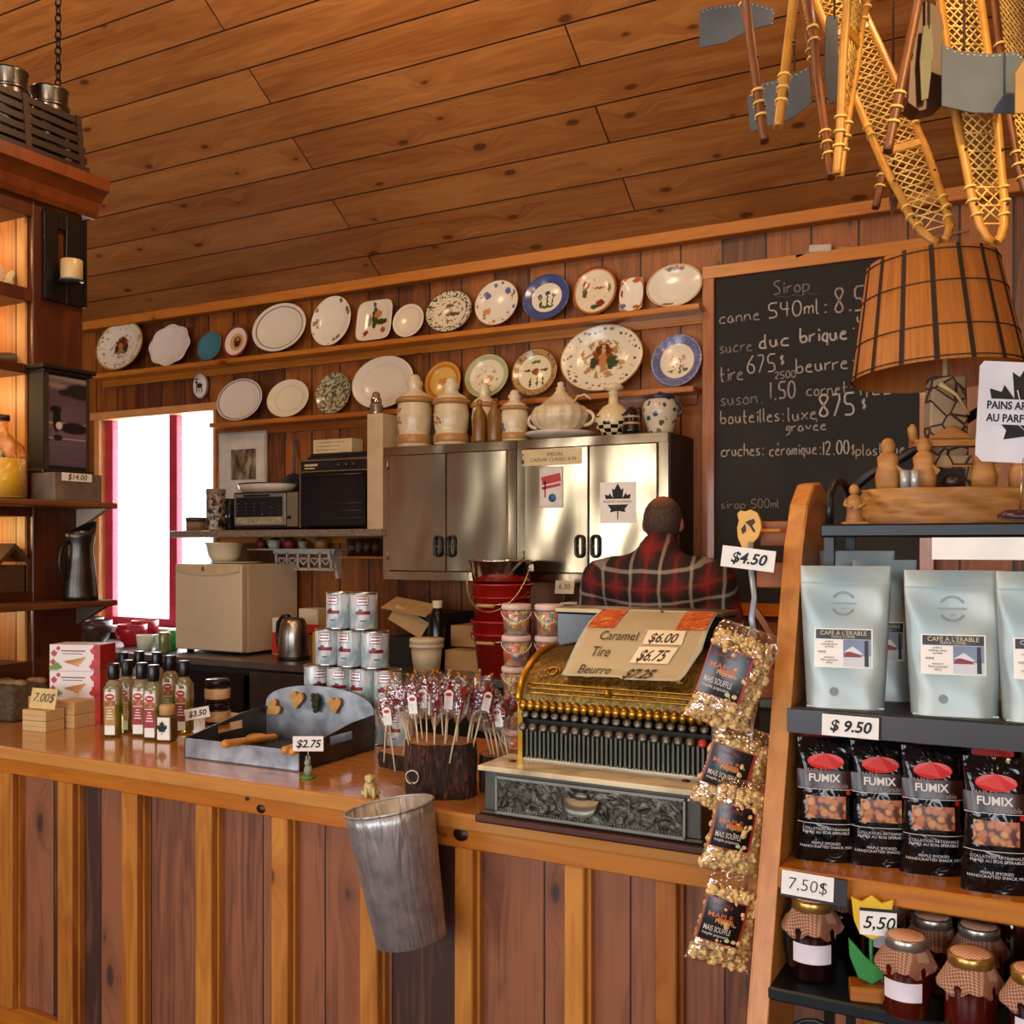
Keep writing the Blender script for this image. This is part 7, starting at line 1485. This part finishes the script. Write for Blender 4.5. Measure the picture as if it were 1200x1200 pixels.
# ================= SNOWSHOES HANGING FROM THE CEILING =================
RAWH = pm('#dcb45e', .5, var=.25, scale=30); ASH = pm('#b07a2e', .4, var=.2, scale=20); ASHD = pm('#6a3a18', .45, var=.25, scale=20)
GRYL = pm('#4a525c', .7, var=.15); BRNL = pm('#43200f', .45, var=.3)
ceil_z = lambda y: Z0+(WY-y)*math.tan(SL)
def sstrip(b, pts, r): tube(b, pts, r, 6, flat=1.5)
def snowshoe(lab, tip, toppx, D0, D1, width, prof, yaw, frame=ASH, lace=True, length=1.0, r=.008, pitch=.016):
    """tip/toppx: pixels of the lower tip and of a point up the axis; D0/D1 their depths; prof: [(z 0..1, halfwidth 0..1)]"""
    a = at(*tip, D=D0); c = at(*toppx, D=D1); z = (c-a).normalized(); v = Vector((cos(yaw), sin(yaw), 0)); y = z.cross(v).normalized(); x = y.cross(z)
    t = thing('snowshoe', lab, 'snowshoe', a, group='old snowshoes hanging from the ceiling'); t.rotation_mode = 'QUATERNION'; t.rotation_quaternion = Matrix((x, y, z)).transposed().to_quaternion()
    def hw(f):
        for (z0, w0), (z1, w1) in zip(prof, prof[1:]):
            if z0 <= f <= z1: q = (f-z0)/(z1-z0); q = q*q*(3-2*q); return (w0+(w1-w0)*q)*width/2
        return prof[-1][1]*width/2
    n = 84
    L_ = [(-max(hw(i/n), r*.75), 0, length*i/n) for i in range(n+1)]; R_ = [(-p[0], 0, p[2]) for p in L_]
    b = nb(); tube(b, L_+[(0, .0, length*1.012)]+R_[::-1], r, 8, flat=1.25); ob('frame', b, frame, t)
    if lace:
        b = nb(); z0, z1 = lace if isinstance(lace, tuple) else (.04, .98); k = 0; q = z0*length
        while q < z1*length:
            w = hw(q/length)
            if w > .01:
                for s in (-1, 1):
                    q2 = min(q+1.6*w*1.2, length*z1); w2 = hw(q2/length); tube(b, [(-s*w, .0, q), (s*w2, .002*s, q2)], .0021, 4)
                if k % 2 == 0: tube(b, [(-w, -.002, q), (w, -.002, q)], .0021, 4)
            q += pitch; k += 1
        ob('rawhide_lacing', b, RAWH, t)
        for f in (.06, .09, .12, .36, .39): 
            w = hw(f)
            for s in (-1, 1): b = nb(); tube(b, [(s*w+(r+.002)*cos(a_), (r*1.3+.002)*sin(a_), f*length) for a_ in [2*PI*i/8 for i in range(8)]], .003, 5, True); ob('binding_wrap', b, RAWH, t)
    for f in (.3, .72):
        w = hw(f)
        if w > .02: b = nb(); box(b, (0, 0, f*length), (2*w, .012, .024), bev=.003); ob('crossbar', b, frame, t)
    for f in (.08, .2):
        b = nb(); w = hw(f)
        for s in (-1, 1): lathe(b, [(0, .002), (.003, .0015), (.0035, 0)], 8, c=(s*max(w, r*.75), -r*1.28, f*length), M=Matrix.Rotation(PI/2, 4, 'X'))
        ob('rivet', b, pm('#3a2412', .4, .6), t)
    # cord up to the ceiling
    tw = a+z*length; b = nb(); zt_ = ceil_z(tw.y); inv = (t.rotation_quaternion.inverted()); loc = lambda p: inv @ (Vector(p)-a)
    tube(b, [loc(tw), loc((tw.x, tw.y, zt_-.03))], .004, 5); ob('hanging_cord', b, pm('#4a3424', .8), t)
    return t
RND = [(0, .04), (.012, .36), (.04, .6), (.1, .8), (.3, 1), (.6, 1.0), (.85, .95), (.96, .6), (1, .2)]
TAIL = [(0, .06), (.26, .08), (.42, .42), (.6, .95), (.78, 1.0), (.92, .8), (1, .25)]
A_ = snowshoe('bright yellow laced snowshoe with rounded tip, hanging at the right', (1165, 284), (1128, 20), 2.15, 2.2, .098, RND, TH+.2, pitch=.02)
B_ = snowshoe('laced snowshoe with rounded tip tilting down to the lower right', (1103, 283), (1002, 50), 2.35, 2.6, .105, RND, TH-.2, pitch=.022, length=.95)
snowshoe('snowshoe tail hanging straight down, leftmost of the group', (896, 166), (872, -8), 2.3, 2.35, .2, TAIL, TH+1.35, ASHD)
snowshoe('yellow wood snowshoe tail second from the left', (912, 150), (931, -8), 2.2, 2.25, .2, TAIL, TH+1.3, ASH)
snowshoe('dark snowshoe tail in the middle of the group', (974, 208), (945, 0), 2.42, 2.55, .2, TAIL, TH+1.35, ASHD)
snowshoe('forked yellow snowshoe tail with netting above the fork', (982, 206), (1003, 0), 2.2, 2.2, .2, [(0, .1), (.05, .12), (.3, .4), (.55, .9), (.8, 1), (1, .25)], TH+.9, ASH)
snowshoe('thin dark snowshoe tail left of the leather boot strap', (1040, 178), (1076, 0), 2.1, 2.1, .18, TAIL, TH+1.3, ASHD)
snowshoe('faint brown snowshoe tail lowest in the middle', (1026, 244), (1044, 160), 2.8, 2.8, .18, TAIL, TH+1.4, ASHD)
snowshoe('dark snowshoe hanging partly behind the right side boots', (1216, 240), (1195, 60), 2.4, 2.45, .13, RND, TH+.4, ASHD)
def flapleather(lab, pts, D, mat, name='leather_flap', cat='leather flap', th=.004, stitch=True, hang=None):
    P_ = [at(x, y, D=D) for x, y in pts]; c = sum(P_, Vector())/len(P_); t = thing(name, lab, cat, c, TH)
    Ri = Matrix.Rotation(-TH, 3, 'Z'); loc = [Ri @ (p-c) for p in P_]
    b = nb(); prism(b, [(p.x, p.z) for p in loc], 0, th, bev=.001); ob('leather', b, mat, t)
    if stitch:
        b = nb()
        for q in range(len(loc)//2):
            a_, c_ = loc[q], loc[q+1]
            n = max(2, int((c_-a_).length/.012))
            for i in range(n): e = a_.lerp(c_, (i+.5)/n); ball(b, (e.x*.97, -.001, e.z-.006), .0018, 6)
        ob('stitching', b, pm('#c8b090', .7), t)
    up = max(loc, key=lambda p: p.z); b = nb(); hz_ = ceil_z(c.y)-c.z-.02; tube(b, [(up.x*.5, th/2, up.z-.01), (up.x*.5, th/2, hz_)], .003, 5); ob('hanging_cord', b, pm('#4a3424', .8), t)
    return t
flapleather('grey blue leather harness flap across the bright snowshoe', [(1104, 52), (1122, 60), (1160, 63), (1192, 60), (1199, 66), (1199, 88), (1190, 133), (1140, 132), (1104, 124)], 2.08, GRYL)
flapleather('grey leather flap behind the leftmost snowshoe tails', [(820, 12), (830, 8), (880, 2), (908, 10), (906, 28), (880, 34), (850, 50), (820, 56)], 2.75, GRYL)
flapleather('lower grey leather flap between the left snowshoe tails', [(876, 112), (890, 98), (920, 92), (948, 78), (952, 120), (930, 138), (880, 155)], 2.75, GRYL)
flapleather('narrow grey leather strip in the middle of the snowshoes', [(968, 20), (982, 18), (984, 118), (972, 122), (966, 80)], 2.55, GRYL, stitch=False)
flapleather('long dark leather strap hanging behind the snowshoes', [(1046, 190), (1054, 200), (1052, 240), (1046, 256), (1042, 235)], 2.6, BRNL, stitch=False)
t = flapleather('dark brown leather boot shaft beside the grey flap', [(1085, 0), (1100, 8), (1106, 30), (1104, 60), (1110, 75), (1104, 124), (1078, 130), (1064, 120), (1068, 60), (1075, 10)], 2.14, BRNL, th=.05, stitch=False)
b = nb(); 
for o in t.children:
    pass
flapleather('pale green canvas insert in the dark boot shaft', [(1082, 30), (1092, 28), (1094, 60), (1088, 115), (1080, 118), (1078, 70)], 2.12, pm('#6f6a50', .7), name='canvas_strip', cat='canvas strip', stitch=False)
flapleather('tan leather edge hanging at the far right of the snowshoes', [(1190, 85), (1203, 66), (1215, 66), (1215, 130), (1204, 133), (1190, 133)], 2.0, pm('#8c6a3c', .6), stitch=False)
# ================= LIGHTS, WORLD, CAMERA =================
def light(kind, loc, e, col, size=.3, rot=(0, 0, 0), sy=None, name='lamp_light'):
    l = bpy.data.lights.new(name, kind); l.energy = e; l.color = col
    if kind == 'AREA':
        l.size = size
        if sy: l.shape = 'RECTANGLE'; l.size_y = sy
    elif kind in ('POINT', 'SPOT'): l.shadow_soft_size = size
    o = bpy.data.objects.new(name, l); COL.objects.link(o); o.location = loc; o.rotation_euler = rot; return o
WARM = (1, .66, .36)
for x, y, z, e in ((-4.4, 2.2, 4.3, 45), (-2.3, 2.6, 3.7, 45), (-2.2, .6, 3.6, 55), (-.3, 2.6, 3.3, 26), (.9, .9, 2.9, 26), (-1.0, .9, 2.9, 30)):  # last entry is an added fill light to brighten the price sheet
    light('POINT', (x, y, z), e, WARM, .12, name='warm_bulb_and_fill')
sp_ = light('SPOT', (.75, .9, 3.3), 230, (1, .66, .28), .04, name='snowshoe_spot'); sp_.data.spot_size = R(26); sp_.data.spot_blend = .5; sp_.rotation_euler = (at(1160, 150, D=2.15)-Vector((.75, .9, 3.3))).to_track_quat('-Z', 'Y').to_euler()
for x0, x1 in FW: light('AREA', ((x0+x1)/2, YF-.02, 1.6), 56, (.95, .97, 1), x1-x0, (PI/2, 0, PI), 1.7, name='window_daylight')
light('AREA', ((wx0+wx1)/2, WY+.3, 1.8), 60, (.9, .95, 1), 1.1, (-PI/2, 0, 0), 1.4, name='window_daylight')
for o in bpy.data.objects:
    if o.type == 'LIGHT' and o.name.startswith('window_daylight'):
        o.rotation_euler = (PI/2, 0, PI) if o.location.y > 0 else (PI/2, 0, 0)
for (lp, e, cl) in NI: light('POINT', lp, e*.55, cl, .02, name='niche_bulb')
w = bpy.data.worlds.new('overcast_sky'); sc.world = w; w.use_nodes = True
w.node_tree.nodes['Background'].inputs[0].default_value = (.85, .92, 1, 1); w.node_tree.nodes['Background'].inputs[1].default_value = 4
cam = bpy.data.cameras.new('camera'); co = bpy.data.objects.new('camera', cam); COL.objects.link(co); sc.camera = co
co.location = (0, 0, H); co.rotation_euler = (PI/2, 0, TH); cam.sensor_width = 36; cam.sensor_height = 36; cam.sensor_fit = 'HORIZONTAL'; cam.lens = 36; cam.shift_y = (CY-600)/1200; cam.clip_start = .02
sc.view_settings.view_transform = 'Standard'; sc.view_settings.look = 'None'; sc.view_settings.exposure = -.08; sc.view_settings.gamma = 1
sc.cycles.max_bounces = 8; sc.cycles.transparent_max_bounces = 12; sc.cycles.sample_clamp_indirect = 4
